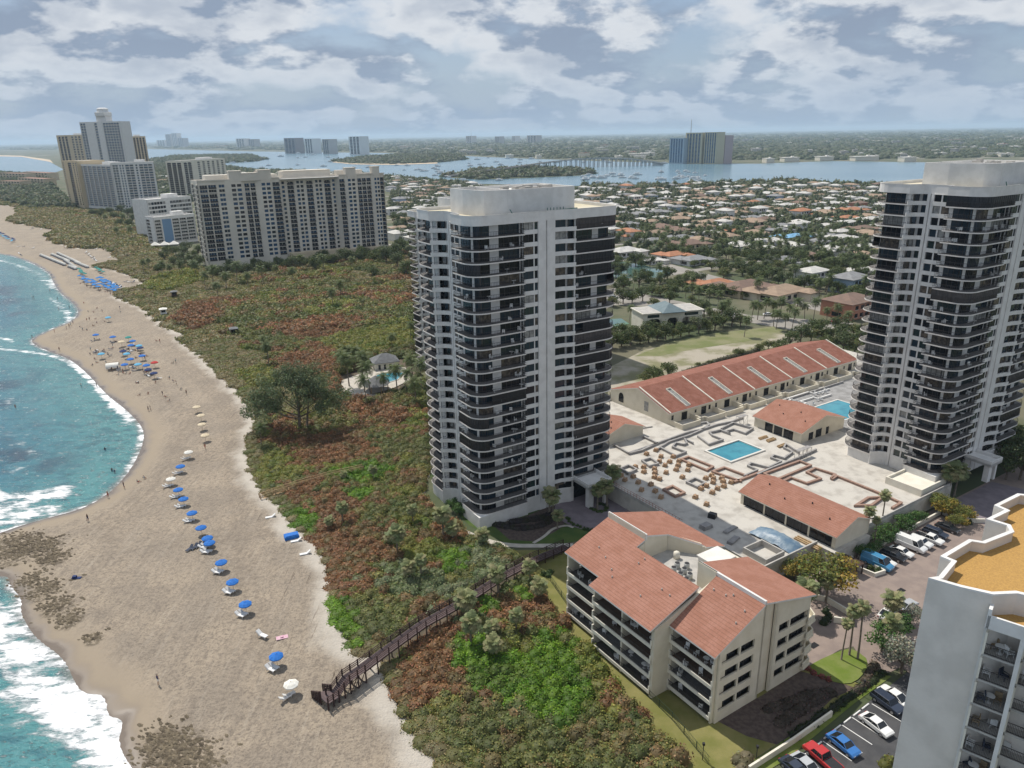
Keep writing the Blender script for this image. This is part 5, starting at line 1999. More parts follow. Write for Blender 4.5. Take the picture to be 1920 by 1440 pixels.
B1W = mat('condominium_wall', (.66, .61, .53), (.58, .54, .47), .1, .85, .2)
p0, p1 = W(102.0, 527.5), W(231.0, 524.0)
building('condominium', 'long cream condominium with three bays and rooftop piers behind the dune', 'condominium', p0, p1, solve_h(p0, 340), 24, 17,
         [(.008, .045, 'B'), (.05, .088, 'B'), (.100, .128, 'W'), (.16, .182, 'W'), (.188, .21, 'W'), (.228, .252, 'B'), (.258, .282, 'B'), (.312, .332, 'W'), (.338, .358, 'W'), (.372, .408, 'B'),
          (.428, .443, 'W'), (.458, .492, 'B'), (.508, .524, 'W'), (.530, .546, 'W'), (.562, .596, 'B'), (.612, .627, 'W'), (.633, .648, 'W'), (.662, .696, 'B'), (.708, .722, 'W'), (.737, .766, 'B'),
          (.782, .80, 'W'), (.806, .824, 'W'), (.842, .865, 'B'), (.869, .892, 'B'), (.896, .92, 'B'), (.938, .951, 'W'), (.955, .968, 'W'), (.976, .997, 'B')],
         [(.08, .3, 'B'), (.36, .46, 'W'), (.54, .64, 'W'), (.72, .95, 'B')], B1W, b1_extra, gl=(0, 7, 7, 1), shift=lambda f: 4.5 if .418 < f < .729 else -1.5 if (.145 < f < .219 or .297 < f < .366 or .772 < f < .833 or .93 < f < .972) else 0.0, seed=3, z0=4.5, ztop=2.4)


def flat_extra(o, w, d, h):
    m_ = MB()
    m_.box(w * .55, w * .8, d * .3, d * .7, h - 1, h + 3)
    m_.wall([(0, 0), (w, 0), (w, d), (0, d)], .3, h, h + .25, closed=True)
    part('roof_house', m_, WHITE, o)


bpx('white_apartments', 'low white apartment block with long horizontal balcony bands', 'apartment block', (287, 447), (368, 436), 375, 22, 8, even(6, .02, .40, .94) + even(7, .5, .98, .94), [], WHITE, extra=flat_extra, z0=2, seed=5, cap=60, gl=(0, 1, 3))
bpx('white_apartments', 'small white block with a blue panel in front of the banded apartments', 'apartment block', (296, 461), (372, 452), 408, 16, 7, [(.02, .16, 'B'), (.44, .6, 'B'), (.62, .78, 'B'), (.8, .97, 'B')], [(.1, .5, 'B')], WHITE, extra=lambda o, w, d, h: (part('blue_panel', (lambda m_: (m_.box(w * .19, w * .41, -.1, .05, 2, h - 2), m_)[1])(MB()), mat('blue_paint', (.16, .27, .42), rough=.7), o), flat_extra(o, w, d, h)), z0=2, seed=6, cap=60)
bpx('apartment_tower', 'slim tan tower with dark balcony stripes at the edge of the far dune', 'apartment tower', (132, 386), (160, 390), 301, 34, 20, [(.04, .12, 'W'), (.40, .62, 'B'), (.72, .80, 'W'), (.88, .96, 'W')], even(4, .03, .97, .8, 'B'), mat('sand_wall', (.58, .47, .31), rough=.85), seed=7, cap=60, nomull=True)
bpx('hotel', 'blue fronted hotel with a white grid of balconies', 'hotel', (161, 389), (222, 394), 308, 30, 19, even(7, .01, .99, .86, 'B'), [], WHITE, seed=8, cap=80, gl=(6, 6, 7), nomull=True, extra=flat_extra)
bpx('hotel', 'white hotel with small square windows joined to the blue fronted one', 'hotel', (223, 395), (302, 391), 306, 30, 17, even(2, .03, .16, .8, 'B') + even(2, .18, .3, .5) + even(2, .32, .52, .85, 'B') + even(1, .55, .62, .6) + even(3, .64, .96, .85, 'B'), [], WHITE, seed=9, cap=80, gl=(7, 7, 1), nomull=True, extra=flat_extra)


def crown_extra(o, w, d, h):
    m_ = MB()
    m_.box(w * .38, w * .62, d * .2, d * .8, h - 1, h + 10)
    m_.lathe([(w * .16, h + 10), (w * .16, h + 16), (w * .11, h + 17), (w * .11, h + 22), (w * .06, h + 24)], 8, 0, (w * .5, d * .5))
    part('rooftop_lantern', m_, WHITE, o)


bpx('hotel_tower', 'tallest white tower on the shore with an octagonal rooftop lantern', 'hotel tower', (172, 352), (246, 352), 229, 26, 24, even(2, .01, .14, .85, 'B') + even(1, .36, .43, .9, 'B') + even(6, .57, .97, .85, 'B'), [], WHITE, seed=10, cap=60, gl=(6, 7, 7), extra=crown_extra, nomull=True)
bpx('apartment_tower', 'tan tower partly behind the tallest white tower on its sea side', 'apartment tower', (124, 348), (172, 350), 254, 22, 20, even(3, .05, .45, .6, 'B') + even(3, .55, .95, .6), even(3, .05, .95, .7, 'B'), TANW, seed=11, cap=50, nomull=True, extra=flat_extra)
bpx('apartment_tower', 'tan tower partly behind the tallest white tower on its inland side', 'apartment tower', (245, 347), (287, 345), 256, 22, 20, even(7, .03, .97, .6, 'B'), [], TANW, seed=12, cap=50, nomull=True, extra=flat_extra)
bpx('hotel', 'pale hotel with curled roof trim showing behind the long cream condominium', 'hotel', (352, 374), (430, 362), 302, 26, 17, even(2, .02, .2, .8, 'B') + even(6, .3, .98, .5, 'W'), even(3, .05, .95, .8, 'B'), PALE, seed=13, cap=60, nomull=True, extra=flat_extra)

M_PINK = mat('pink_roof', (.40, .23, .19), (.33, .18, .15), .1, .9)
for i, (a, b) in enumerate((((-5, 352), (40, 353)), ((35, 346), (85, 349)), ((0, 337), (50, 339)), ((45, 335), (92, 338)))):
    bpx('terraced_houses', ['pink roofed terrace block nearest the far dune', 'pink roofed terrace block beside the tan slim tower', 'pink roofed terrace block at the frame edge near the bay', 'pink roofed terrace block closest to the bay'][i], 'terrace', a, b, a[1] - 13, 22, 3, even(8, .03, .97, .5), [], TANW, seed=20 + i, cap=8, nomull=True, roofm=M_PINK, ztop=.6, z0=.5)
# ---- towers across the lagoon
COLS_BY = [mat('sky_blue_wall', (.33, .41, .47), rough=.8), mat('yellow_wall', (.47, .43, .30), rough=.8), mat('mauve_wall', (.40, .33, .33), rough=.8)]
for a, b, top, dep, wm, lb in (((1254, 307), (1281, 307.5), 259, 50, COLS_BY[0], 'blue tower at the seaward end of the pair across the lagoon'), ((1283, 307), (1314, 307.5), 249, 55, COLS_BY[1], 'yellow edged tall tower of the blue group across the lagoon'),
                               ((1318, 307.5), (1342, 308), 248, 55, COLS_BY[1], 'yellow tower standing apart across the lagoon'), ((1340, 306.5), (1357, 307), 254, 50, COLS_BY[2], 'mauve tower at the inland end of the pair across the lagoon')):
    bpx('waterfront_tower', lb, 'tower', a, b, top, dep * .6, 22, even(5, .04, .92, .68, 'G'), even(3, .1, .9, .6, 'G'), wm if wm is not COLS_BY[1] else COLS_BY[1], seed=int(a[0]), cap=20, gl=(6, 7, 7), nomull=True)
FAR_T = [((535, 288), (556, 288), 259, 'dark slab tower on the far shore, first of four from the sea side'), ((573, 288), (588, 288), 260, 'narrow grey tower on the far shore, second of four'), ((606, 289), (618, 289), 261, 'narrow pale tower on the far shore, third of four'), ((656, 290), (677, 290), 256, 'broad grey tower on the far shore, last of four'),
         ((313, 275), (322, 275), 252, 'slim hazy tower above the far lagoon bank, shorter of two'), ((324, 275), (334, 275), 250, 'tallest hazy tower above the far lagoon bank'), ((335, 275), (346, 275), 259, 'low broad hazy block beside the two slim towers'), ((444, 277), (460, 277), 260, 'low hazy slab on the far skyline'), ((467, 277), (478, 277), 261, 'small hazy block on the far skyline'),
         ((874, 270), (884, 270), 255, 'small dark block near the mast on the skyline'), ((928, 269), (936, 269), 256, 'small hazy block beyond the marina'), ((960, 268), (966, 268), 255, 'thin hazy block beyond the marina'), ((988, 268), (1006, 268), 254, 'wide hazy block beyond the bridge'), ((295, 275), (311, 275), 263, 'low hazy block at the seaward end of the far city')]
for i, (a, b, top, lb) in enumerate(FAR_T):
    bpx('far_tower', lb, 'tower', a, b, top, 60, 12, even(3, .06, .94, .7, 'G'), [], [mat('far_wall', (.42, .40, .38), rough=.9), WHITE][i % 2] if i != 0 else mat('far_dark_wall', (.22, .20, .20), rough=.9), seed=i, cap=6, nomull=True)
for px_, top, lb in ((1293, 224, 'thin red and white mast behind the yellow tower'), (884, 242, 'thin mast on the skyline beyond the lagoon')):
    x, y = g2(px_, 292 if px_ > 1000 else 268)
    mb = MB()
    hh = solve_h((x, y), top)
    mb.tube([(0, 0, 0), (0, 0, hh)], [1.6, .8], 5)
    for k in range(5):
        mb.box(-1.5, 1.5, -.2, .2, hh * (.2 + .17 * k), hh * (.2 + .17 * k) + .6)
    solo('radio_mast', mb, M_PLW, lb, 'mast', (x, y, 0))

# ---- the bridge
BR = thing('bridge', 'long low road bridge on many piers arching over the lagoon channel', 'bridge', (0, 0, 0))
axis = [(838, 333, 3), (900, 326, 6), (960, 322, 10), (1020, 318, 16), (1080, 314, 20), (1130, 312.5, 21), (1180, 311.5, 18), (1225, 310.5, 9), (1250, 310, 3)]
bp = [(*g2(x, y), z) for x, y, z in axis]
bpr = []
for a, b in zip(bp[:-1], bp[1:]):
    for i in range(6):
        bpr.append(tuple(a[k] + (b[k] - a[k]) * i / 6 for k in range(3)))
mb = MB()
for a, b in zip(bpr[:-1], bpr[1:]):
    mb.bar((a[0], a[1], a[2]), (b[0], b[1], b[2]), 14, 1.8)
    mb.bar((a[0] + 3, a[1] - 6.6, a[2] + 1.5), (b[0] + 3, b[1] - 6.6, b[2] + 1.5), .5, 1.2)
part('deck', mb, CONC, BR)
for q in bpr[5:-1]:
    mb = MB()
    for s in (-4.5, 4.5):
        mb.box(q[0] - 1 + s * .5, q[0] + 1 + s * .5, q[1] + s - 1, q[1] + s + 1, -.5, q[2] - .8)
    mb.box(q[0] - 3.4, q[0] + 3.4, q[1] - 5.8, q[1] + 5.8, q[2] - 2.2, q[2] - .9)
    part('pier', mb, CONC, BR)

# ---- low buildings beyond the water
M_FARW = mat('far_roof', (.62, .60, .56), (.42, .40, .38), .003, .9)


def make_shed(k):
    def f():
        o = thing('low_building', 'pale low flat roofed building among trees beyond the lagoon', 'building', (0, 0, 0), 0, 'low buildings beyond the lagoon')
        b = MB()
        b.box(-22, 22, -12, 12, 0, 7 + 3 * k)
        part('wall', b, [PALE, CONC, CREAM][k], o)
        b = MB()
        b.prism([(-23, -13), (23, -13), (23, 13), (-23, 13)], 7 + 3 * k, 7.6 + 3 * k)
        b.box(4, 10, -4, 3, 7 + 3 * k, 9.6 + 3 * k)
        part('roof', b, [ROOFW, M_FARW, mat('far_red_roof', (.34, .18, .13), rough=.9)][k], o)
        return o
    return Proto(f)


SHED = [make_shed(k) for k in range(3)]
rd = random.Random(12)
lagp = [tuple(p) for p in lagoon_pts]


def inpoly(x, y, poly):
    return bool(inside(np.array([[x, y]], float), np.array(poly, float))[0])


n = 0
while n < 170:
    px_, py_ = rd.uniform(-20, 1960), 261 + 50 * rd.random() ** 1.6
    if inpoly(px_, py_, lagp) or inpoly(px_, py_ + 3, lagp) or (py_ > 300 and px_ < 1700) or px_ < 240 and py_ > 280:
        continue
    x, y = g2(px_, py_)
    dd = math.hypot(x, y)
    SHED[rd.choices((0, 1, 2), (6, 4, 1))[0]].put((x, y, 0), rd.choice((0, .5, 1.2, -.4)), scale=(rd.uniform(.5, 1.6) * dd / 4500, rd.uniform(.7, 1.5) * dd / 4500, rd.uniform(.8, 1.4)))
    n += 1

# ---- houses of the lagoon neighbourhood
HOUSE_R = [mat('white_tile_roof', (.56, .545, .51), (.44, .43, .41), .25, .9), mat('tan_tile_roof', (.34, .25, .18), (.28, .205, .15), .4, .9), mat('orange_tile_roof', (.40, .19, .11), (.34, .16, .09), .4, .9), mat('grey_shingle_roof', (.25, .255, .26), (.20, .20, .205), .5, .9), mat('brown_tile_roof', (.21, .14, .11), (.17, .12, .095), .4, .9), mat('blue_roof', (.18, .38, .58), rough=.8)]
HOUSE_W = [WHITE, CREAM, mat('pale_blue_wall', (.30, .40, .52), rough=.9), TANW, mat('salmon_wall', (.48, .22, .15), rough=.9)]


def hip(mb, x0, x1, y0, y1, z, rise, ov=.7):
    x0, x1, y0, y1 = x0 - ov, x1 + ov, y0 - ov, y1 + ov
    if x1 - x0 >= y1 - y0:
        i = (y1 - y0) / 2
        a, b = (x0 + i, (y0 + y1) / 2, z + rise), (x1 - i, (y0 + y1) / 2, z + rise)
        c = [(x0, y0, z), (x1, y0, z), (x1, y1, z), (x0, y1, z)]
        mb.add(c + [a, b], [(0, 1, 5, 4), (2, 3, 4, 5), (1, 2, 5), (3, 0, 4)])
    else:
        i = (x1 - x0) / 2
        a, b = ((x0 + x1) / 2, y0 + i, z + rise), ((x0 + x1) / 2, y1 - i, z + rise)
        c = [(x0, y0, z), (x1, y0, z), (x1, y1, z), (x0, y1, z)]
        mb.add(c + [a, b], [(0, 1, 4), (1, 2, 5, 4), (2, 3, 5), (3, 0, 4, 5)])
    mb.add([(x0, y0, z), (x1, y0, z), (x1, y1, z), (x0, y1, z)], [(3, 2, 1, 0)])
    mb.box(x0, x1, y0, y1, z - .22, z - .02)


def make_house(k, storeys, rm, wm, label, w=16, d=10):
    def f():
        rd = random.Random(k)
        o = thing('house', label, 'house', (0, 0, 0), 0, 'houses of the lagoon neighbourhood')
        h = 3.0 * storeys
        b = MB()
        b.box(-w / 2, w / 2, -d / 2, d / 2, 0, h)
        b.box(w / 2 - 6, w / 2, -d / 2 - 5, -d / 2, 0, 3.0)
        part('wall', b, wm, o)
        b = MB()
        hip(b, -w / 2, w / 2, -d / 2, d / 2, h + .2, d * .19)
        hip(b, w / 2 - 6, w / 2, -d / 2 - 5, -d / 2 + .5, 3.2, 1.2)
        if storeys == 1:
            hip(b, -w / 2 - 1, -w / 2 + 7, d / 2 - 4, d / 2 + 5, 3.1, 1.5)
        part('roof', b, rm, o)
        if storeys == 1:
            b = MB()
            b.box(-w / 2 - .6, -w / 2 + 6.6, d / 2 - 3, d / 2 + 4.6, 0, 3)
            part('wing', b, wm, o)
        for s in range(storeys):
            for x in (-w * .36, -w * .16, w * .04):
                b = MB()
                b.box(x, x + 1.9, -d / 2 - .05, -d / 2 + .05, s * 3 + .8, s * 3 + 2.3, 0)
                b.box(x - .1, x + 2.0, -d / 2 - .09, -d / 2 - .02, s * 3 + .68, s * 3 + .8, 5)
                part('window', b, GL6, o)
        b = MB()
        b.box(-w / 2 - .05, -w / 2 + .05, -2.5, 1.5, .7, 2.3, 0)
        part('window', b, GL6, o)
        b = MB()
        b.box(w / 2 - 5.2, w / 2 - .8, -d / 2 - 5.06, -d / 2 - 4.98, 0, 2.3)
        part('garage_door', b, PALE, o)
        return o
    return Proto(f)


HS = [make_house(1, 1, HOUSE_R[0], WHITE, 'single storey house with a white tiled hip roof among palms'), make_house(2, 2, HOUSE_R[0], WHITE, 'two storey white house with a white tiled roof', 14, 10), make_house(3, 1, HOUSE_R[1], CREAM, 'single storey cream house with a tan tiled hip roof', 18, 11),
      make_house(4, 1, HOUSE_R[2], WHITE, 'single storey house with a bright orange tiled roof'), make_house(5, 2, HOUSE_R[2], WHITE, 'two storey white house with an orange tiled roof', 17, 11), make_house(6, 1, HOUSE_R[3], WHITE, 'single storey house with a grey shingle roof'),
      make_house(7, 2, HOUSE_R[3], HOUSE_W[2], 'two storey pale blue house with a grey roof', 14, 11), make_house(8, 1, HOUSE_R[4], HOUSE_W[3], 'single storey tan house with a brown tiled roof', 19, 12), make_house(9, 1, HOUSE_R[5], WHITE, 'single storey house with a light blue roof', 18, 9), make_house(10, 2, HOUSE_R[4], HOUSE_W[4], 'two storey salmon house with a brown hip roof', 17, 13)]
HOUSES = []
SPECIAL = [(1262, 486, 3, 1.1, 'orange roofed house by the canal, nearest the central tower'), (1300, 495, 5, 1.15, 'large pale grey roofed house beside the orange roofed one at the canal'), (1225, 494, 0, .8, 'small white roofed house at the canal edge'), (1170, 480, 0, 1.3, 'white roofed house just beside the top floors of the central tower'),
           (1340, 543, 3, 1.2, 'orange roofed house behind the gatehouse palms'), (1395, 550, 7, 1.35, 'wide tan house with a brown roof across the road from the gatehouse'), (1520, 530, 1, 1.15, 'white two storey house next to the boat dock'), (1590, 545, 6, 1.25, 'pale blue two storey house with pool close to the second tower'), (1590, 590, 9, 1.2, 'salmon two storey house beside the road'),
           (1500, 408, 4, 1.15, 'orange roofed two storey white house in mid neighbourhood'), (1422, 402, 1, 1.1, 'white two storey house with a white roof in mid neighbourhood'), (1485, 452, 8, 1.2, 'house with the light blue roof, the only one'), (1597, 400, 3, 1.3, 'orange roofed house near the upper floors of the second tower'), (1290, 465, 7, 1.2, 'red brown roofed house behind the canal'), (1460, 560, 2, 1.4, 'tan roofed house behind the row of coconut palms')]
for px_, py_, k, s, lb in SPECIAL:
    x, y = g2(px_, py_)
    HOUSES.append((x, y))
    HS[k].put((x, y, 0), R(33) + (0 if k % 2 else .06), lb, None, s)
REG = [[(1120, 352), (1250, 352), (1350, 347), (1480, 343), (1560, 350), (1680, 352), (1700, 420), (1690, 560), (1560, 515), (1330, 470), (1230, 462), (1140, 456)], [(735, 335), (820, 345), (900, 350), (900, 420), (760, 440), (730, 400)], [(420, 318), (560, 322), (640, 328), (735, 336), (735, 352), (560, 345), (420, 340)], [(300, 312), (380, 312), (430, 318), (420, 345), (300, 360)]]
rd = random.Random(77)
HID = [[(742, 352), (1150, 356), (1150, 470), (1080, 560), (800, 540), (742, 450)], [(1690, 352), (2200, 352), (2300, 640), (1960, 720), (1640, 590)]]
CAND = []
for iu in range(-10, 60):
    for iv in range(-2, 60):
        u = 140 + iu * 30 + rd.uniform(-4, 4)
        v = 250 + iv * 29 + rd.uniform(-4, 4) + (8 if iv % 2 else 0)
        x, y = W(u, v)
        if y < 200 or x > y * 1.0:
            continue
        # image position of the plot
        cp, sp = math.cos(PITCH), math.sin(PITCH)
        dep = y * cp + CAMH * sp
        a_, b_ = x * FOC / dep, (y * sp - CAMH * cp) * FOC / dep
        c_, s_ = math.cos(ROLL), math.sin(ROLL)
        q = (960 + a_ * c_ - b_ * s_, 720 - (a_ * s_ + b_ * c_))
        vis = any(inpoly(*q, r) for r in REG)
        if not (vis or any(inpoly(*q, r) for r in HID)) or min(math.dist((x, y), hq) for hq in HOUSES) < 21:
            continue
        CAND.append((math.hypot(x, y) + (0 if vis else 1e5), x, y))
CAND.sort()
HB, HROOF = MB(), [MB() for _ in HOUSE_R]
STREETS = []
for k in range(1, 14):
    v = 264.0 + 58 * k
    STREETS.append(v)
    mb = MB()
    mb.quad((*W(180, v - 3.2), .06), (*W(1500, v - 3.2), .06), (*W(1500, v + 3.2), .06), (*W(180, v + 3.2), .06))
    struct('road', mb, M_ROAD)
for i, (d_, x, y) in enumerate(CAND):
    HOUSES.append((x, y))
    if i < 275 and d_ < 1e5:
        k = rd.choices(range(10), (34, 9, 20, 2, 1, 17, 3, 10, 0, 1))[0]
        HS[k].put((x, y, 0), R(33) + rd.choice((0, math.pi / 2, math.pi, -math.pi / 2)), None, None, rd.uniform(.75, 1.15))
    else:
        w_, d2, h_ = rd.uniform(13, 20), rd.uniform(9, 13), rd.choice((3, 3, 6))
        sub = MB()
        sub.box(-w_ / 2, w_ / 2, -d2 / 2, d2 / 2, 0, h_)
        sr = MB()
        hip(sr, -w_ / 2, w_ / 2, -d2 / 2, d2 / 2, h_ + .2, d2 * .18)
        a_ = R(33) + rd.choice((0, math.pi / 2))
        ca, sa = math.cos(a_), math.sin(a_)
        for src, mi in ((sub, 0), (sr, 1 + rd.choices(range(5), (45, 22, 3, 20, 10))[0])):
            HB.add([(x + p[0] * ca - p[1] * sa, y + p[0] * sa + p[1] * ca, p[2]) for p in src.v], src.f, mi)
struct('far_houses', HB, [WHITE] + HOUSE_R[:5], kind='stuff')

BCS = .85
# ---- the gatehouse with the slate roof, and the beach club by the dune
GH = thing('gatehouse', 'cream gatehouse with a slate blue hip roof and arched openings beside the vacant lot', 'gatehouse', (*g2(1205, 622), 0), R(14))
b = MB()
b.box(0, 28, 0, .5, 5.2, 7.6)
for x0, x1 in ((0, 2), (8.5, 11.5), (16.5, 18.5), (26.5, 28)):
    b.box(x0, x1, 0, 1.2, 0, 5.2)
b.box(0, 28, 12, 12.5, 0, 7.6)
b.box(0, .5, .5, 12, 0, 7.6)
b.box(27.5, 28, .5, 12, 4.6, 7.6)
b.box(27, 28, 11, 12, 0, 5)
for c, hw in ((14.0, 2.5), (5.2, 3.2), (22.5, 4.0)):
    pts = [(c + hw * math.cos(R(a)), .25, 3.6 + 1.7 * math.sin(R(a))) for a in range(0, 181, 18)]
    for p_, q_ in zip(pts[:-1], pts[1:]):
        b.add([p_, q_, (q_[0], .25, 5.25), (p_[0], .25, 5.25)], [(0, 1, 2, 3)])
part('wall', b, PALE, GH)
for q in ((-.6, 9), (18.5, 28.6)):
    b = MB()
    b.box(*q, -.6, 12.8, 7.6, 8.0)
    b.box(q[0] + .4, q[1] - .4, -.2, 12.4, 8.0, 8.02, 1)
    part('flat_roof', b, [PALE, CONC], GH)
b = MB()
hip(b, 8.6, 19, -1.5, 13.5, 8.0, 3.0, .5)
part('roof', b, mat('slate_roof', (.12, .17, .19), (.15, .20, .22), .5, .7), GH)
b = MB()
b.box(1, 8, 1, 11.5, .05, 4.8)
b.box(11.5, 16.5, 2, 11.5, .05, 4.8)
part('doorway', b, GLASS[0], GH)
for x0, x1 in ((2, 7.5), (19.5, 26)):
    b = MB()
    b.box(x0, x1, -.03, .1, 5.8, 7.1, 4)
    part('window', b, GL6, GH)

BC = thing('beach_pavilion', 'cream pavilion with a grey hip roof beside the small dune pool', 'pavilion', (*g2(722, 688), 0), R(20))
b = MB()
b.box(-5, 5, -4, 4, 0, 3.2)
part('wall', b, PALE, BC)
b = MB()
hip(b, -5, 5, -4, 4, 3.3, 3.1, .9)
M_GTILE = mat('grey_tile_roof', (.17, .175, .18), (.12, .125, .13), .8, .8)
part('roof', b, M_GTILE, BC)
for x in (-3.6, -1.2, 1.2):
    b = MB()
    b.box(x, x + 1.0, -4.06, -3.95, .2, 2.4, 0)
    part('window', b, GL6, BC)
BC.scale = (BCS,) * 3
BH = thing('beach_hut', 'open sided hut with a grey eight sided roof near the dune pool', 'hut', (*g2(706, 732), 0), R(10))
BH.scale = (BCS,) * 3
b = MB()
b.lathe([(5.8, 3.0), (.3, 6.2), (.1, 6.3)], 8)
part('roof', b, M_GTILE, BH)
for k in range(8):
    b = MB()
    a = k * math.pi / 4 + .39
    b.tube([(5 * math.cos(a), 5 * math.sin(a), 0), (5 * math.cos(a), 5 * math.sin(a), 3.2)], .18, 6)
    part('post', b, WOODL, BH)
terr = GP([(640, 715), (680, 700), (700, 688), (760, 690), (772, 712), (735, 730), (690, 742), (640, 738)], 0)
sheet_px('terrace', None, .25, M_PATH, world_pts=terr)
pp = GP([(705, 705), (718, 699), (758, 699), (745, 712), (728, 717)], .3)
P_ = thing('swimming_pool', 'small turquoise pool of the dune beach club', 'pool', (0, 0, 0))
b = MB()
b.add([(x, y, .32) for x, y in pp], [tuple(range(len(pp)))[::-1] if sum(pp[i][0] * pp[(i + 1) % len(pp)][1] - pp[(i + 1) % len(pp)][0] * pp[i][1] for i in range(len(pp))) < 0 else tuple(range(len(pp)))])
part('pool_water', b, M_POOL, P_)
b = MB()
b.wall([tuple(p) for p in pp], .4, .25, .42, closed=True)
part('coping', b, M_PATH, P_)
CLEAR.append(GP([(632, 745), (630, 705), (690, 690), (700, 672), (760, 672), (785, 690), (780, 715), (750, 738), (700, 752)]))

# ---- grey building with the gravel roof
GA = R(-39.5)
GB = thing('grey_apartments', 'tall grey block with a blank end wall, orange gravel roof and stacked balconies', 'apartment block', (34.6, 53.5, 0), GA)
ZT = 45.2


def gl_(px_, py_, z=46.0):
    x, y = g2(px_, py_, z)
    x, y = x - 34.6, y - 53.5
    c, s = math.cos(GA), math.sin(GA)
    return (x * c + y * s, -x * s + y * c)


outer = [gl_(*p) for p in ((1759, 1085), (1783, 1056), (1762, 1047), (1816, 1015), (1841, 1019), (1892, 999), (1887, 989), (1848, 977), (1883, 960), (1863, 951), (1907, 929), (1990, 938))]
xr = 34.0
body = [(0, 0), (2.4, .12), (4.6, .55), (6.1, 1.9), (7.3, 2.1), (xr, 2.1), (xr, outer[-1][1])] + outer[::-1]
b = MB()
b.wall(body, .3, 0, ZT + .9, closed=True)
part('wall', b, GREYW, GB)
cp_ = MB()
cp_.wall(body, .36, ZT + .9, ZT + 1.05, closed=True)
part('coping', cp_, WHITE, GB)
rfm = mat('orange_gravel', (.46, .275, .085), (.37, .215, .07), 7, .95, bump=.5, bscale=14, detail=3)
rf = MB()
rf.add([(x, y, ZT) for x, y in body], [tuple(range(len(body)))])
part('roof', rf, rfm, GB)
gbk = Bank('window', GL6, GB)
fz = 2.46
LCH = mat('chair_cane', (.32, .24, .15), (.25, .19, .12), 5, .8)
for c_, (xa, xb, y0) in enumerate(((4.75, 7.0, .0), (7.35, 10.4, 1.2), (10.7, 13.6, .4), (13.9, 17, .4), (17.3, 20.5, .4))):
    for f in range(11):
        z = 41.0 - f * fz
        bb = MB()
        bb.box(xa, xb, y0 - .1, y0 + 2.3, z - .18, z)
        bb.box(xa - .06, xa + .1, y0 - .1, y0 + 2.2, z - .05, z + 2.05, 1)
        B = part('balcony', bb, [CONC, PALE], GB)
        r = MB()
        for hh in (1.0, .1):
            r.bar((xa, y0 - .05, z + hh), (xb, y0 - .05, z + hh), .05, .05)
        n = int((xb - xa) / .11)
        for i in range(n + 1):
            x = xa + (xb - xa) * i / n
            r.box(x - .013, x + .013, y0 - .064, y0 - .036, z, z + 1.0)
        part('railing', r, M_RAIL, B)
        w_ = gbk.new()
        w_.box(xa + .55, xb - .05, y0 + 2.16, y0 + 2.22, z + .03, z + 2.1, 0)
        for q in (xa + .75, (xa + xb) / 2 + .35, xb - .05):
            w_.box(q - .035, q + .035, y0 + 2.1, y0 + 2.16, z, z + 2.1, 5)
        if c_ < 2 and f < 8:
            rr = random.Random(f * 7 + c_)
            for k in range(2):
                ch = MB()
                ch.box(-.28, .28, -.28, .28, .3, .42)
                ch.box(-.28, .28, .22, .3, .42, .95)
                for qx in (-.25, .25):
                    for qy in (-.25, .25):
                        ch.box(qx - .03, qx + .03, qy - .03, qy + .03, 0, .3)
                    ch.box(qx - .03, qx + .03, -.28, .28, .55, .6)
                lx, ly = xa + .55 + k * 1.15, y0 + rr.uniform(.5, 1.4)
                X, Y_ = 34.6 + lx * math.cos(GA) - ly * math.sin(GA), 53.5 + lx * math.sin(GA) + ly * math.cos(GA)
                solo('balcony_chair', ch, [LCH, M_WPL, M_SLING][(f + k) % 3], 'chair on a balcony of the grey block', 'chair', (X, Y_, z), rr.uniform(0, 6), 'chairs on the grey block balconies')
            if f in (0, 2, 5):
                tb_ = MB()
                tb_.lathe([(.25, 0), (.05, .05), (.05, .66), (.42, .68), (.42, .72)], 12)
                lx, ly = xa + 1.1, y0 + .75
                X, Y_ = 34.6 + lx * math.cos(GA) - ly * math.sin(GA), 53.5 + lx * math.sin(GA) + ly * math.cos(GA)
                solo('balcony_table', tb_, M_WPL, 'round white table on a balcony of the grey block', 'table', (X, Y_, z), 0, 'tables on the grey block balconies')
gbk.done()
cwl = MB()
cwl.box(4.7, xr, 2.25, 2.45, 0, 44.2, 1)
cwl.box(4.5, 4.7, .45, 2.4, 0, 43.9)
for xf_, y0 in ((7.0, -.2), (10.4, .6), (13.6, .1), (17.0, .1), (20.5, .1)):
    cwl.box(xf_, xf_ + .32, y0, 2.3, 0, 43.6)
part('front_wall', cwl, [WHITE, CREAM], GB)
ew = MB()
ew.box(4.6, xr, -.25, -.05, 43.5, 44.7)
ew.box(4.55, 4.8, -.25, 1.5, 43.5, 45.3)
ew.box(4.8, xr, -.05, 2.2, 43.5, 43.65)
part('eaves_band', ew, WHITE, GB)
er = MB()
er.box(4.8, xr, -.05, 2.2, 44.1, 44.25)
part('lower_roof', er, rfm, GB)

# ================================================================== beach furniture
def zb_(x, y):
    """sand level"""
    p = np.array([[x, y]])
    d = float(polydist(p, WL)[0])
    d = d if not inside(p, SEAPOLY)[0] else -d
    return SEA + 1.15 * (1 - math.exp(-max(d, 0) / 9.0)) + .1


BLUE = mat('blue_canvas', (.02, .16, .52), (.016, .13, .45), 2, .75)
WCAN = mat('white_canvas', (.74, .73, .68), (.66, .64, .58), 2, .8)
CCAN = mat('cream_canvas', (.66, .56, .40), (.58, .49, .34), 2, .8)
TEAL = mat('teal_canvas', (.02, .24, .22), rough=.75)
LBLUE = mat('light_blue_canvas', (.12, .40, .60), rough=.75)
NAVY = mat('navy_canvas', (.02, .04, .13), rough=.8)
REDC = mat('red_canvas', (.45, .03, .03), rough=.75)


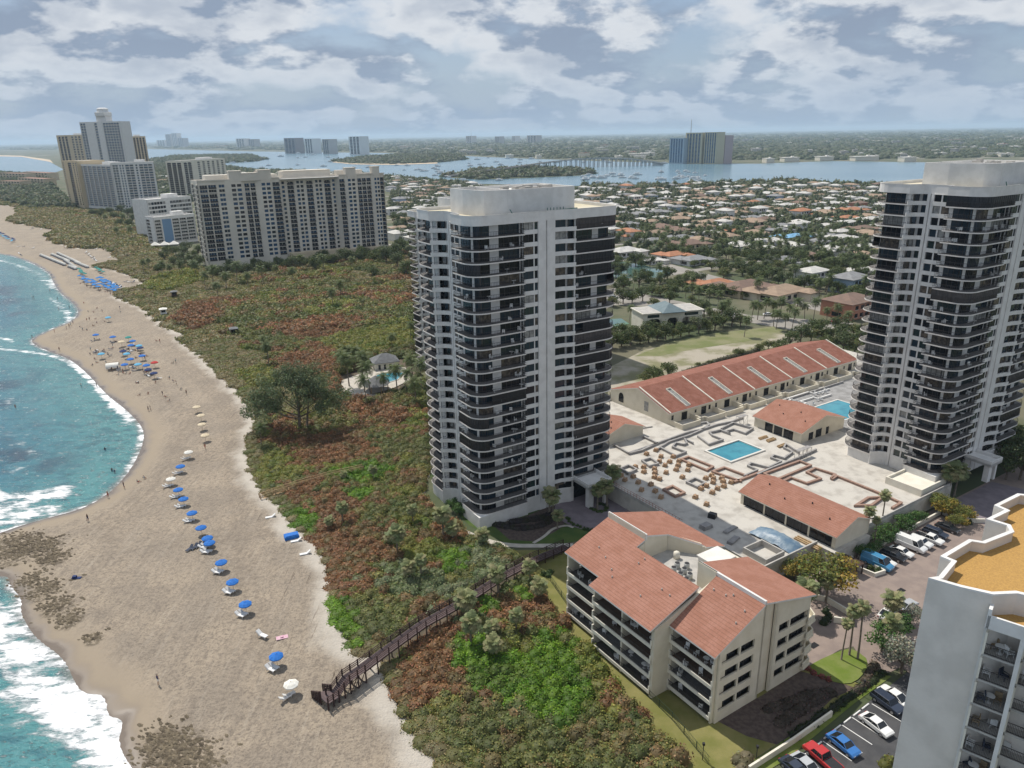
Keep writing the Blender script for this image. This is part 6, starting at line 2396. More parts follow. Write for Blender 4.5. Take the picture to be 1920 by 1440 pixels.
def make_umbrella(m_, label, grp, r=1.2, h=2.15):
    def f():
        o = thing('beach_umbrella', label, 'umbrella', (0, 0, 0), 0, grp)
        b = MB()
        b.tube([(0, 0, -.4), (0, 0, h + .12)], .035, 6)
        part('pole', b, WOODL, o)
        b = MB()
        n = 8
        ring = lambda rr, z, k=0: [(rr * math.cos(2 * math.pi * (i + k) / (2 * n)) * (1 if i % 2 == 0 else .93), rr * math.sin(2 * math.pi * (i + k) / (2 * n)) * (1 if i % 2 == 0 else .93), z - (0 if i % 2 == 0 else .03)) for i in range(2 * n)]
        A, Bm, C, Dd = ring(r, h - .42), ring(r * .62, h - .17), ring(r * .15, h), ring(r * .99, h - .6)
        vs = A + Bm + C + Dd + [(0, 0, h + .05)]
        fs = []
        m2 = 2 * n
        for i in range(m2):
            j = (i + 1) % m2
            fs += [(i, j, m2 + j, m2 + i), (m2 + i, m2 + j, 2 * m2 + j, 2 * m2 + i), (3 * m2 + i, 3 * m2 + j, j, i), (2 * m2 + i, 2 * m2 + j, 4 * m2)]
        b.add(vs, fs)
        part('canopy', b, m_, o)
        return o
    return Proto(f)


def make_lounger(m_=None, frame=None):
    def f():
        o = thing('beach_lounger', 'white beach lounger with a raised back', 'lounger', (0, 0, 0), 0, 'beach loungers')
        b = MB()
        for y in (-.3, .3):
            b.bar((-1.0, y, .3), (.55, y, .3), .06, .06)
            for x in (-.85, .4):
                b.bar((x, y, 0), (x, y, .3), .06, .06)
            b.bar((.3, y, .3), (.95, y, .78), .06, .06)
        part('frame', b, frame or M_WPL, o)
        b = MB()
        b.box(-1.0, .3, -.3, .3, .32, .40)
        part('seat', b, m_ or M_WPL, o)
        b = MB()
        b.add([(.3, -.3, .33), (.3, .3, .33), (.95, .3, .84), (.95, -.3, .84), (.27, -.3, .42), (.27, .3, .42), (.92, .3, .92), (.92, -.3, .92)], [(0, 1, 2, 3), (7, 6, 5, 4), (0, 4, 5, 1), (1, 5, 6, 2), (2, 6, 7, 3), (3, 7, 4, 0)])
        part('backrest', b, m_ or M_WPL, o)
        return o
    return Proto(f)


UMB = {'blue': make_umbrella(BLUE, 'blue beach umbrella', 'umbrellas in a row down the beach'), 'white': make_umbrella(WCAN, 'white beach umbrella', 'umbrellas in a row down the beach'), 'cream': make_umbrella(CCAN, 'cream beach umbrella', 'cream umbrellas on the raked sand', 1.25, 2.3),
       'teal': make_umbrella(TEAL, 'teal beach umbrella', None), 'lblue': make_umbrella(LBLUE, 'light blue beach umbrella', None), 'navy': make_umbrella(NAVY, 'dark blue beach umbrella', None), 'red': make_umbrella(REDC, 'red beach umbrella', None)}
LNG = make_lounger()
LNGD = make_lounger(M_SLING)
ROWU = [(520, 1247, 'blue', 'blue umbrella of the long row, first from the boardwalk stairs'), (462, 1148, 'blue', 'blue umbrella of the long row, second from the boardwalk stairs'), (438, 1106, 'blue', 'blue umbrella of the long row, third from the boardwalk stairs'), (417, 1069, 'blue', 'blue umbrella of the long row, fourth from the boardwalk stairs'),
        (395, 1032, 'blue', 'blue umbrella with a line of loungers, nearer of the overlapping pair'), (391, 1023, 'blue', 'blue umbrella with a line of loungers, farther of the overlapping pair'), (379, 1003, 'blue', 'blue umbrella standing alone without loungers in the row'), (362, 975, 'blue', 'blue umbrella just beyond the lone one in the row'),
        (346, 948, 'blue', 'blue umbrella with dark bags beneath it in the row'), (336, 930, 'blue', 'blue umbrella next to the white one in the row'), (322, 909, 'white', 'white umbrella between blue ones in the row'), (340, 885, 'blue', 'blue umbrella at the far end of the long row'), (355, 858, 'white', 'white umbrella between the row and the cream four'),
        (548, 1300, 'white', 'white umbrella nearest the boardwalk stairs'), (386, 827, 'cream', 'cream umbrella, closest of the four to the blue row'), (380, 806, 'cream', 'cream umbrella, second of the four on raked sand'), (378, 789, 'cream', 'cream umbrella, third of the four on raked sand'), (370, 773, 'cream', 'cream umbrella, farthest of the four on raked sand')]
TILT = R(12)
for i, (px_, py_, k, lb) in enumerate(ROWU):
    x, y = g2(px_, py_, -.1)
    z = zb_(x, y)
    o = UMB[k].put((x, y, z), i * .7, lb)
    if k != 'cream' and i != 6:
        for s in (-.42, .42):
            LNG.put((x - .5 + s * .5, y - 1.0 + s * .75, z), R(150) + .1 * i, 'white lounger in the shade beside an umbrella of the row', 'loungers under the umbrella row')
for i, (px_, py_) in enumerate([(356, 1032), (365, 1029), (372, 1026), (381, 1023)]):
    x, y = g2(px_, py_, -.1)
    LNGD.put((x, y, zb_(x, y)), R(70), 'dark slung lounger in the line beside the paired umbrellas', 'line of loungers beside the paired umbrellas')
for px_, py_, rz, lb in ((492, 1194, R(150), 'white lounger turned to the sun beside the pink towel'), (508, 973, R(20), 'white storage box lounger by the dune edge, farthest'), (556, 1018, R(20), 'white lounger beside the blue covered heap'), (573, 1042, R(20), 'white lounger at the dune edge nearest the stairs')):
    x, y = g2(px_, py_, -.1)
    LNG.put((x, y, zb_(x, y)), rz, lb, None, 1.15)
mb = MB()
mb.prism([(-1.5, -.9), (1.5, -.9), (1.5, .9), (-1.5, .9)], 0, 1.0)
mb.prism([(-1.3, -.75), (1.3, -.75), (1.3, .75), (-1.3, .75)], 1.0, 1.15)
solo('covered_heap', mb, BLUE, 'bright blue cover over stacked beach furniture at the dune edge', 'covered heap', (*g2(547, 1010), 0), R(25))
mb = MB()
mb.box(-1.0, 1.0, -.5, .5, 0, .05)
mb.box(-.3, .2, -.2, .3, .05, .22)
x, y = g2(529, 1195)
solo('towel', mb, mat('pink_towel', (.55, .25, .38), (.62, .5, .5), 4, .9), 'pink towel and bag on the sand by a lounger', 'towel', (x, y, zb_(x, y)), R(20))
mb = MB()
mb.box(-.9, .9, -.35, .35, .0, .12)
mb.box(-.7, .0, -.3, .3, .12, .5)
x, y = g2(143, 1081)
solo('beach_bag', mb, NAVY, 'dark bags and towel left on the bare sand by the rocks', 'bag', (x, y, zb_(x, y)), 0)

# crowd umbrellas
rd = random.Random(31)
CR = [(204, 603 + 0, 'lblue'), (181, 636, 'blue'), (213, 640, 'blue'), (242, 641, 'teal'), (262, 657, 'lblue'), (239, 672, 'lblue'), (246, 682, 'blue'), (268, 676, 'blue'), (235, 692, 'blue'), (260, 692, 'lblue'), (276, 694, 'blue'), (279, 702, 'navy'), (290, 709, 'navy'), (291, 689, 'red'), (191, 671, 'lblue'), (229, 650, 'cream'), (264, 661, 'navy'), (247, 656, 'blue'), (250, 648, 'blue'), (232, 667, 'navy')]
for i, (px_, py_, k) in enumerate(CR):
    x, y = g2(px_, py_, -.1)
    UMB[k].put((x, y, zb_(x, y)), i, {'lblue': 'light blue', 'blue': 'blue', 'teal': 'teal', 'navy': 'navy', 'red': 'red', 'cream': 'cream'}[k] + ' umbrella among the crowd of sunbathers near the sand spit', 'umbrellas among the beach crowd', 1.15)


def line_px(a, b, n):
    return [(a[0] + (b[0] - a[0]) * (i + .5) / n, a[1] + (b[1] - a[1]) * (i + .5) / n) for i in range(n)]


UMB['fblue'] = make_umbrella(mat('bright_blue_canvas', (.025, .20, .52), rough=.75), 'blue beach umbrella', None)
FARU = [(line_px((150, 522), (216, 550), 18), 'fblue'), (line_px((155, 528), (190, 545), 8), 'fblue'), (line_px((184, 526), (222, 549), 11), 'fblue'), (line_px((188, 523), (225, 546), 10), 'fblue'), (line_px((148, 508), (160, 519), 7), 'teal'), (line_px((182, 506), (194, 516), 6), 'teal'), (line_px((0, 439), (31, 455), 14), 'navy'), (line_px((0, 443), (26, 456), 9), 'lblue')]
for pts, k in FARU:
    for px_, py_ in pts:
        x, y = g2(px_ + rd.uniform(-2.5, 2.5), py_ + rd.uniform(-1.2, 1.2), -.1)
        UMB[k].put((x, y, zb_(x, y)), rd.random() * 3, {'fblue': 'blue umbrella packed in rows beyond the sand spit', 'teal': 'teal umbrella in short rows beyond the blue ones', 'navy': 'dark blue umbrella in the far row at the frame edge', 'lblue': 'light blue umbrella in the far row at the frame edge'}[k], {'fblue': 'blue umbrellas packed beyond the spit', 'teal': 'teal umbrellas beyond the blue ones', 'navy': 'far row of dark umbrellas', 'lblue': 'far row of light umbrellas'}[k], 1.05)


def make_cabana():
    o = thing('beach_cabana', 'white hooded cabana in the rows on the far beach', 'cabana', (0, 0, 0), 0, 'rows of white cabanas')
    b = MB()
    pts = [(1.1 * math.cos(R(a)), 1.7 * math.sin(R(a))) for a in range(20, 161, 20)]
    for (y0, z0), (y1, z1) in zip(pts[:-1], pts[1:]):
        b.quad((-1.0, y0, z0), (.4, y0 * .95, z0), (.4, y1 * .95, z1), (-1.0, y1, z1))
        b.quad((-1.0, y1, z1 - .05), (.4, y1, z1 - .05), (.4, y0, z0 - .05), (-1.0, y0, z0 - .05))
    part('hood', b, WCAN, o)
    b = MB()
    b.box(-1.2, 1.1, -.95, .95, .1, .45)
    part('bench', b, M_SLING, o)
    return o


CABA = Proto(make_cabana)
for a, b, n in (((75, 479), (122, 498), 20), ((96, 478), (130, 492), 13), ((107, 476), (150, 496), 18), ((120, 489), (144, 505), 10), ((140, 493), (165, 503), 9), ((128, 500), (142, 506), 5)):
    for px_, py_ in line_px(a, b, n):
        x, y = g2(px_, py_, -.1)
        CABA.put((x, y, zb_(x, y)), R(-150) + rd.uniform(-.1, .1))
for i, (px_, py_) in enumerate(line_px((160, 473), (182, 491), 9) + line_px((222, 537), (238, 546), 7) + line_px((205, 530), (222, 537), 6) + [(58, 430), (62, 429), (77, 431), (90, 424), (35, 463), (45, 463), (36, 475), (40, 478), (62, 466), (236, 529), (243, 530), (250, 530), (180, 468), (200, 470), (205, 484)]):
    x, y = g2(px_, py_, -.1)
    (LNGD if i % 2 else LNG).put((x, y, zb_(x, y)), rd.random() * 3, 'lounger on the far beach beyond the sand spit', 'loungers on the far beach', 1.3)
# beach tent, tower hut and kiosk
b = MB()
n = 8
for i in range(n):
    a0, a1 = math.pi * i / n, math.pi * (i + 1) / n
    b.quad((-2.2, 1.9 * math.cos(a0), .9 + 1.5 * math.sin(a0)), (2.2, 1.9 * math.cos(a0), .9 + 1.5 * math.sin(a0)), (2.2, 1.9 * math.cos(a1), .9 + 1.5 * math.sin(a1)), (-2.2, 1.9 * math.cos(a1), .9 + 1.5 * math.sin(a1)))
for sx in (-2.1, 2.1):
    for sy in (-1.85, 1.85):
        b.bar((sx, sy, 0), (sx, sy, 1.0), .08, .08)
x, y = g2(212, 690)
solo('beach_tent', b, WCAN, 'white arched beach tent in the crowd near the water', 'tent', (x, y, zb_(x, y)), R(20), smooth=True)


def hut(label, px_, py_, m_, rm, s=1.0):
    o = thing('lifeguard_hut', label, 'hut', (*g2(px_, py_), 0), R(25))
    b = MB()
    for x in (-1.2, 1.2):
        for y in (-1.2, 1.2):
            b.bar((x * 1.2, y * 1.2, 0), (x, y, 1.6 * s), .2, .2)
    part('legs', b, WOODD, o)
    b = MB()
    b.box(-1.5, 1.5, -1.5, 1.5, 1.6 * s, 1.75 * s)
    b.wall([(-1.3, -1.3), (1.3, -1.3), (1.3, 1.3), (-1.3, 1.3)], .12, 1.75 * s, 4.0 * s, closed=True)
    part('cabin', b, m_, o)
    b = MB()
    hip(b, -1.5, 1.5, -1.5, 1.5, 4.0 * s, .7, .35)
    part('roof', b, rm, o)
    b = MB()
    b.box(-.9, .9, -1.36, -1.3, 2.5 * s, 3.6 * s)
    part('window', b, GLASS[0], o)


hut('small white lifeguard hut standing in the dune grass', 308, 594, WHITE, WCAN)
hut('weathered dark timber hut on the dune path', 440, 632, WOODD, M_GTILE)
hut('weathered dark hut among the red scrub farther along the dune', 328, 560, WOODD, M_GTILE)
b = MB()
for i in range(3):
    b.add([(i * 7, 0, 3), (i * 7 + 7, 0, 3), (i * 7 + 7, 7, 3), (i * 7, 7, 3), (i * 7 + 3.5, 3.5, 5.6)], [(0, 1, 4), (1, 2, 4), (2, 3, 4), (3, 0, 4), (3, 2, 1, 0)])
    for x in (0, 7):
        for y in (0, 7):
            b.bar((i * 7 + x, y, 0), (i * 7 + x, y, 3), .2, .2)
solo('marquee', b, WCAN, 'white peaked marquee between the dune and the small white block', 'marquee', (*g2(282, 468), 0), R(20))

# ================================================================== people
def person_mesh(name, joints, edges, radii, head, top_z, cols):
    """one continuous skinned figure; cols: (shirt material, legs material, skin)"""
    me = bpy.data.meshes.new(name)
    me.from_pydata(joints, edges, [])
    o = bpy.data.objects.new(name, me)
    COL.objects.link(o)
    mod = o.modifiers.new('skin', 'SKIN')
    for i, r in enumerate(radii):
        me.skin_vertices[0].data[i].radius = (r, r)
        me.skin_vertices[0].data[i].use_root = (i == 0)
    sub = o.modifiers.new('sub', 'SUBSURF')
    sub.levels = sub.render_levels = 1
    bpy.context.view_layer.update()
    ev = o.evaluated_get(bpy.context.evaluated_depsgraph_get())
    out = bpy.data.meshes.new_from_object(ev)
    bpy.data.objects.remove(o)
    bpy.data.meshes.remove(me)
    return out


STAND_J = [(0, 0, .95), (0, .01, 1.15), (0, .02, 1.38), (0, .01, 1.50), (0, -.01, 1.63), (0, -.02, 1.72),
           (.17, .02, 1.40), (.23, .03, 1.12), (.24, -.05, .88), (-.17, .02, 1.40), (-.23, .0, 1.12), (-.22, -.12, .90),
           (.09, 0, .90), (.11, -.08, .50), (.11, .02, .08), (.11, -.12, .03), (-.09, 0, .90), (-.10, .08, .50), (-.10, .20, .10), (-.10, .07, .03)]
SIT_J = [(0, 0, .16), (0, .06, .36), (0, .13, .56), (0, .12, .68), (0, .10, .80), (0, .08, .88),
         (.17, .13, .57), (.26, .02, .36), (.24, -.18, .30), (-.17, .13, .57), (-.26, .20, .34), (-.27, .28, .10),
         (.10, -.04, .16), (.14, -.42, .40), (.13, -.62, .08), (.13, -.74, .05), (-.10, -.04, .16), (-.13, -.45, .28), (-.14, -.82, .08), (-.14, -.93, .12)]
P_E = [(0, 1), (1, 2), (2, 3), (3, 4), (4, 5), (2, 6), (6, 7), (7, 8), (2, 9), (9, 10), (10, 11), (0, 12), (12, 13), (13, 14), (14, 15), (0, 16), (16, 17), (17, 18), (18, 19)]
P_R = [.13, .115, .13, .06, .10, .085, .065, .045, .04, .065, .045, .04, .095, .07, .045, .045, .095, .07, .045, .045]
SKIN = [mat('skin', (.36, .20, .13), rough=.6), mat('tanned_skin', (.24, .12, .075), rough=.6)]
CLO = [NAVY, mat('red_cloth', (.40, .05, .05), rough=.8), mat('white_cloth', (.65, .65, .62), rough=.8), mat('black_cloth', (.03, .03, .035), rough=.8), mat('teal_cloth', (.05, .25, .28), rough=.8)]
HAIR = mat('dark_hair', (.035, .025, .02), rough=.7)
MSTAND = person_mesh('standing_figure', STAND_J, P_E, P_R, None, 0, None)
MSIT = person_mesh('sitting_figure', SIT_J, P_E, P_R, None, 0, None)


def dress(base, name, shirt, trunks, skin, sitting):
    me = base.copy()
    me.name = name
    me.materials.clear()
    for m_ in (skin, shirt, trunks, HAIR):
        me.materials.append(m_)
    ids = []
    for p in me.polygons:
        c = p.center
        if sitting:
            k = 3 if c.z > .83 or (c.z > .74 and c.y > .14) else 1 if (.28 < c.z < .66 and abs(c.x) < .17 and c.y > -.05) else 2 if (c.y > -.25 and c.z < .3 and abs(c.x) < .2) else 0
        else:
            k = 3 if c.z > 1.69 or (c.z > 1.6 and c.y > .03) else 1 if (1.02 < c.z < 1.46 and abs(c.x) < .19) else 2 if (.62 < c.z <= 1.02 and abs(c.x) < .19) else 0
        ids.append(k)
    me.polygons.foreach_set('material_index', ids)
    me.polygons.foreach_set('use_smooth', [True] * len(ids))
    return me


VAR = []
for i in range(5):
    sk = SKIN[i % 2]
    VAR.append((dress(MSTAND, 'person', CLO[i] if i not in (1, 4) else sk, CLO[(i + 2) % 5], sk, False), dress(MSIT, 'person', CLO[(i + 1) % 5] if i != 2 else sk, CLO[(i + 3) % 5], sk, True)))
CLN = ['dark blue', 'red', 'white', 'black', 'teal']


def put_person(px_, py_, v, sit, label, grp=None, rz=None, z=None, s=1.0):
    x, y = g2(px_, py_, -.2)
    o = link('person', VAR[v][1 if sit else 0])
    zz = zb_(x, y) if z is None else z
    o.location = (x, y, zz)
    o.rotation_euler = (0, 0, random.Random(int(px_ * 31 + py_)).random() * 6.28 if rz is None else rz)
    o.scale = (s, s, s)
    tag(o, label, 'person', grp)


put_person(297, 1280, 0, False, 'person standing alone on the open sand in dark clothes', rz=2.6, s=1.08)
put_person(165, 976, 3, False, 'person in dark clothes walking along the sand above the rocks', rz=1.5, s=1.08)
put_person(232, 911, 3, False, 'person standing at the water edge by the curve of the bay', s=1.08)
put_person(202, 928, 4, False, 'person wading in the shallows by the bay curve', s=1.05)
put_person(196, 838, 3, False, 'person standing alone waist deep in the turquoise bay', z=SEA - .7)
put_person(209, 877, 3, False, 'person waist deep, one of two together in the bay', z=SEA - .7, grp='pair of bathers in the bay')
put_person(214, 880, 0, False, 'person waist deep, one of two together in the bay', z=SEA - .7, grp='pair of bathers in the bay')
put_person(258, 902, 3, True, 'person sitting at the beach edge, seaward of the white umbrella')
put_person(270, 895, 1, True, 'person sitting on the sand a little above the water edge')
put_person(278, 768, 3, False, 'person walking in a pair along the sand by the raked rings', 'pair walking by the raked sand')
put_person(282, 767, 0, False, 'person walking in a pair along the sand by the raked rings', 'pair walking by the raked sand')
put_person(385, 842, 4, False, 'person standing just below the cream umbrellas')
for i, (px_, py_) in enumerate([(125, 617), (130, 613), (133, 610), (137, 606), (102, 622), (60, 631), (111, 655), (152, 722), (181, 722)]):
    put_person(px_, py_, i % 5, False, 'person standing at the water edge of the sand spit', 'people along the spit water line')
for i, (px_, py_) in enumerate([(60, 556), (63, 556), (93, 543), (108, 560), (110, 579), (97, 515), (34, 508), (28, 760), (130, 575)]):
    put_person(px_, py_, (i + 2) % 5, False, 'person bathing or wading beyond the sand spit', 'bathers beyond the spit', z=SEA - .3 if px_ < 95 else None)
rd = random.Random(44)
for i in range(46):
    c = rd.choice([(183, 637), (216, 641), (236, 660), (243, 652), (232, 690), (262, 672), (250, 684), (272, 697), (205, 690), (228, 700), (205, 658), (178, 657), (190, 676), (258, 665), (262, 716), (190, 610)])
    px_, py_ = c[0] + rd.gauss(0, 9), c[1] + rd.gauss(0, 4)
    put_person(px_, py_, rd.randrange(5), rd.random() < .75, 'person sitting or standing in the crowd on the beach near the spit', 'beach crowd near the spit')
for i, (px_, py_) in enumerate([(225, 580), (226, 586), (182, 578), (192, 585), (200, 598), (157, 567), (168, 600), (196, 604), (180, 598), (300, 643), (293, 641), (325, 682), (330, 681), (318, 710), (325, 716), (331, 722), (340, 731), (278, 738), (305, 741), (318, 752), (310, 745), (350, 740), (292, 718), (262, 740), (163, 602), (175, 585), (165, 583), (155, 620), (163, 620), (150, 614)]):
    put_person(px_, py_, i % 5, i % 3 != 0, 'person scattered on the open sand around the beach crowd', 'people scattered on the sand')
for i, (px_, py_) in enumerate(line_px((150, 530), (220, 556), 16)):
    put_person(px_ + rd.uniform(-3, 3), py_ + rd.uniform(-1, 3), i % 5, i % 2 == 0, 'person among the packed blue umbrellas', 'people at the packed umbrellas')
# towels and chairs in the crowd
TWL = []
for i in range(30):
    px_, py_ = rd.choice([(181, 638), (214, 643), (238, 660), (245, 655), (250, 690), (262, 690), (205, 692), (225, 700), (280, 705), (205, 660), (178, 660), (262, 717)])
    x, y = g2(px_ + rd.gauss(0, 8), py_ + rd.gauss(0, 3.5), -.1)
    (LNGD if i % 3 else LNG).put((x, y, zb_(x, y)), rd.random() * 6, 'low beach chair in the crowd near the sand spit', 'beach chairs in the crowd', .85)

# ================================================================== boardwalks
def boardwalk(name, label, pts, width, wood, stairs=0, post_sp=2.4):
    o = thing(name, label, 'boardwalk', (*pts[0][:2], 0))
    ox, oy = pts[0][:2]
    P = [(x - ox, y - oy, z) for x, y, z in pts]
    deck, rail = MB(), MB()
    posts = []
    left = offset([p[:2] for p in P], width / 2)
    right = offset([p[:2] for p in P], -width / 2)
    for i in range(len(P) - 1):
        a, b = Vector(P[i]), Vector(P[i + 1])
        n = max(1, int((b - a).length / .22))
        d = (b - a)
        for k in range(n):
            t0, t1 = k / n, (k + .86) / n
            c0, c1 = a + d * t0, a + d * t1
            l0, l1 = Vector((*left[i], 0)), Vector((*left[i + 1], 0))
            r0, r1 = Vector((*right[i], 0)), Vector((*right[i + 1], 0))
            pl0, pl1 = l0 + (l1 - l0) * t0, l0 + (l1 - l0) * t1
            pr0, pr1 = r0 + (r1 - r0) * t0, r0 + (r1 - r0) * t1
            z0, z1_ = c0.z, c1.z
            deck.add([(pl0.x, pl0.y, z0 - .06), (pr0.x, pr0.y, z0 - .06), (pr1.x, pr1.y, z1_ - .06), (pl1.x, pl1.y, z1_ - .06), (pl0.x, pl0.y, z0), (pr0.x, pr0.y, z0), (pr1.x, pr1.y, z1_), (pl1.x, pl1.y, z1_)],
                     [(3, 2, 1, 0), (4, 5, 6, 7), (0, 1, 5, 4), (1, 2, 6, 5), (2, 3, 7, 6), (3, 0, 4, 7)])
        for side in (left, right):
            q0, q1 = side[i], side[i + 1]
            for hh, w_ in ((1.08, .12), (.72, .07), (.38, .07)):
                rail.bar((*q0, P[i][2] + hh), (*q1, P[i + 1][2] + hh), w_, .09)
            rail.bar((*q0, P[i][2] - .14), (*q1, P[i + 1][2] - .14), .08, .26)
            m_ = max(1, round(math.dist(q0, q1) / post_sp))
            for k in range(m_ + (1 if i == len(P) - 2 else 0)):
                t_ = k / m_
                posts.append((q0[0] + (q1[0] - q0[0]) * t_, q0[1] + (q1[1] - q0[1]) * t_, P[i][2] + (P[i + 1][2] - P[i][2]) * t_))
    part('deck', deck, wood[0], o)
    part('railing', rail, wood[1], o)
    for x, y, z in posts[:98]:
        b = MB()
        b.box(x - .09, x + .09, y - .09, y + .09, -.6, z + 1.2)
        part('post', b, wood[1], o)
    return o


M_BWD = mat('boardwalk_planks', (.13, .095, .095), (.095, .07, .072), 2.2, .85)
M_BWR = mat('boardwalk_rail', (.065, .036, .032), (.045, .026, .024), 3, .8)
bw = []
for px_, py_, z in ((678, 1253, 2.6), (722, 1220, 3.0), (792, 1170, 3.1), (868, 1128, 3.0), (942, 1080, 2.2), (1000, 1050, 1.3), (1062, 1024, .6)):
    bw.append((*g2(px_, py_, z), z))
boardwalk('boardwalk', 'dark brown raised boardwalk crossing the scrub to the beach', bw, 1.9, (M_BWD, M_BWR))
# landing and stairs at the sand
a = Vector(bw[0])
dirv = (Vector(bw[0]) - Vector(bw[1]))
dirv.z = 0
dirv.normalize()
sdv = Vector((-dirv.y, dirv.x, 0))
c0 = a + dirv * 3.0
ST = thing('beach_stairs', 'dark wooden stair landing with steps down to the sand', 'stairs', (a.x, a.y, 0))
loc = lambda v: (v.x - a.x, v.y - a.y, v.z)
b = MB()
def plat(mb_, c, hx, hy, z):
    q = [c + dirv * sx * hx + sdv * sy * hy for sx, sy in ((-1, -1), (1, -1), (1, 1), (-1, 1))]
    mb_.prism([(v.x - a.x, v.y - a.y) for v in q], z - .12, z)
    return q
q1 = plat(b, a + dirv * 1.5, 1.5, .95, 2.6)
for k in range(9):
    cc = a + dirv * (3.15 + k * .24)
    plat(b, cc, .19, .95, 2.5 - k * .15)
q2 = plat(b, a + dirv * 6.2, 1.0, 1.0, 1.2)
for k in range(6):
    cc = a + dirv * 6.2 - sdv * (1.2 + k * .34)
    q = [cc + dirv * sx * .9 + sdv * sy * .19 for sx, sy in ((-1, -1), (1, -1), (1, 1), (-1, 1))]
    b.prism([(v.x - a.x, v.y - a.y) for v in q], 1.05 - k * .2, 1.13 - k * .2)
part('steps', b, M_BWD, ST)
r = MB()
for s in (-.95, .95):
    line = [(a + sdv * s, 2.6), (a + dirv * 3.0 + sdv * s, 2.6), (a + dirv * 5.2 + sdv * s, 1.25), (a + dirv * 7.2 + sdv * s, 1.2)]
    for (p, z0), (q, z1_) in zip(line[:-1], line[1:]):
        if s < 0 and z1_ == 1.2:
            continue
        for hh in (1.08, .72, .38):
            r.bar((p.x - a.x, p.y - a.y, z0 + hh), (q.x - a.x, q.y - a.y, z1_ + hh), .1, .09)
for dd in (5.2, 7.2):
    p, q = a + dirv * dd - sdv * .9, a + dirv * dd - sdv * 3.3
    for hh in (1.08, .72, .38):
        r.bar((p.x - a.x, p.y - a.y, 1.2 + hh), (q.x - a.x, q.y - a.y, .1 + hh), .1, .09)
part('railing', r, M_BWR, ST)
for dd in (0, 1.5, 3.0, 4.1, 5.2, 6.2, 7.2):
    for s in (-.95, .95):
        p = a + dirv * dd + sdv * s
        z = 2.6 if dd <= 3 else 2.6 - (dd - 3) * .62 if dd < 5.2 else 1.2
        m_ = MB()
        m_.box(p.x - a.x - .1, p.x - a.x + .1, p.y - a.y - .1, p.y - a.y + .1, -.6, z + 1.25)
        part('post', m_, M_BWR, ST)
for dd in (5.2, 7.2):
    for k in range(1, 6):
        p = a + dirv * dd - sdv * (.9 + .48 * k)
        m_ = MB()
        m_.box(p.x - a.x - .09, p.x - a.x + .09, p.y - a.y - .09, p.y - a.y + .09, -.5, 1.2 - .23 * k + 1.2)
        part('post', m_, M_BWR, ST)
x = MB()
for dd in (1.5, 3.0):
    p, q = a + dirv * dd - sdv * .95, a + dirv * dd + sdv * .95
    x.bar((p.x - a.x, p.y - a.y, .2), (q.x - a.x, q.y - a.y, 2.4), .08, .12)
for s in (-.95, .95):
    for d0, d1 in ((0, 1.5), (1.5, 3.0)):
        p, q = a + dirv * d0 + sdv * s, a + dirv * d1 + sdv * s
        x.bar((p.x - a.x, p.y - a.y, .2), (q.x - a.x, q.y - a.y, 2.4), .08, .12)
        x.bar((q.x - a.x, q.y - a.y, .2), (p.x - a.x, p.y - a.y, 2.7), .08, .12)
part('brace', x, M_BWR, ST)
pts = [(*g2(px_, py_, z), z) for px_, py_, z in ((488, 935, .4), (515, 925, .8), (560, 910, 1.0), (620, 893, 1.0), (680, 880, .9))]
boardwalk('boardwalk', 'narrow pale timber walkway entering the scrub from the beach', pts, 1.3, (WOODL, WOODL), post_sp=3)
pts = [(*g2(px_, py_, z), z) for px_, py_, z in ((610, 752, .8), (660, 745, .8), (720, 748, .8))]
boardwalk('boardwalk', 'grey railed walkway below the dune pool hut', pts, 1.3, (CONC, CONC), post_sp=3)

# ================================================================== vehicles
M_TYRE = mat('tyre', (.018, .018, .02), rough=.8)
M_RIM = mat('rim', (.45, .45, .46), rough=.35, metal=.7)
M_CGL = mat('car_glass', (.015, .018, .022), rough=.05, spec=.6)
M_HL = mat('headlight', (.7, .7, .68), rough=.15)
M_TL = mat('tail_light', (.35, .02, .02), rough=.2)


def paint(name, c):
    return mat(name, c, rough=.28, spec=.5, coat=.6)


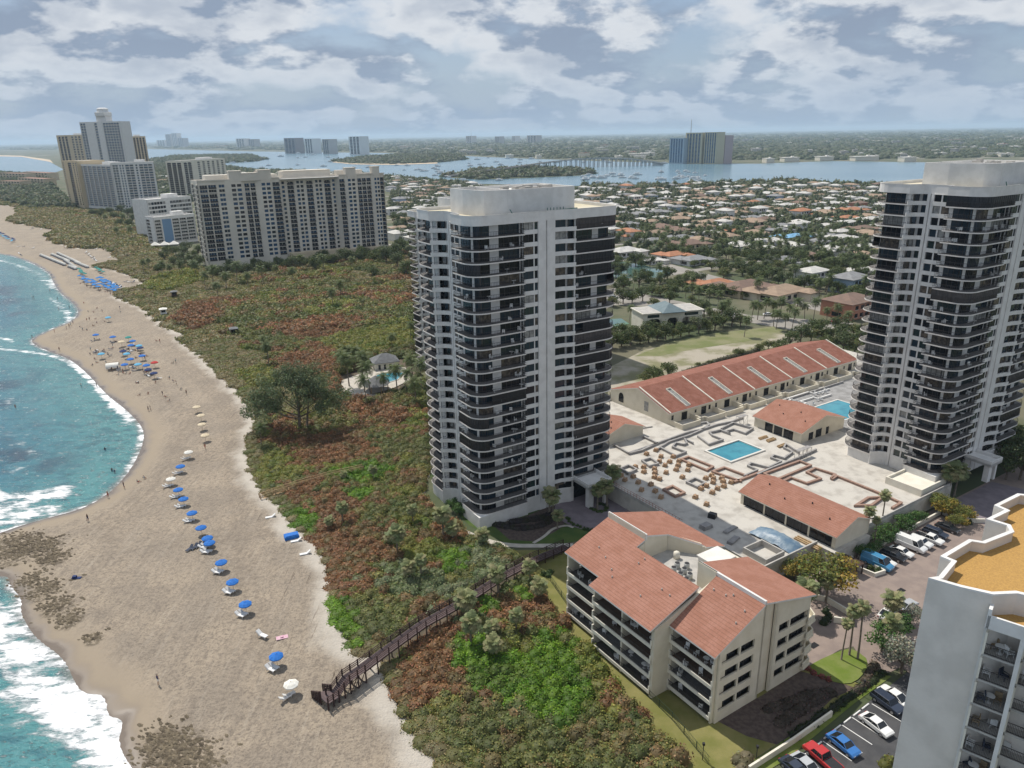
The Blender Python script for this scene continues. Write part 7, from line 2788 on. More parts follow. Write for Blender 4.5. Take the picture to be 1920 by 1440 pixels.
def car(kind, pm, label, loc, rz, grp=None, name=None):
    S_ = {'sedan': (4.7, 1.82, [(0, .42), (.0, .72), (.06, .88), (.26, .98), (.70, 1.0), (.97, .92), (1, .7), (1, .42)], [(.24, .97), (.38, 1.42), (.66, 1.44), (.88, .98)]),
          'suv': (4.8, 1.92, [(0, .5), (0, .85), (.05, 1.02), (.27, 1.12), (.98, 1.15), (1, .9), (1, .5)], [(.25, 1.1), (.36, 1.70), (.90, 1.70), (.99, 1.14)]),
          'pickup': (5.5, 1.95, [(0, .55), (0, .95), (.04, 1.08), (.24, 1.16), (.60, 1.16), (.605, 1.10), (.98, 1.10), (1, .8), (1, .55)], [(.23, 1.14), (.32, 1.78), (.56, 1.80), (.61, 1.14)]),
          'van': (5.9, 2.05, [(0, .5), (0, .95), (.05, 1.15), (.17, 1.40), (.99, 1.45), (1, 1.0), (1, .5)], [(.15, 1.38), (.27, 2.45), (.98, 2.50), (1.0, 1.42)])}[kind]
    L, Wd, prof, roof = S_
    o = thing(name or {'sedan': 'parked_car', 'suv': 'parked_suv', 'pickup': 'pickup_truck', 'van': 'parked_van'}[kind], label, {'sedan': 'car', 'suv': 'car', 'pickup': 'pickup truck', 'van': 'van'}[kind], loc, rz, grp)
    hw = Wd / 2
    b = MB()
    n = len(prof)
    ys = (-hw, -hw * .93, hw * .93, hw)
    vs = []
    for j, yy in enumerate(ys):
        for fx, z in prof:
            edge = j in (0, 3)
            vs.append((L * (.5 - fx) * (.985 if edge else 1.0), yy, z - (.07 if edge and z > .6 else 0)))
    fs = []
    for j in range(3):
        for i in range(n):
            k = (i + 1) % n
            fs.append((j * n + i, j * n + k, (j + 1) * n + k, (j + 1) * n + i))
    fs += [tuple(range(n - 1, -1, -1)), tuple(range(3 * n, 4 * n))]
    b.add(vs, fs)
    part('body', b, pm, o)
    # cabin: glass band under a painted roof
    g = MB()
    xs = [L * (.5 - f) for f, z in roof]
    z0, zt = roof[0][1] - .03, roof[1][1]
    ti = hw * .78
    bot = [(xs[0], -hw * .92, z0), (xs[3], -hw * .92, roof[3][1] - .03), (xs[3], hw * .92, roof[3][1] - .03), (xs[0], hw * .92, z0)]
    topv = [(xs[1], -ti, zt), (xs[2], -ti, roof[2][1]), (xs[2], ti, roof[2][1]), (xs[1], ti, zt)]
    g.add(bot + topv, [(0, 1, 5, 4), (1, 2, 6, 5), (2, 3, 7, 6), (3, 0, 4, 7)])
    part('windows', g, M_CGL if kind != 'van' else M_CGL, o)
    t_ = MB()
    t_.add([(x + (.0 if i in (0, 3) else 0), y * 1.02, z - .02) for i, (x, y, z) in enumerate(topv)] + [(x * .98 + (xs[1] + xs[2]) * .01, y * .9, z + .05) for x, y, z in topv], [(0, 1, 5, 4), (1, 2, 6, 5), (2, 3, 7, 6), (3, 0, 4, 7), (4, 5, 6, 7)])
    for sgn in (-1, 1):
        for f in ((.5, .5) if kind in ('sedan', 'pickup') else (.38, .7)):
            xa = xs[1] + (xs[2] - xs[1]) * f
            xb = xs[0] + (xs[3] - xs[0]) * f
            t_.bar((xb, sgn * hw * .925, z0), (xa, sgn * ti * 1.01, zt), .09, .03)
        for a_, c_ in ((0, 1), (3, 2)):
            t_.bar((xs[a_], sgn * hw * .925, roof[a_][1] - .03), (xs[c_], sgn * ti * 1.01, roof[c_][1]), .08, .05)
    if kind == 'van':
        for sgn in (-1, 1):
            t_.add([(xs[1] - L * .16, sgn * ti * 1.03, zt), (xs[2] - .02, sgn * ti * 1.03, roof[2][1]), (xs[3] + .03, sgn * hw * .94, z0 + .05), (xs[0] - L * .2, sgn * hw * .94, z0 + .05)], [(0, 1, 2, 3)])
        t_.add([(xs[2] - .0, -ti, roof[2][1]), (xs[2], ti, roof[2][1]), (xs[3] - .01, hw * .9, z0 + .1), (xs[3] - .01, -hw * .9, z0 + .1)], [(0, 1, 2, 3)])
    part('roof', t_, pm, o)
    if kind == 'pickup':
        bd = MB()
        bd.box(-L * .48, -L * .12, -hw * .82, hw * .82, .7, 1.115)
        part('truck_bed', bd, DARK, o)
    r_ = .34 if kind == 'sedan' else .40
    for fx in (.19, .80):
        for s in (-1, 1):
            w_ = MB()
            cx, cy = L * (.5 - fx), s * (hw - .12)
            ring = []
            for k in range(14):
                an = 2 * math.pi * k / 14
                ring.append((cx + r_ * math.cos(an), r_ + r_ * math.sin(an)))
            w_.add([(x, cy - .12, z) for x, z in ring] + [(x, cy + .14 * s if False else cy + .13, z) for x, z in ring], [(i, (i + 1) % 14, 14 + (i + 1) % 14, 14 + i) for i in range(14)] + [tuple(range(13, -1, -1)), tuple(range(14, 28))])
            wh = part('wheel', w_, M_TYRE, o)
            rm = MB()
            rr = r_ * .62
            yy = cy + s * .135
            pts = [(cx + rr * math.cos(2 * math.pi * k / 10), yy, r_ + rr * math.sin(2 * math.pi * k / 10)) for k in range(10)]
            rm.add(pts, [tuple(range(10)) if s < 0 else tuple(range(9, -1, -1))])
            part('rim', rm, M_RIM, wh)
    for s in (-1, 1):
        h_ = MB()
        zz = prof[1][1] - .08
        h_.box(L * .5 - .25, L * .5 + .012, s * hw * .62 - .2, s * hw * .62 + .2, zz - .07, zz + .08)
        part('headlight', h_, M_HL, o)
        h_ = MB()
        h_.box(-L * .5 - .012, -L * .5 + .1, s * hw * .72 - .16, s * hw * .72 + .16, zz - .02, zz + .16)
        part('tail_light', h_, M_TL, o)
    return o


PW, PS, PB, PBL, PRD, PGY = paint('white_paint', (.74, .74, .72)), paint('silver_paint', (.42, .44, .46)), paint('black_paint', (.018, .02, .024)), paint('blue_paint_gloss', (.03, .15, .42)), paint('red_paint', (.42, .02, .02)), paint('navy_paint', (.025, .035, .06))
PCY = paint('bright_blue_paint', (.05, .22, .40))
V_ = lambda a_, b_: (1440 + a_ / 3.79, 860 + b_ / 3.79)
ROW = [(775, 745, 'van', PCY, 'bright blue van with a pale roof panel at the end of the parked row'), (820, 725, 'sedan', PW, 'white sedan squeezed between the bright blue van and the black car'), (890, 690, 'suv', PB, 'black car in the parked row'), (945, 660, 'sedan', PW, 'white sedan between the black car and the white van'),
       (1015, 620, 'van', PW, 'long white van in the parked row'), (1080, 595, 'suv', PW, 'white suv with pale green stripe beside the white pickup'), (1145, 570, 'pickup', PW, 'white double cab pickup in the parked row'), (1190, 530, 'suv', PGY, 'dark suv parked behind the white pickup'), (1275, 490, 'sedan', PB, 'black sedan parked alone at the planted corner')]
for a_, b_, k, pm, lb in ROW:
    x, y = g2(*V_(a_, b_), .7)
    car(k, pm, lb, (x, y, .1), R(33) - R(90) + R(4), 'cars in the forecourt row')
x, y = g2(*V_(985, 1045), .6)
car('sedan', PS, 'silver car by the trees in front of the grey block', (x, y, .1), R(30))
x, y = g2(*V_(850, 1100), .6)
car('sedan', PW, 'white car roof showing above the shrubs', (x, y, .1), R(40))
U_ = lambda a_, b_: (1380 + a_ / 3.556, 1140 + b_ / 3.556)
for a_, b_, k, pm, lb, hd in ((1055, 585, 'sedan', PW, 'white car farthest along the lower car park', 180), (1010, 630, 'suv', PGY, 'black suv beside the white car in the lower car park', 0), (935, 775, 'sedan', PW, 'white convertible with a dark top in the lower car park', 0), (715, 905, 'sedan', PBL, 'blue car in the lower car park', 0), (580, 1000, 'pickup', PRD, 'red pickup with a dark bed cover in the lower car park', 180), (470, 1050, 'sedan', PS, 'silver car at the near end of the lower car park', 0), (400, 1075, 'sedan', PGY, 'dark blue car at the corner of the lower car park', 0)):
    x, y = g2(*U_(a_, b_), .7)
    car(k, pm, lb, (x, y, .06), R(33) - R(96) + R(hd), 'cars in the lower car park')
for px_, py_, pm, lb, k in ((1440, 592, PW, 'white car driving on the road beyond the vacant lot', 'sedan'), (1568, 605, PRD, 'red car parked by the salmon house', 'sedan'), (1150, 560, PS, 'silver car on the road behind the gatehouse', 'suv')):
    car(k, pm, lb, (*g2(px_, py_), .1), R(10))
# bay lines and wheel stops
ml, ws = MB(), None
la, lb_ = g2(*U_(880, 650)), g2(*U_(1100, 755))
for a_, b_, c_, d_ in (((905, 640, 1100, 757)), ((775, 732, 970, 860)), ((707, 782, 908, 913)), ((650, 830, 842, 968)), ((580, 890, 772, 1022)), ((520, 945, 700, 1075))):
    p, q = g2(*U_(a_, b_)), g2(*U_(c_, d_))
    ml.bar((*p, .058), (*q, .058), .13, .008)
struct('road_markings', ml, M_LINE)
WST = []
for i, (a_, b_) in enumerate([(862, 660), (805, 705), (742, 752), (674, 803), (612, 855), (545, 915), (480, 965)]):
    mb = MB()
    mb.prism([(-.9, -.11), (.9, -.11), (.9, .11), (-.9, .11)], 0, .1)
    mb.prism([(-.88, -.07), (.88, -.07), (.88, .07), (-.88, .07)], .1, .15)
    solo('wheel_stop', mb, M_LINE, 'white concrete wheel stop at the head of a bay in the lower car park', 'wheel stop', (*g2(*U_(a_, b_)), .06), R(35), 'wheel stops of the lower car park')
for a_, b_ in ((945, 940), (325, 1330)):
    mb = MB()
    mb.box(-.8, .8, -.5, .5, 0, .03)
    for k in range(6):
        mb.box(-.75, .75, -.42 + k * .15, -.36 + k * .15, .03, .05)
    solo('drain_grate', mb, DARK, 'dark drain grate in the brick forecourt' if a_ == 945 else 'drain grate on the pale pad beside the tiled block', 'drain', (*g2(*V_(a_, b_)), .1), R(33))
# car park wall and fence
wl = [g2(*p) for p in ((1405, 1450), (1490, 1395), (1560, 1345), (1640, 1288), (1700, 1245))]
mb = MB()
mb.wall([(x - wl[0][0], y - wl[0][1]) for x, y in wl[:3]], .3, 0, 1.1)
solo('retaining_wall', mb, PALE, 'pale low wall stepping along the lower car park', 'wall', (*wl[0], 0))


def fence(label, pts, h, m_, sp=2.5, mesh=True):
    o = thing('fence', label, 'fence', (*pts[0], 0))
    P = [(x - pts[0][0], y - pts[0][1]) for x, y in pts]
    r = MB()
    for a_, b_ in zip(P[:-1], P[1:]):
        for hh in (.08, h * .5, h):
            r.bar((*a_, hh), (*b_, hh), .04, .04)
        n = max(1, int(math.dist(a_, b_) / .3))
        for i in range(n):
            x, y = a_[0] + (b_[0] - a_[0]) * i / n, a_[1] + (b_[1] - a_[1]) * i / n
            r.box(x - .012, x + .012, y - .012, y + .012, .05, h)
    part('panel', r, m_, o)
    for a_, b_ in zip(P[:-1], P[1:]):
        n = max(1, int(math.dist(a_, b_) / sp))
        for i in range(n):
            x, y = a_[0] + (b_[0] - a_[0]) * i / n, a_[1] + (b_[1] - a_[1]) * i / n
            b = MB()
            b.box(x - .04, x + .04, y - .04, y + .04, 0, h + .1)
            part('post', b, m_, o)


M_GF = mat('green_fence', (.03, .055, .03), rough=.6)
fence('thin green fence between the scrub and the lawn', [g2(*p) for p in ((1000, 1068), (1032, 1090), (1075, 1152), (1130, 1215), (1190, 1282), (1260, 1350), (1330, 1435))], 1.4, M_GF)
fence('dark fence on the wall of the lower car park', [g2(*p) for p in ((1420, 1432), (1490, 1385), (1560, 1335), (1620, 1292))], 1.2, DARK)
for px_, py_, lb in ((1317, 1425, 'thin wooden post at the lawn edge near the scrub'), (1417, 1430, 'dark lamp post on the car park wall'), (1617, 1305, 'short dark lamp post by the curved flower bed')):
    b = MB()
    b.tube([(0, 0, 0), (0, 0, 2.6)], .06, 6)
    b.box(-.16, .16, -.16, .16, 2.6, 2.95)
    solo('lamp_post', b, DARK, lb, 'lamp post', (*g2(px_, py_), 0))
mb = MB()
mb.box(-2.6, 2.6, -1.2, 1.2, 2.3, 2.5)
for x in (-2.4, 2.4):
    for y in (-1, 1):
        mb.box(x - .1, x + .1, y - .1, y + .1, 0, 2.3)
solo('trellis_shelter', mb, WOODD, 'small dark flat roofed shelter between the yellowish tree and the planter', 'shelter', (*W(123, 70.0), 0), R(-57))

# ================================================================== planting
bwp = GP([(612, 1300), (1066, 1035)], 0)
grow_scrub()
pine()
rd = random.Random(91)
def plant(P, px_, py_, label, grp=None, s=1.0, z=0.0):
    x, y = g2(px_, py_, z)
    return P.put((x, y, z), rd.random() * 6.28, label, grp, s)


for i, (px_, py_, s) in enumerate([(643, 985, 1.1), (620, 995, .9), (832, 1010, 1.5), (850, 1018, 1.3), (745, 1045, 1.4), (733, 1030, 1.0), (775, 985, 1.0), (872, 1165, 1.6), (883, 1215, 1.3), (925, 1238, 1.2), (935, 1120, 1.3), (1010, 1130, 1.3), (995, 1100, 1.1), (770, 1092, 1.2), (790, 1085, 1.0), (905, 1030, 1.2), (968, 1190, 1.0), (925, 1200, 1.0), (700, 905, .9), (645, 905, .8), (1145, 1010, .9)]):
    plant(CABB[i % 2], px_, py_, 'grey green cabbage palm rising out of the brown scrub', 'cabbage palms in the scrub', s)
for i, (px_, py_, s) in enumerate([(505, 690, .8), (495, 660, .7), (490, 840, .6), (640, 700, .9), (655, 725, 1.0), (668, 690, .85), (680, 715, .9), (650, 690, .9), (695, 740, .9), (720, 740, .8), (688, 760, .8), (735, 655, .7), (770, 640, .7), (745, 735, 1.0), (790, 735, .9), (780, 760, 1.0), (760, 745, .8), (775, 715, 1.0)]):
    plant(COCO[i % 2], px_, py_, 'coconut palm around the small dune pool', 'palms around the dune pool', s * 1.25)
for i, (px_, py_, s) in enumerate([(400, 540, 1.3), (425, 545, 1.4), (445, 535, 1.4), (410, 560, 1.2), (385, 545, 1.1), (465, 540, 1.2), (495, 535, 1.2), (550, 530, 1.2), (610, 515, 1.3), (640, 560, 1.3), (625, 580, 1.1), (660, 508, 1.2), (570, 512, 1.2), (520, 520, 1.0), (345, 520, 1.1), (320, 520, 1.1), (270, 515, 1.0), (280, 505, 1.0), (305, 525, 1.2), (355, 500, 1.1), (370, 525, 1.2), (220, 445, 1.2), (250, 450, 1.2), (200, 420, 1.3), (235, 425, 1.3), (265, 430, 1.2)]):
    plant(COCO[i % 2], px_, py_, 'coconut palm in front of the long cream condominium', 'palms before the cream condominium', s)
for i, (px_, py_, s) in enumerate([(590, 508, 1.2), (620, 498, 1.3), (650, 495, 1.4), (680, 490, 1.5), (705, 492, 1.6), (725, 495, 1.6), (740, 485, 1.6), (752, 470, 1.6), (745, 505, 1.5), (760, 520, 1.5), (700, 520, 1.2), (340, 505, 1.1), (325, 500, 1.0), (300, 510, 1.0), (310, 490, 1.0), (190, 408, 1.5), (215, 412, 1.5), (240, 408, 1.4), (260, 405, 1.3), (175, 405, 1.4), (250, 418, 1.3), (270, 412, 1.3), (755, 450, 1.5), (765, 430, 1.5), (745, 420, 1.4), (330, 478, 1.2), (345, 485, 1.2), (360, 492, 1.2), (375, 498, 1.2), (352, 475, 1.2), (372, 482, 1.3), (315, 475, 1.1), (340, 495, 1.1), (366, 508, 1.0), (206, 402, 1.5), (228, 402, 1.5), (250, 405, 1.5), (268, 418, 1.4), (262, 424, 1.4), (245, 426, 1.2), (225, 424, 1.3), (278, 428, 1.3)] + [(395 + 14 * k, 517 - 1.6 * k + (k % 3) * 4, 1.0 + .1 * (k % 4)) for k in range(24)]):
    plant(TREES[i % 3], px_, py_, 'dark broadleaf tree crowding the foot of the cream condominium', 'trees at the foot of the cream condominium', s)
# hedge of trees round the vacant lot
for i, (px_, py_, s) in enumerate([(1148, 655, 1.0), (1165, 650, 1.1), (1182, 648, 1.0), (1200, 645, 1.0), (1216, 642, 1.1), (1232, 640, 1.0), (1248, 637, 1.0), (1262, 636, 1.0), (1276, 632, .9), (1292, 630, .9), (1310, 625, 1.0), (1326, 622, 1.0), (1340, 620, 1.1), (1356, 614, 1.0), (1372, 612, 1.1), (1388, 612, 1.1), (1158, 640, 1.1), (1190, 635, 1.0), (1222, 630, .9), (1150, 575, 1.1), (1168, 570, 1.2), (1185, 568, 1.1), (1205, 565, 1.0), (1225, 575, .9), (1255, 570, 1.0), (1300, 590, 1.1), (1320, 595, 1.1), (1340, 600, 1.0), (1360, 598, 1.0)]):
    plant(TREES[i % 4], px_, py_, 'dense dark tree in the belt between gatehouse and vacant lot', 'tree belt of the vacant lot', s)
for i, (px_, py_, s) in enumerate([(1480, 652, 1.0), (1462, 660, .9), (1500, 645, 1.1), (1520, 640, 1.1), (1540, 638, 1.0), (1555, 640, 1.0), (1575, 645, 1.1), (1592, 648, 1.1), (1608, 650, 1.0), (1550, 655, 1.0), (1580, 660, 1.1), (1602, 664, 1.1), (1520, 628, 1.0), (1540, 622, 1.0), (1575, 628, 1.1), (1600, 630, 1.1), (1618, 640, 1.0), (1618, 655, 1.0)]):
    plant(TREES[i % 4], px_, py_, 'bushy green tree behind the far end of the townhouse row', 'trees behind the townhouse row', s)
for px_, py_, s, k in ((1225, 715, .95, 1), (1208, 718, .8, 3), (1252, 705, .9, 1), (1385, 668, .7, 3), (1440, 655, .8, 3), (1425, 660, .7, 3), (1165, 755, .5, 3), (1200, 735, .4, 3), (1310, 690, .45, 3), (1330, 685, .45, 3), (1290, 700, .4, 3)):
    plant(TREES[k], px_, py_, 'loose green bush tree on the bare lot behind the townhouse row', 'bush trees on the bare lot', s)
for i, (px_, py_, s) in enumerate([(1408, 605, 1.0), (1420, 600, 1.1), (1432, 598, 1.0), (1448, 597, 1.1), (1462, 598, 1.0), (1478, 602, 1.0), (1490, 598, 1.0), (1450, 612, 1.0), (1455, 618, .9), (1472, 616, .9), (1485, 615, .9), (1508, 598, 1.0), (1525, 600, 1.0), (1550, 605, .9), (1572, 608, .9), (1590, 612, .9), (1310, 575, 1.0), (1330, 570, 1.0), (1345, 578, .9), (1285, 560, .9), (1395, 632, .9), (1225, 600, .8), (1180, 605, .8), (1195, 612, .7), (1240, 605, .7), (1330, 605, .9), (1350, 605, 1.0), (1365, 588, .9)]):
    plant(COCO[i % 2], px_, py_, 'tall coconut palm near the gatehouse and the road', 'palms along the road', s)
# around the estate
FAN = palm(71, 7.5, .3, 26, 1.25, R(70), CB, 'fan_palm', 'tall slim fan palm', .13, .6, .6)
plant(FAN, 1577, 1238, 'tall slim fan palm on the small lawn, nearest the tiled block', None, .95)
plant(FAN, 1592, 1229, 'tall slim fan palm on the small lawn, middle one of three', None, 1.2)
plant(FAN, 1608, 1236, 'tall slim fan palm on the small lawn, nearest the grey block', None, (1.2, 1.2, 1.3))
YT = broad(61, 7.0, 4.2, ((.27, .23, .045), (.20, .20, .05), (.31, .24, .045), (.15, .18, .045)), .42, 13, .55, 'sea_grape_tree', 'yellow green tree')
plant(YT, 1535, 1112, 'large yellow green tree between the tiled block and the parked cars', None, 1.3)
plant(YT, 1490, 1085, 'smaller yellow green tree leaning on the deck wall behind the tiled block', None, .62)
for px_, py_, s in ((1500, 1160, 1.5), (1515, 1150, 1.3), (1548, 1130, 1.2)):
    plant(CABB[0], px_, py_, 'fan palm growing at the foot of the large yellow green tree', 'fan palms by the yellow green tree', s)
ST_ = broad(62, 6.5, 3.7, ((.24, .26, .19), (.29, .31, .24), (.20, .22, .16)), .34, 12, .55, 'silver_tree', 'silvery tree')
plant(ST_, 1690, 1262, 'silvery grey green tree against the blank wall of the grey block', None, 1.05)
plant(ST_, 1705, 1170, 'small silvery tree at the corner of the grey block', None, .6)
DG = broad(63, 5.5, 3.0, ((.06, .13, .035), (.08, .16, .04), (.05, .10, .03)), .36, 11, .6)
plant(DG, 1652, 1222, 'glossy dark green tree beside the silvery one', None, 1.0)
plant(DG, 1675, 1195, 'glossy dark green tree behind the silvery one', None, .9)
plant(CABB[1], 1672, 1165, 'yellowing fan palm behind the dark green trees', None, 1.5)
plant(CABB[0], 1668, 1215, 'fan palm squeezed between dark green tree and grey wall', None, 1.2)
for px_, py_, s in ((1622, 1025, 1.15), (1650, 1000, 1.2), (1638, 1030, .9)):
    plant(FAN, px_, py_, 'tall fan palm at the gable of the tan roofed hall', 'fan palms at the hall gable', s)
for px_, py_, s in ((1652, 1022, .8), (1665, 1012, .7), (1690, 1000, .8), (1710, 990, .75), (1725, 982, .6), (1610, 1048, .6), (1625, 1050, .6), (1640, 1040, .6)):
    plant(DG, px_, py_, 'dark green shrub tree in the bed behind the parked cars', 'shrub trees behind the parked cars', s)
for px_, py_, s in ((1765, 965, .75), (1778, 972, .7), (1800, 980, .6), (1755, 955, .6), (1790, 990, .5)):
    plant(YT, px_, py_, 'yellow green shrub tree in the planted corner by the black sedan', 'shrub trees at the planted corner', s)
for px_, py_, s in ((1775, 935, 1.8), (1788, 930, 1.6)):
    plant(CABB[0], px_, py_, 'fan palm at the foot of the second tower by its canopy', 'fan palms at the second tower', s)
for px_, py_, s in ((1900, 880, 1.2), (1912, 900, 1.2), (1885, 900, .9), (1918, 865, 1.3)):
    plant(TREES[2], px_, py_, 'dark tree in the shade behind the second tower canopy', 'trees behind the second tower canopy', s)
for px_, py_, s in ((1038, 975, 1.5), (1030, 965, 1.3), (1045, 990, 1.1), (1120, 955, 1.3), (1138, 952, 1.4), (1150, 930, 1.5), (1148, 925, 1.3)):
    plant(CABB[px_ % 2], px_, py_, 'fan palm in the shade at the entrance of the central tower', 'fan palms at the central tower entrance', s)
for px_, py_, s in ((848, 958, .6), (860, 965, .55), (870, 968, .45)):
    plant(DG, px_, py_, 'bright green shrub against the seaward base of the central tower', 'shrubs at the seaward base of the central tower', s)


def hedge(label, line, w, h, cols, leaf=.28, closed=False, z=0.0, name='hedge'):
    P = resample(np.array([g2(*p) for p in line]), .8)
    r_ = np.random.default_rng(len(label))
    P = P + r_.normal(size=P.shape) * .12
    n = len(P)
    cen = np.concatenate([P, np.full((n, 1), z)], 1)
    rad = np.full(n, w) * r_.uniform(.8, 1.2, n)
    hg = np.full(n, h) * r_.uniform(.8, 1.15, n)
    c = np.array(cols)[r_.integers(0, len(cols), n)]
    o = link(name, leaf_mesh(name, *leaf_arrays(cen, rad, hg, np.full(n, leaf), np.full(n, 55), c, r_)))
    tag(o, label, 'hedge')


HG = [(.06, .11, .03), (.08, .13, .035)]
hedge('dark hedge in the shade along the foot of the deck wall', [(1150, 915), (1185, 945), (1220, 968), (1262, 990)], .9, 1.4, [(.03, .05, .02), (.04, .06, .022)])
hedge('low dark hedge ring around the mauve drive', [(1063, 972), (1075, 985), (1095, 993), (1115, 997)], .45, .7, HG)
hedge('round dark hedge bed under the canopy column', [(1108, 955), (1120, 961), (1135, 958), (1138, 950), (1125, 946)], .7, .6, HG)
hedge('dark purple shrub bed at the foot of the central tower', [(930, 985), (960, 990), (990, 992), (1020, 985), (1040, 965), (1000, 975), (960, 980)], 1.3, 1.0, [(.06, .045, .045), (.05, .05, .03), (.045, .035, .04)])
hedge('clipped hedge on the planter at the end of the parked cars', [(1632, 1068), (1645, 1075), (1652, 1068), (1640, 1058)], .75, 1.3, [(.06, .10, .025), (.09, .12, .03)])
hedge('clipped hedge along the planted corner beside the black sedan', [(1795, 978), (1812, 985), (1826, 978), (1815, 962), (1795, 955), (1785, 965)], .7, 1.3, [(.05, .09, .025), (.07, .10, .03)])
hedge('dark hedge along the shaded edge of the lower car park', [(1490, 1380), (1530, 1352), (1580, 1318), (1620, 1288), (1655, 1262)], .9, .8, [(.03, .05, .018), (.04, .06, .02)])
hedge('brown leafless shrub strip beside the small lawn', [(1605, 1300), (1620, 1285), (1632, 1265), (1640, 1250)], .9, .9, [(.13, .10, .075), (.16, .125, .09)])
hedge('flowering low bed beside the tiled block on the small lawn', [(1515, 1255), (1528, 1262), (1542, 1270), (1552, 1276)], .6, .7, [(.09, .13, .03), (.13, .15, .05), (.25, .08, .07)])
hedge('bramble of brown twigs in the shaded bed below the tiled block', [(1440, 1330), (1470, 1320), (1500, 1310), (1530, 1300), (1555, 1300), (1500, 1330), (1460, 1355)], 1.3, .55, [(.10, .075, .065), (.13, .10, .085), (.08, .06, .05)])
hedge('small round clipped hedge beside the boardwalk on the lawn', [(1020, 1078), (1030, 1080), (1032, 1074)], .9, .9, [(.06, .11, .025)])
hedge('shrub mass in the curved planter by the tiled block gable', [(1548, 1150), (1552, 1160), (1545, 1170)], .9, 1.2, [(.03, .055, .02), (.05, .07, .03)])
hedge('yellow flowering shrub at the lower frame edge by the grey block', [(1660, 1436), (1672, 1430), (1685, 1440)], 1.0, 1.2, [(.30, .22, .03), (.16, .17, .04)])
hedge('pale dry shrub at the end of the car park wall', [(1385, 1430), (1400, 1422), (1392, 1445)], 1.2, 1.2, [(.28, .24, .15), (.20, .18, .10)])
hedge('dry scrub hedge on the bare lot behind the townhouses', [(1210, 735), (1260, 712), (1310, 692), (1360, 676), (1420, 660)], 1.6, 1.8, [(.10, .10, .06), (.13, .12, .075)], .4)

# ---- trees of the neighbourhood: individuals near by, one mass farther off
allp = []
rdn = np.random.default_rng(8)
HP = np.array(HOUSES)
for r in REG:
    poly = GP(r, 0)
    allp.append(scatter(poly, 7.2, rdn))
hidp = np.concatenate([scatter(GP(r, 0), 8.5, rdn) for r in HID])
allp = np.concatenate(allp)
extra = scatter(GP([(1120, 610), (1150, 560), (1250, 580), (1330, 560), (1640, 580), (1660, 480), (1550, 450), (1350, 440), (1140, 440)], 0), 8.0, rdn)
allp = np.concatenate([allp, extra])
dmin = np.min(np.hypot(allp[:, None, 0] - HP[None, :, 0], allp[:, None, 1] - HP[None, :, 1]), 1)
roads = [GP([(1150, 556), (1260, 569), (1400, 596), (1600, 614)]), GP([(1640, 594), (1560, 584), (1300, 516), (1150, 468)]), GP([(1060, 518), (1140, 505), (1255, 515)])]
ok = dmin > 9.3
vv = -allp[:, 0] * SW + allp[:, 1] * CW
for v in STREETS:
    ok &= np.abs(vv - v) > 5.0
for q in roads:
    ok &= polydist(allp, q) > 9
lagw = GP(lagoon_pts, 0)
ok &= ~inside(allp, lagw)
allp = allp[ok]
order = np.argsort(np.hypot(allp[:, 0], allp[:, 1]))
allp = allp[order]
nb, npalm = 0, 0
mass = []
for x, y in allp:
    q = rdn.random()
    if q < .30 and npalm < 215:
        COCO[npalm % 2].put((x, y, 0), rdn.random() * 6.28, 'coconut palm among the houses of the lagoon neighbourhood', 'palms of the lagoon neighbourhood', rdn.uniform(.7, 1.15))
        npalm += 1
    elif nb < 200:
        TREES[int(rdn.integers(0, 4))].put((x, y, 0), rdn.random() * 6.28, 'broadleaf tree among the houses of the lagoon neighbourhood', 'trees of the lagoon neighbourhood', rdn.uniform(.7, 1.25))
        nb += 1
    else:
        mass.append((x, y))
hd = np.min(np.hypot(hidp[:, None, 0] - HP[None, :, 0], hidp[:, None, 1] - HP[None, :, 1]), 1)
t3 = inside(hidp, np.array([W(70, 185), W(160, 185), W(160, 262), W(70, 262)]))
hp_ = hidp[(hd > 9.3) & ~inside(hidp, lagw) & ~t3]
mass = np.concatenate([np.array(mass), hp_])


def woods(name, pts, r, h, leaf, cnt, cols, seed):
    r_ = np.random.default_rng(seed)
    n = len(pts)
    rad = r * r_.uniform(.6, 1.3, n)
    hg = h * r_.uniform(.6, 1.3, n)
    cen = np.concatenate([pts, np.zeros((n, 1))], 1)
    c = np.array(cols)[r_.integers(0, len(cols), n)]
    o = link(name, leaf_mesh(name, *leaf_arrays(cen, rad, hg, leaf * np.ones(n), np.full(n, cnt), c, r_)))
    o['kind'] = 'stuff'
    return o


WC = [(.11, .145, .065), (.14, .175, .08), (.09, .12, .055), (.16, .18, .095)]
if len(mass):
    woods('neighbourhood_trees', mass, 3.6, 6.0, 1.5, 44, WC, 3)
shore = []
for r in ([(280, 306), (380, 309), (440, 315), (480, 321), (560, 322), (640, 327), (740, 334), (820, 341), (880, 347), (860, 352), (740, 345), (560, 336), (420, 330), (280, 325)], [(1090, 350), (1240, 351), (1350, 346), (1480, 341), (1560, 347), (1680, 351), (1680, 356), (1480, 348), (1250, 358), (1090, 356)],
          [(0, 325), (95, 330), (100, 350), (140, 390), (60, 395), (0, 378)], [(280, 325), (420, 340), (360, 380), (280, 400), (255, 400)]):
    shore.append(scatter(GP(r, 0), 13.0, rdn))
woods('shore_trees', np.concatenate(shore), 7.5, 8.5, 3.0, 40, WC, 4)
isl = [scatter(GP(v, 0), 20.0, rdn) for v in ISLANDS.values()]
for nm, q in zip(('island_trees', 'spit_trees', 'causeway_trees'), isl):
    woods(nm, q, 12, 9.5, 4.5, 36, WC + [(.09, .10, .05)], 5)
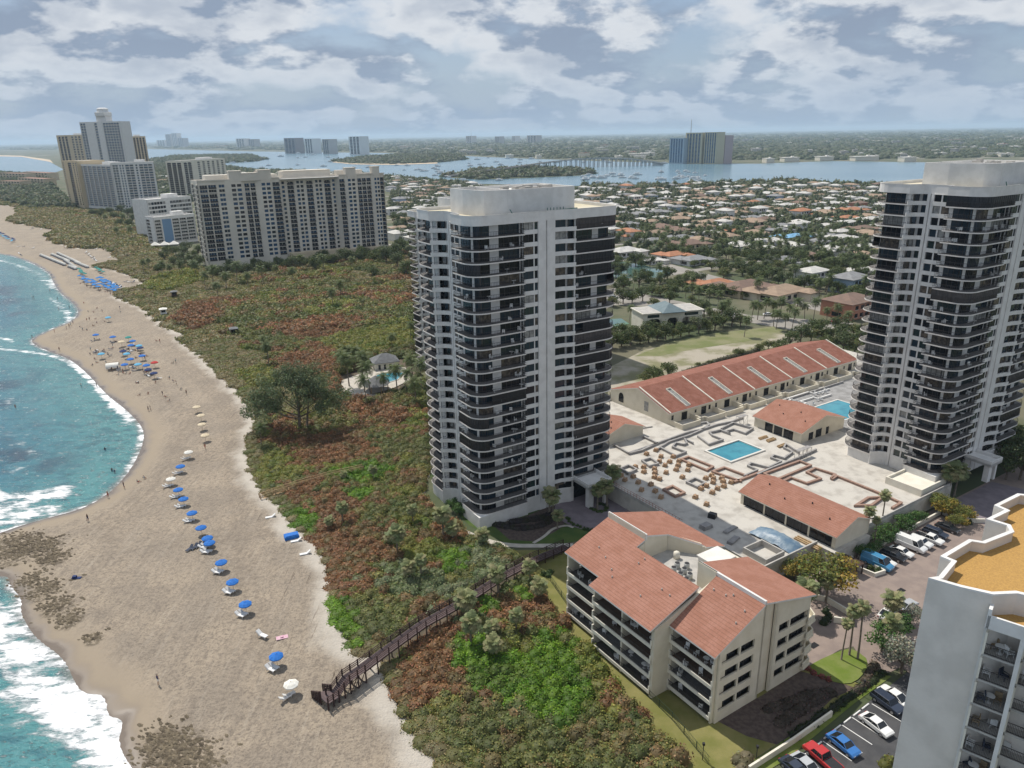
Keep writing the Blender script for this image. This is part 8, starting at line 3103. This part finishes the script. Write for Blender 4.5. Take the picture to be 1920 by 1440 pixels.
# the flat wooded town beyond the water, out to the horizon
fp = []
for _ in range(9000):
    px_, py_ = rdn.uniform(-60, 1980), 255.5 + 55 * rdn.random() ** 1.15
    fp.append((px_, py_ + (960 - px_) * .0171))
fp = np.array(fp)
fw = GP(fp, 0)
lg = inside(fp, np.array(lagoon_pts, float)) | inside(fp + np.array([0, 2.0]), np.array(lagoon_pts, float)) | ((fp[:, 1] > 300) & (fp[:, 0] < 1750)) | ((fp[:, 0] < 240) & (fp[:, 1] > 286)) | ((fp[:, 0] < 540) & (fp[:, 1] > 281))
bay = inside(fp, np.array([(-700, 290), (40, 291), (100, 300), (120, 322), (0, 330), (-700, 345)], float))
fw = fw[~lg & ~bay]
dd = np.hypot(fw[:, 0], fw[:, 1])
r_ = np.random.default_rng(6)
n = len(fw)
rad = dd * .0062 * r_.uniform(.5, 1.4, n)
hg = np.minimum(6 + dd * .0011, 17) * r_.uniform(.6, 1.35, n)
cen = np.concatenate([fw, np.zeros((n, 1))], 1)
c = np.array(WC)[r_.integers(0, 4, n)]
o = link('far_woodland', leaf_mesh('far_woodland', *leaf_arrays(cen, rad, hg, np.clip(dd * .0016, 2.5, 14), np.full(n, 22), c, r_)))
o['kind'] = 'stuff'

# ---- rocks at the water's edge
rp = []
for px_, py_, r in ROCKS:
    x, y = g2(px_, py_, -.8)
    for _ in range(int(44 * r)):
        rp.append((x + rdn.normal() * r * .6, y + rdn.normal() * r * .5))
rp = np.array(rp)
dw = near_dist(rp, WL, 40)
dw = np.where(inside(rp, SEAPOLY), -dw, dw)
rp, dw = rp[dw > -1.0], dw[dw > -1.0]
ico = np.array([(0, 0, 1), (.9, 0, .35), (.28, .85, .35), (-.73, .53, .35), (-.73, -.53, .35), (.28, -.85, .35), (.95, .3, -.4), (0, 1, -.4), (-.95, .3, -.4), (-.6, -.8, -.4), (.6, -.8, -.4)])
tri = [(0, 1, 2), (0, 2, 3), (0, 3, 4), (0, 4, 5), (0, 5, 1), (1, 6, 2), (2, 6, 7), (2, 7, 3), (3, 7, 8), (3, 8, 4), (4, 8, 9), (4, 9, 5), (5, 9, 10), (5, 10, 1), (1, 10, 6)]
V, F = [], []
for (x, y), d in zip(rp, dw):
    s = rdn.uniform(.12, .42)
    a = rdn.uniform(-.9, -.2)
    q = ico * rdn.uniform(.7, 1.3, ico.shape) * np.array([s * 1.7, s * .8, s * .75])
    ca, sa = math.cos(a), math.sin(a)
    o_ = len(V)
    zz = SEA + 1.15 * (1 - math.exp(-max(d, 0) / 9.0))
    for p in q:
        V.append((x + p[0] * ca - p[1] * sa, y + p[0] * sa + p[1] * ca, zz + p[2]))
    F += [tuple(i + o_ for i in t_) for t_ in tri]
mb = MB()
mb.add(V, F)
struct('shore_rocks', mb, mat('beach_rock', (.19, .155, .105), (.10, .08, .055), 1.2, .9, bump=.6, bscale=5), kind='stuff')

# ---- boats on the lagoon
M_HULL = mat('boat_hull', (.66, .66, .66), rough=.4)


def make_boat(k):
    def f():
        o = thing('boat', ['moored sailing yacht on the lagoon', 'white motor boat on the lagoon'][k], 'boat', (0, 0, 0), 0, 'boats on the lagoon')
        b = MB()
        sec = [(-6, 1.6, .2), (-3, 2.0, .0), (1, 2.0, .0), (4, 1.3, .1), (6.6, .05, .5)]
        vs = []
        for x, w, z in sec:
            vs += [(x, -w, 1.5 + z * .5), (x, -w * .6, -.2), (x, w * .6, -.2), (x, w, 1.5 + z * .5)]
        fs = []
        for i in range(4):
            for j in range(4):
                fs.append((i * 4 + j, i * 4 + (j + 1) % 4, (i + 1) * 4 + (j + 1) % 4, (i + 1) * 4 + j))
        b.add(vs, fs + [(3, 2, 1, 0)])
        part('hull', b, M_HULL, o)
        b = MB()
        b.prism([(-3.5, -1.2), (2, -1.2), (3, 0), (2, 1.2), (-3.5, 1.2)], 1.5, 2.5 if k == 0 else 3.4)
        part('cabin', b, M_WPL, o)
        if k == 0:
            b = MB()
            b.tube([(.5, 0, 1.5), (.5, 0, 15)], .14, 5)
            b.bar((.5, 0, 3.2), (-5, 0, 3.3), .25, .3)
            part('mast', b, M_PLW, o)
        return o
    return Proto(f)


BOAT = [make_boat(0), make_boat(1)]
lp = np.array(lagoon_pts, float)
isp = [np.array(v, float) for v in ISLANDS.values()]
n = 0
while n < 105:
    c = rdn.integers(0, 4)
    if c == 0:
        px_, py_ = rdn.uniform(300, 760), rdn.uniform(287, 320)
    elif c == 1:
        px_, py_ = rdn.uniform(740, 1000), rdn.uniform(300, 340)
    elif c == 2:
        px_, py_ = rdn.uniform(1090, 1330), rdn.uniform(322, 346)
    else:
        px_, py_ = rdn.uniform(880, 1250), rdn.uniform(292, 308)
    if not inpoly(px_, py_, lp) or any(inpoly(px_, py_ + .5, q) for q in isp):
        continue
    x, y = g2(px_, py_)
    BOAT[int(rdn.random() < .62)].put((x, y, .3), rdn.uniform(-.6, .6) + R(20), None, None, rdn.uniform(.8, 1.7) * max(1.0, math.hypot(x, y) / 2400))
    n += 1
# white marina roofs and masts at the far bank
for px_, py_, w in ((1198, 294, 34), (1215, 292, 22), (1160, 299, 12), (955, 296, 14), (1010, 297, 10), (1350, 300, 30), (1480, 303, 26), (1545, 301, 24), (1620, 301, 40), (1700, 303, 20), (1440, 305, 14)):
    x, y = g2(px_, py_)
    s = w * math.hypot(x, y) / FOC
    SHED[0].put((x, y, 0), .1, 'long white roofed shed on the bank across the lagoon', 'sheds on the far bank', (s / 44, 1.2, 1.5))

# ================================================================== air
hb = MB()
hb.box(-30000, 30000, -200, 44000, -3.2, 180)
m = bpy.data.materials.new('haze_air')
m.use_nodes = True
t = NT(m.node_tree)
m.node_tree.nodes.clear()
out = t.n('ShaderNodeOutputMaterial')
pv = t.n('ShaderNodeVolumePrincipled')
pv.inputs['Color'].default_value = (.62, .80, 1.0, 1)
pv.inputs['Density'].default_value = HAZE
pv.inputs['Anisotropy'].default_value = .1
t.l(pv.outputs[0], out.inputs['Volume'])
struct('haze', hb, m, kind='stuff')
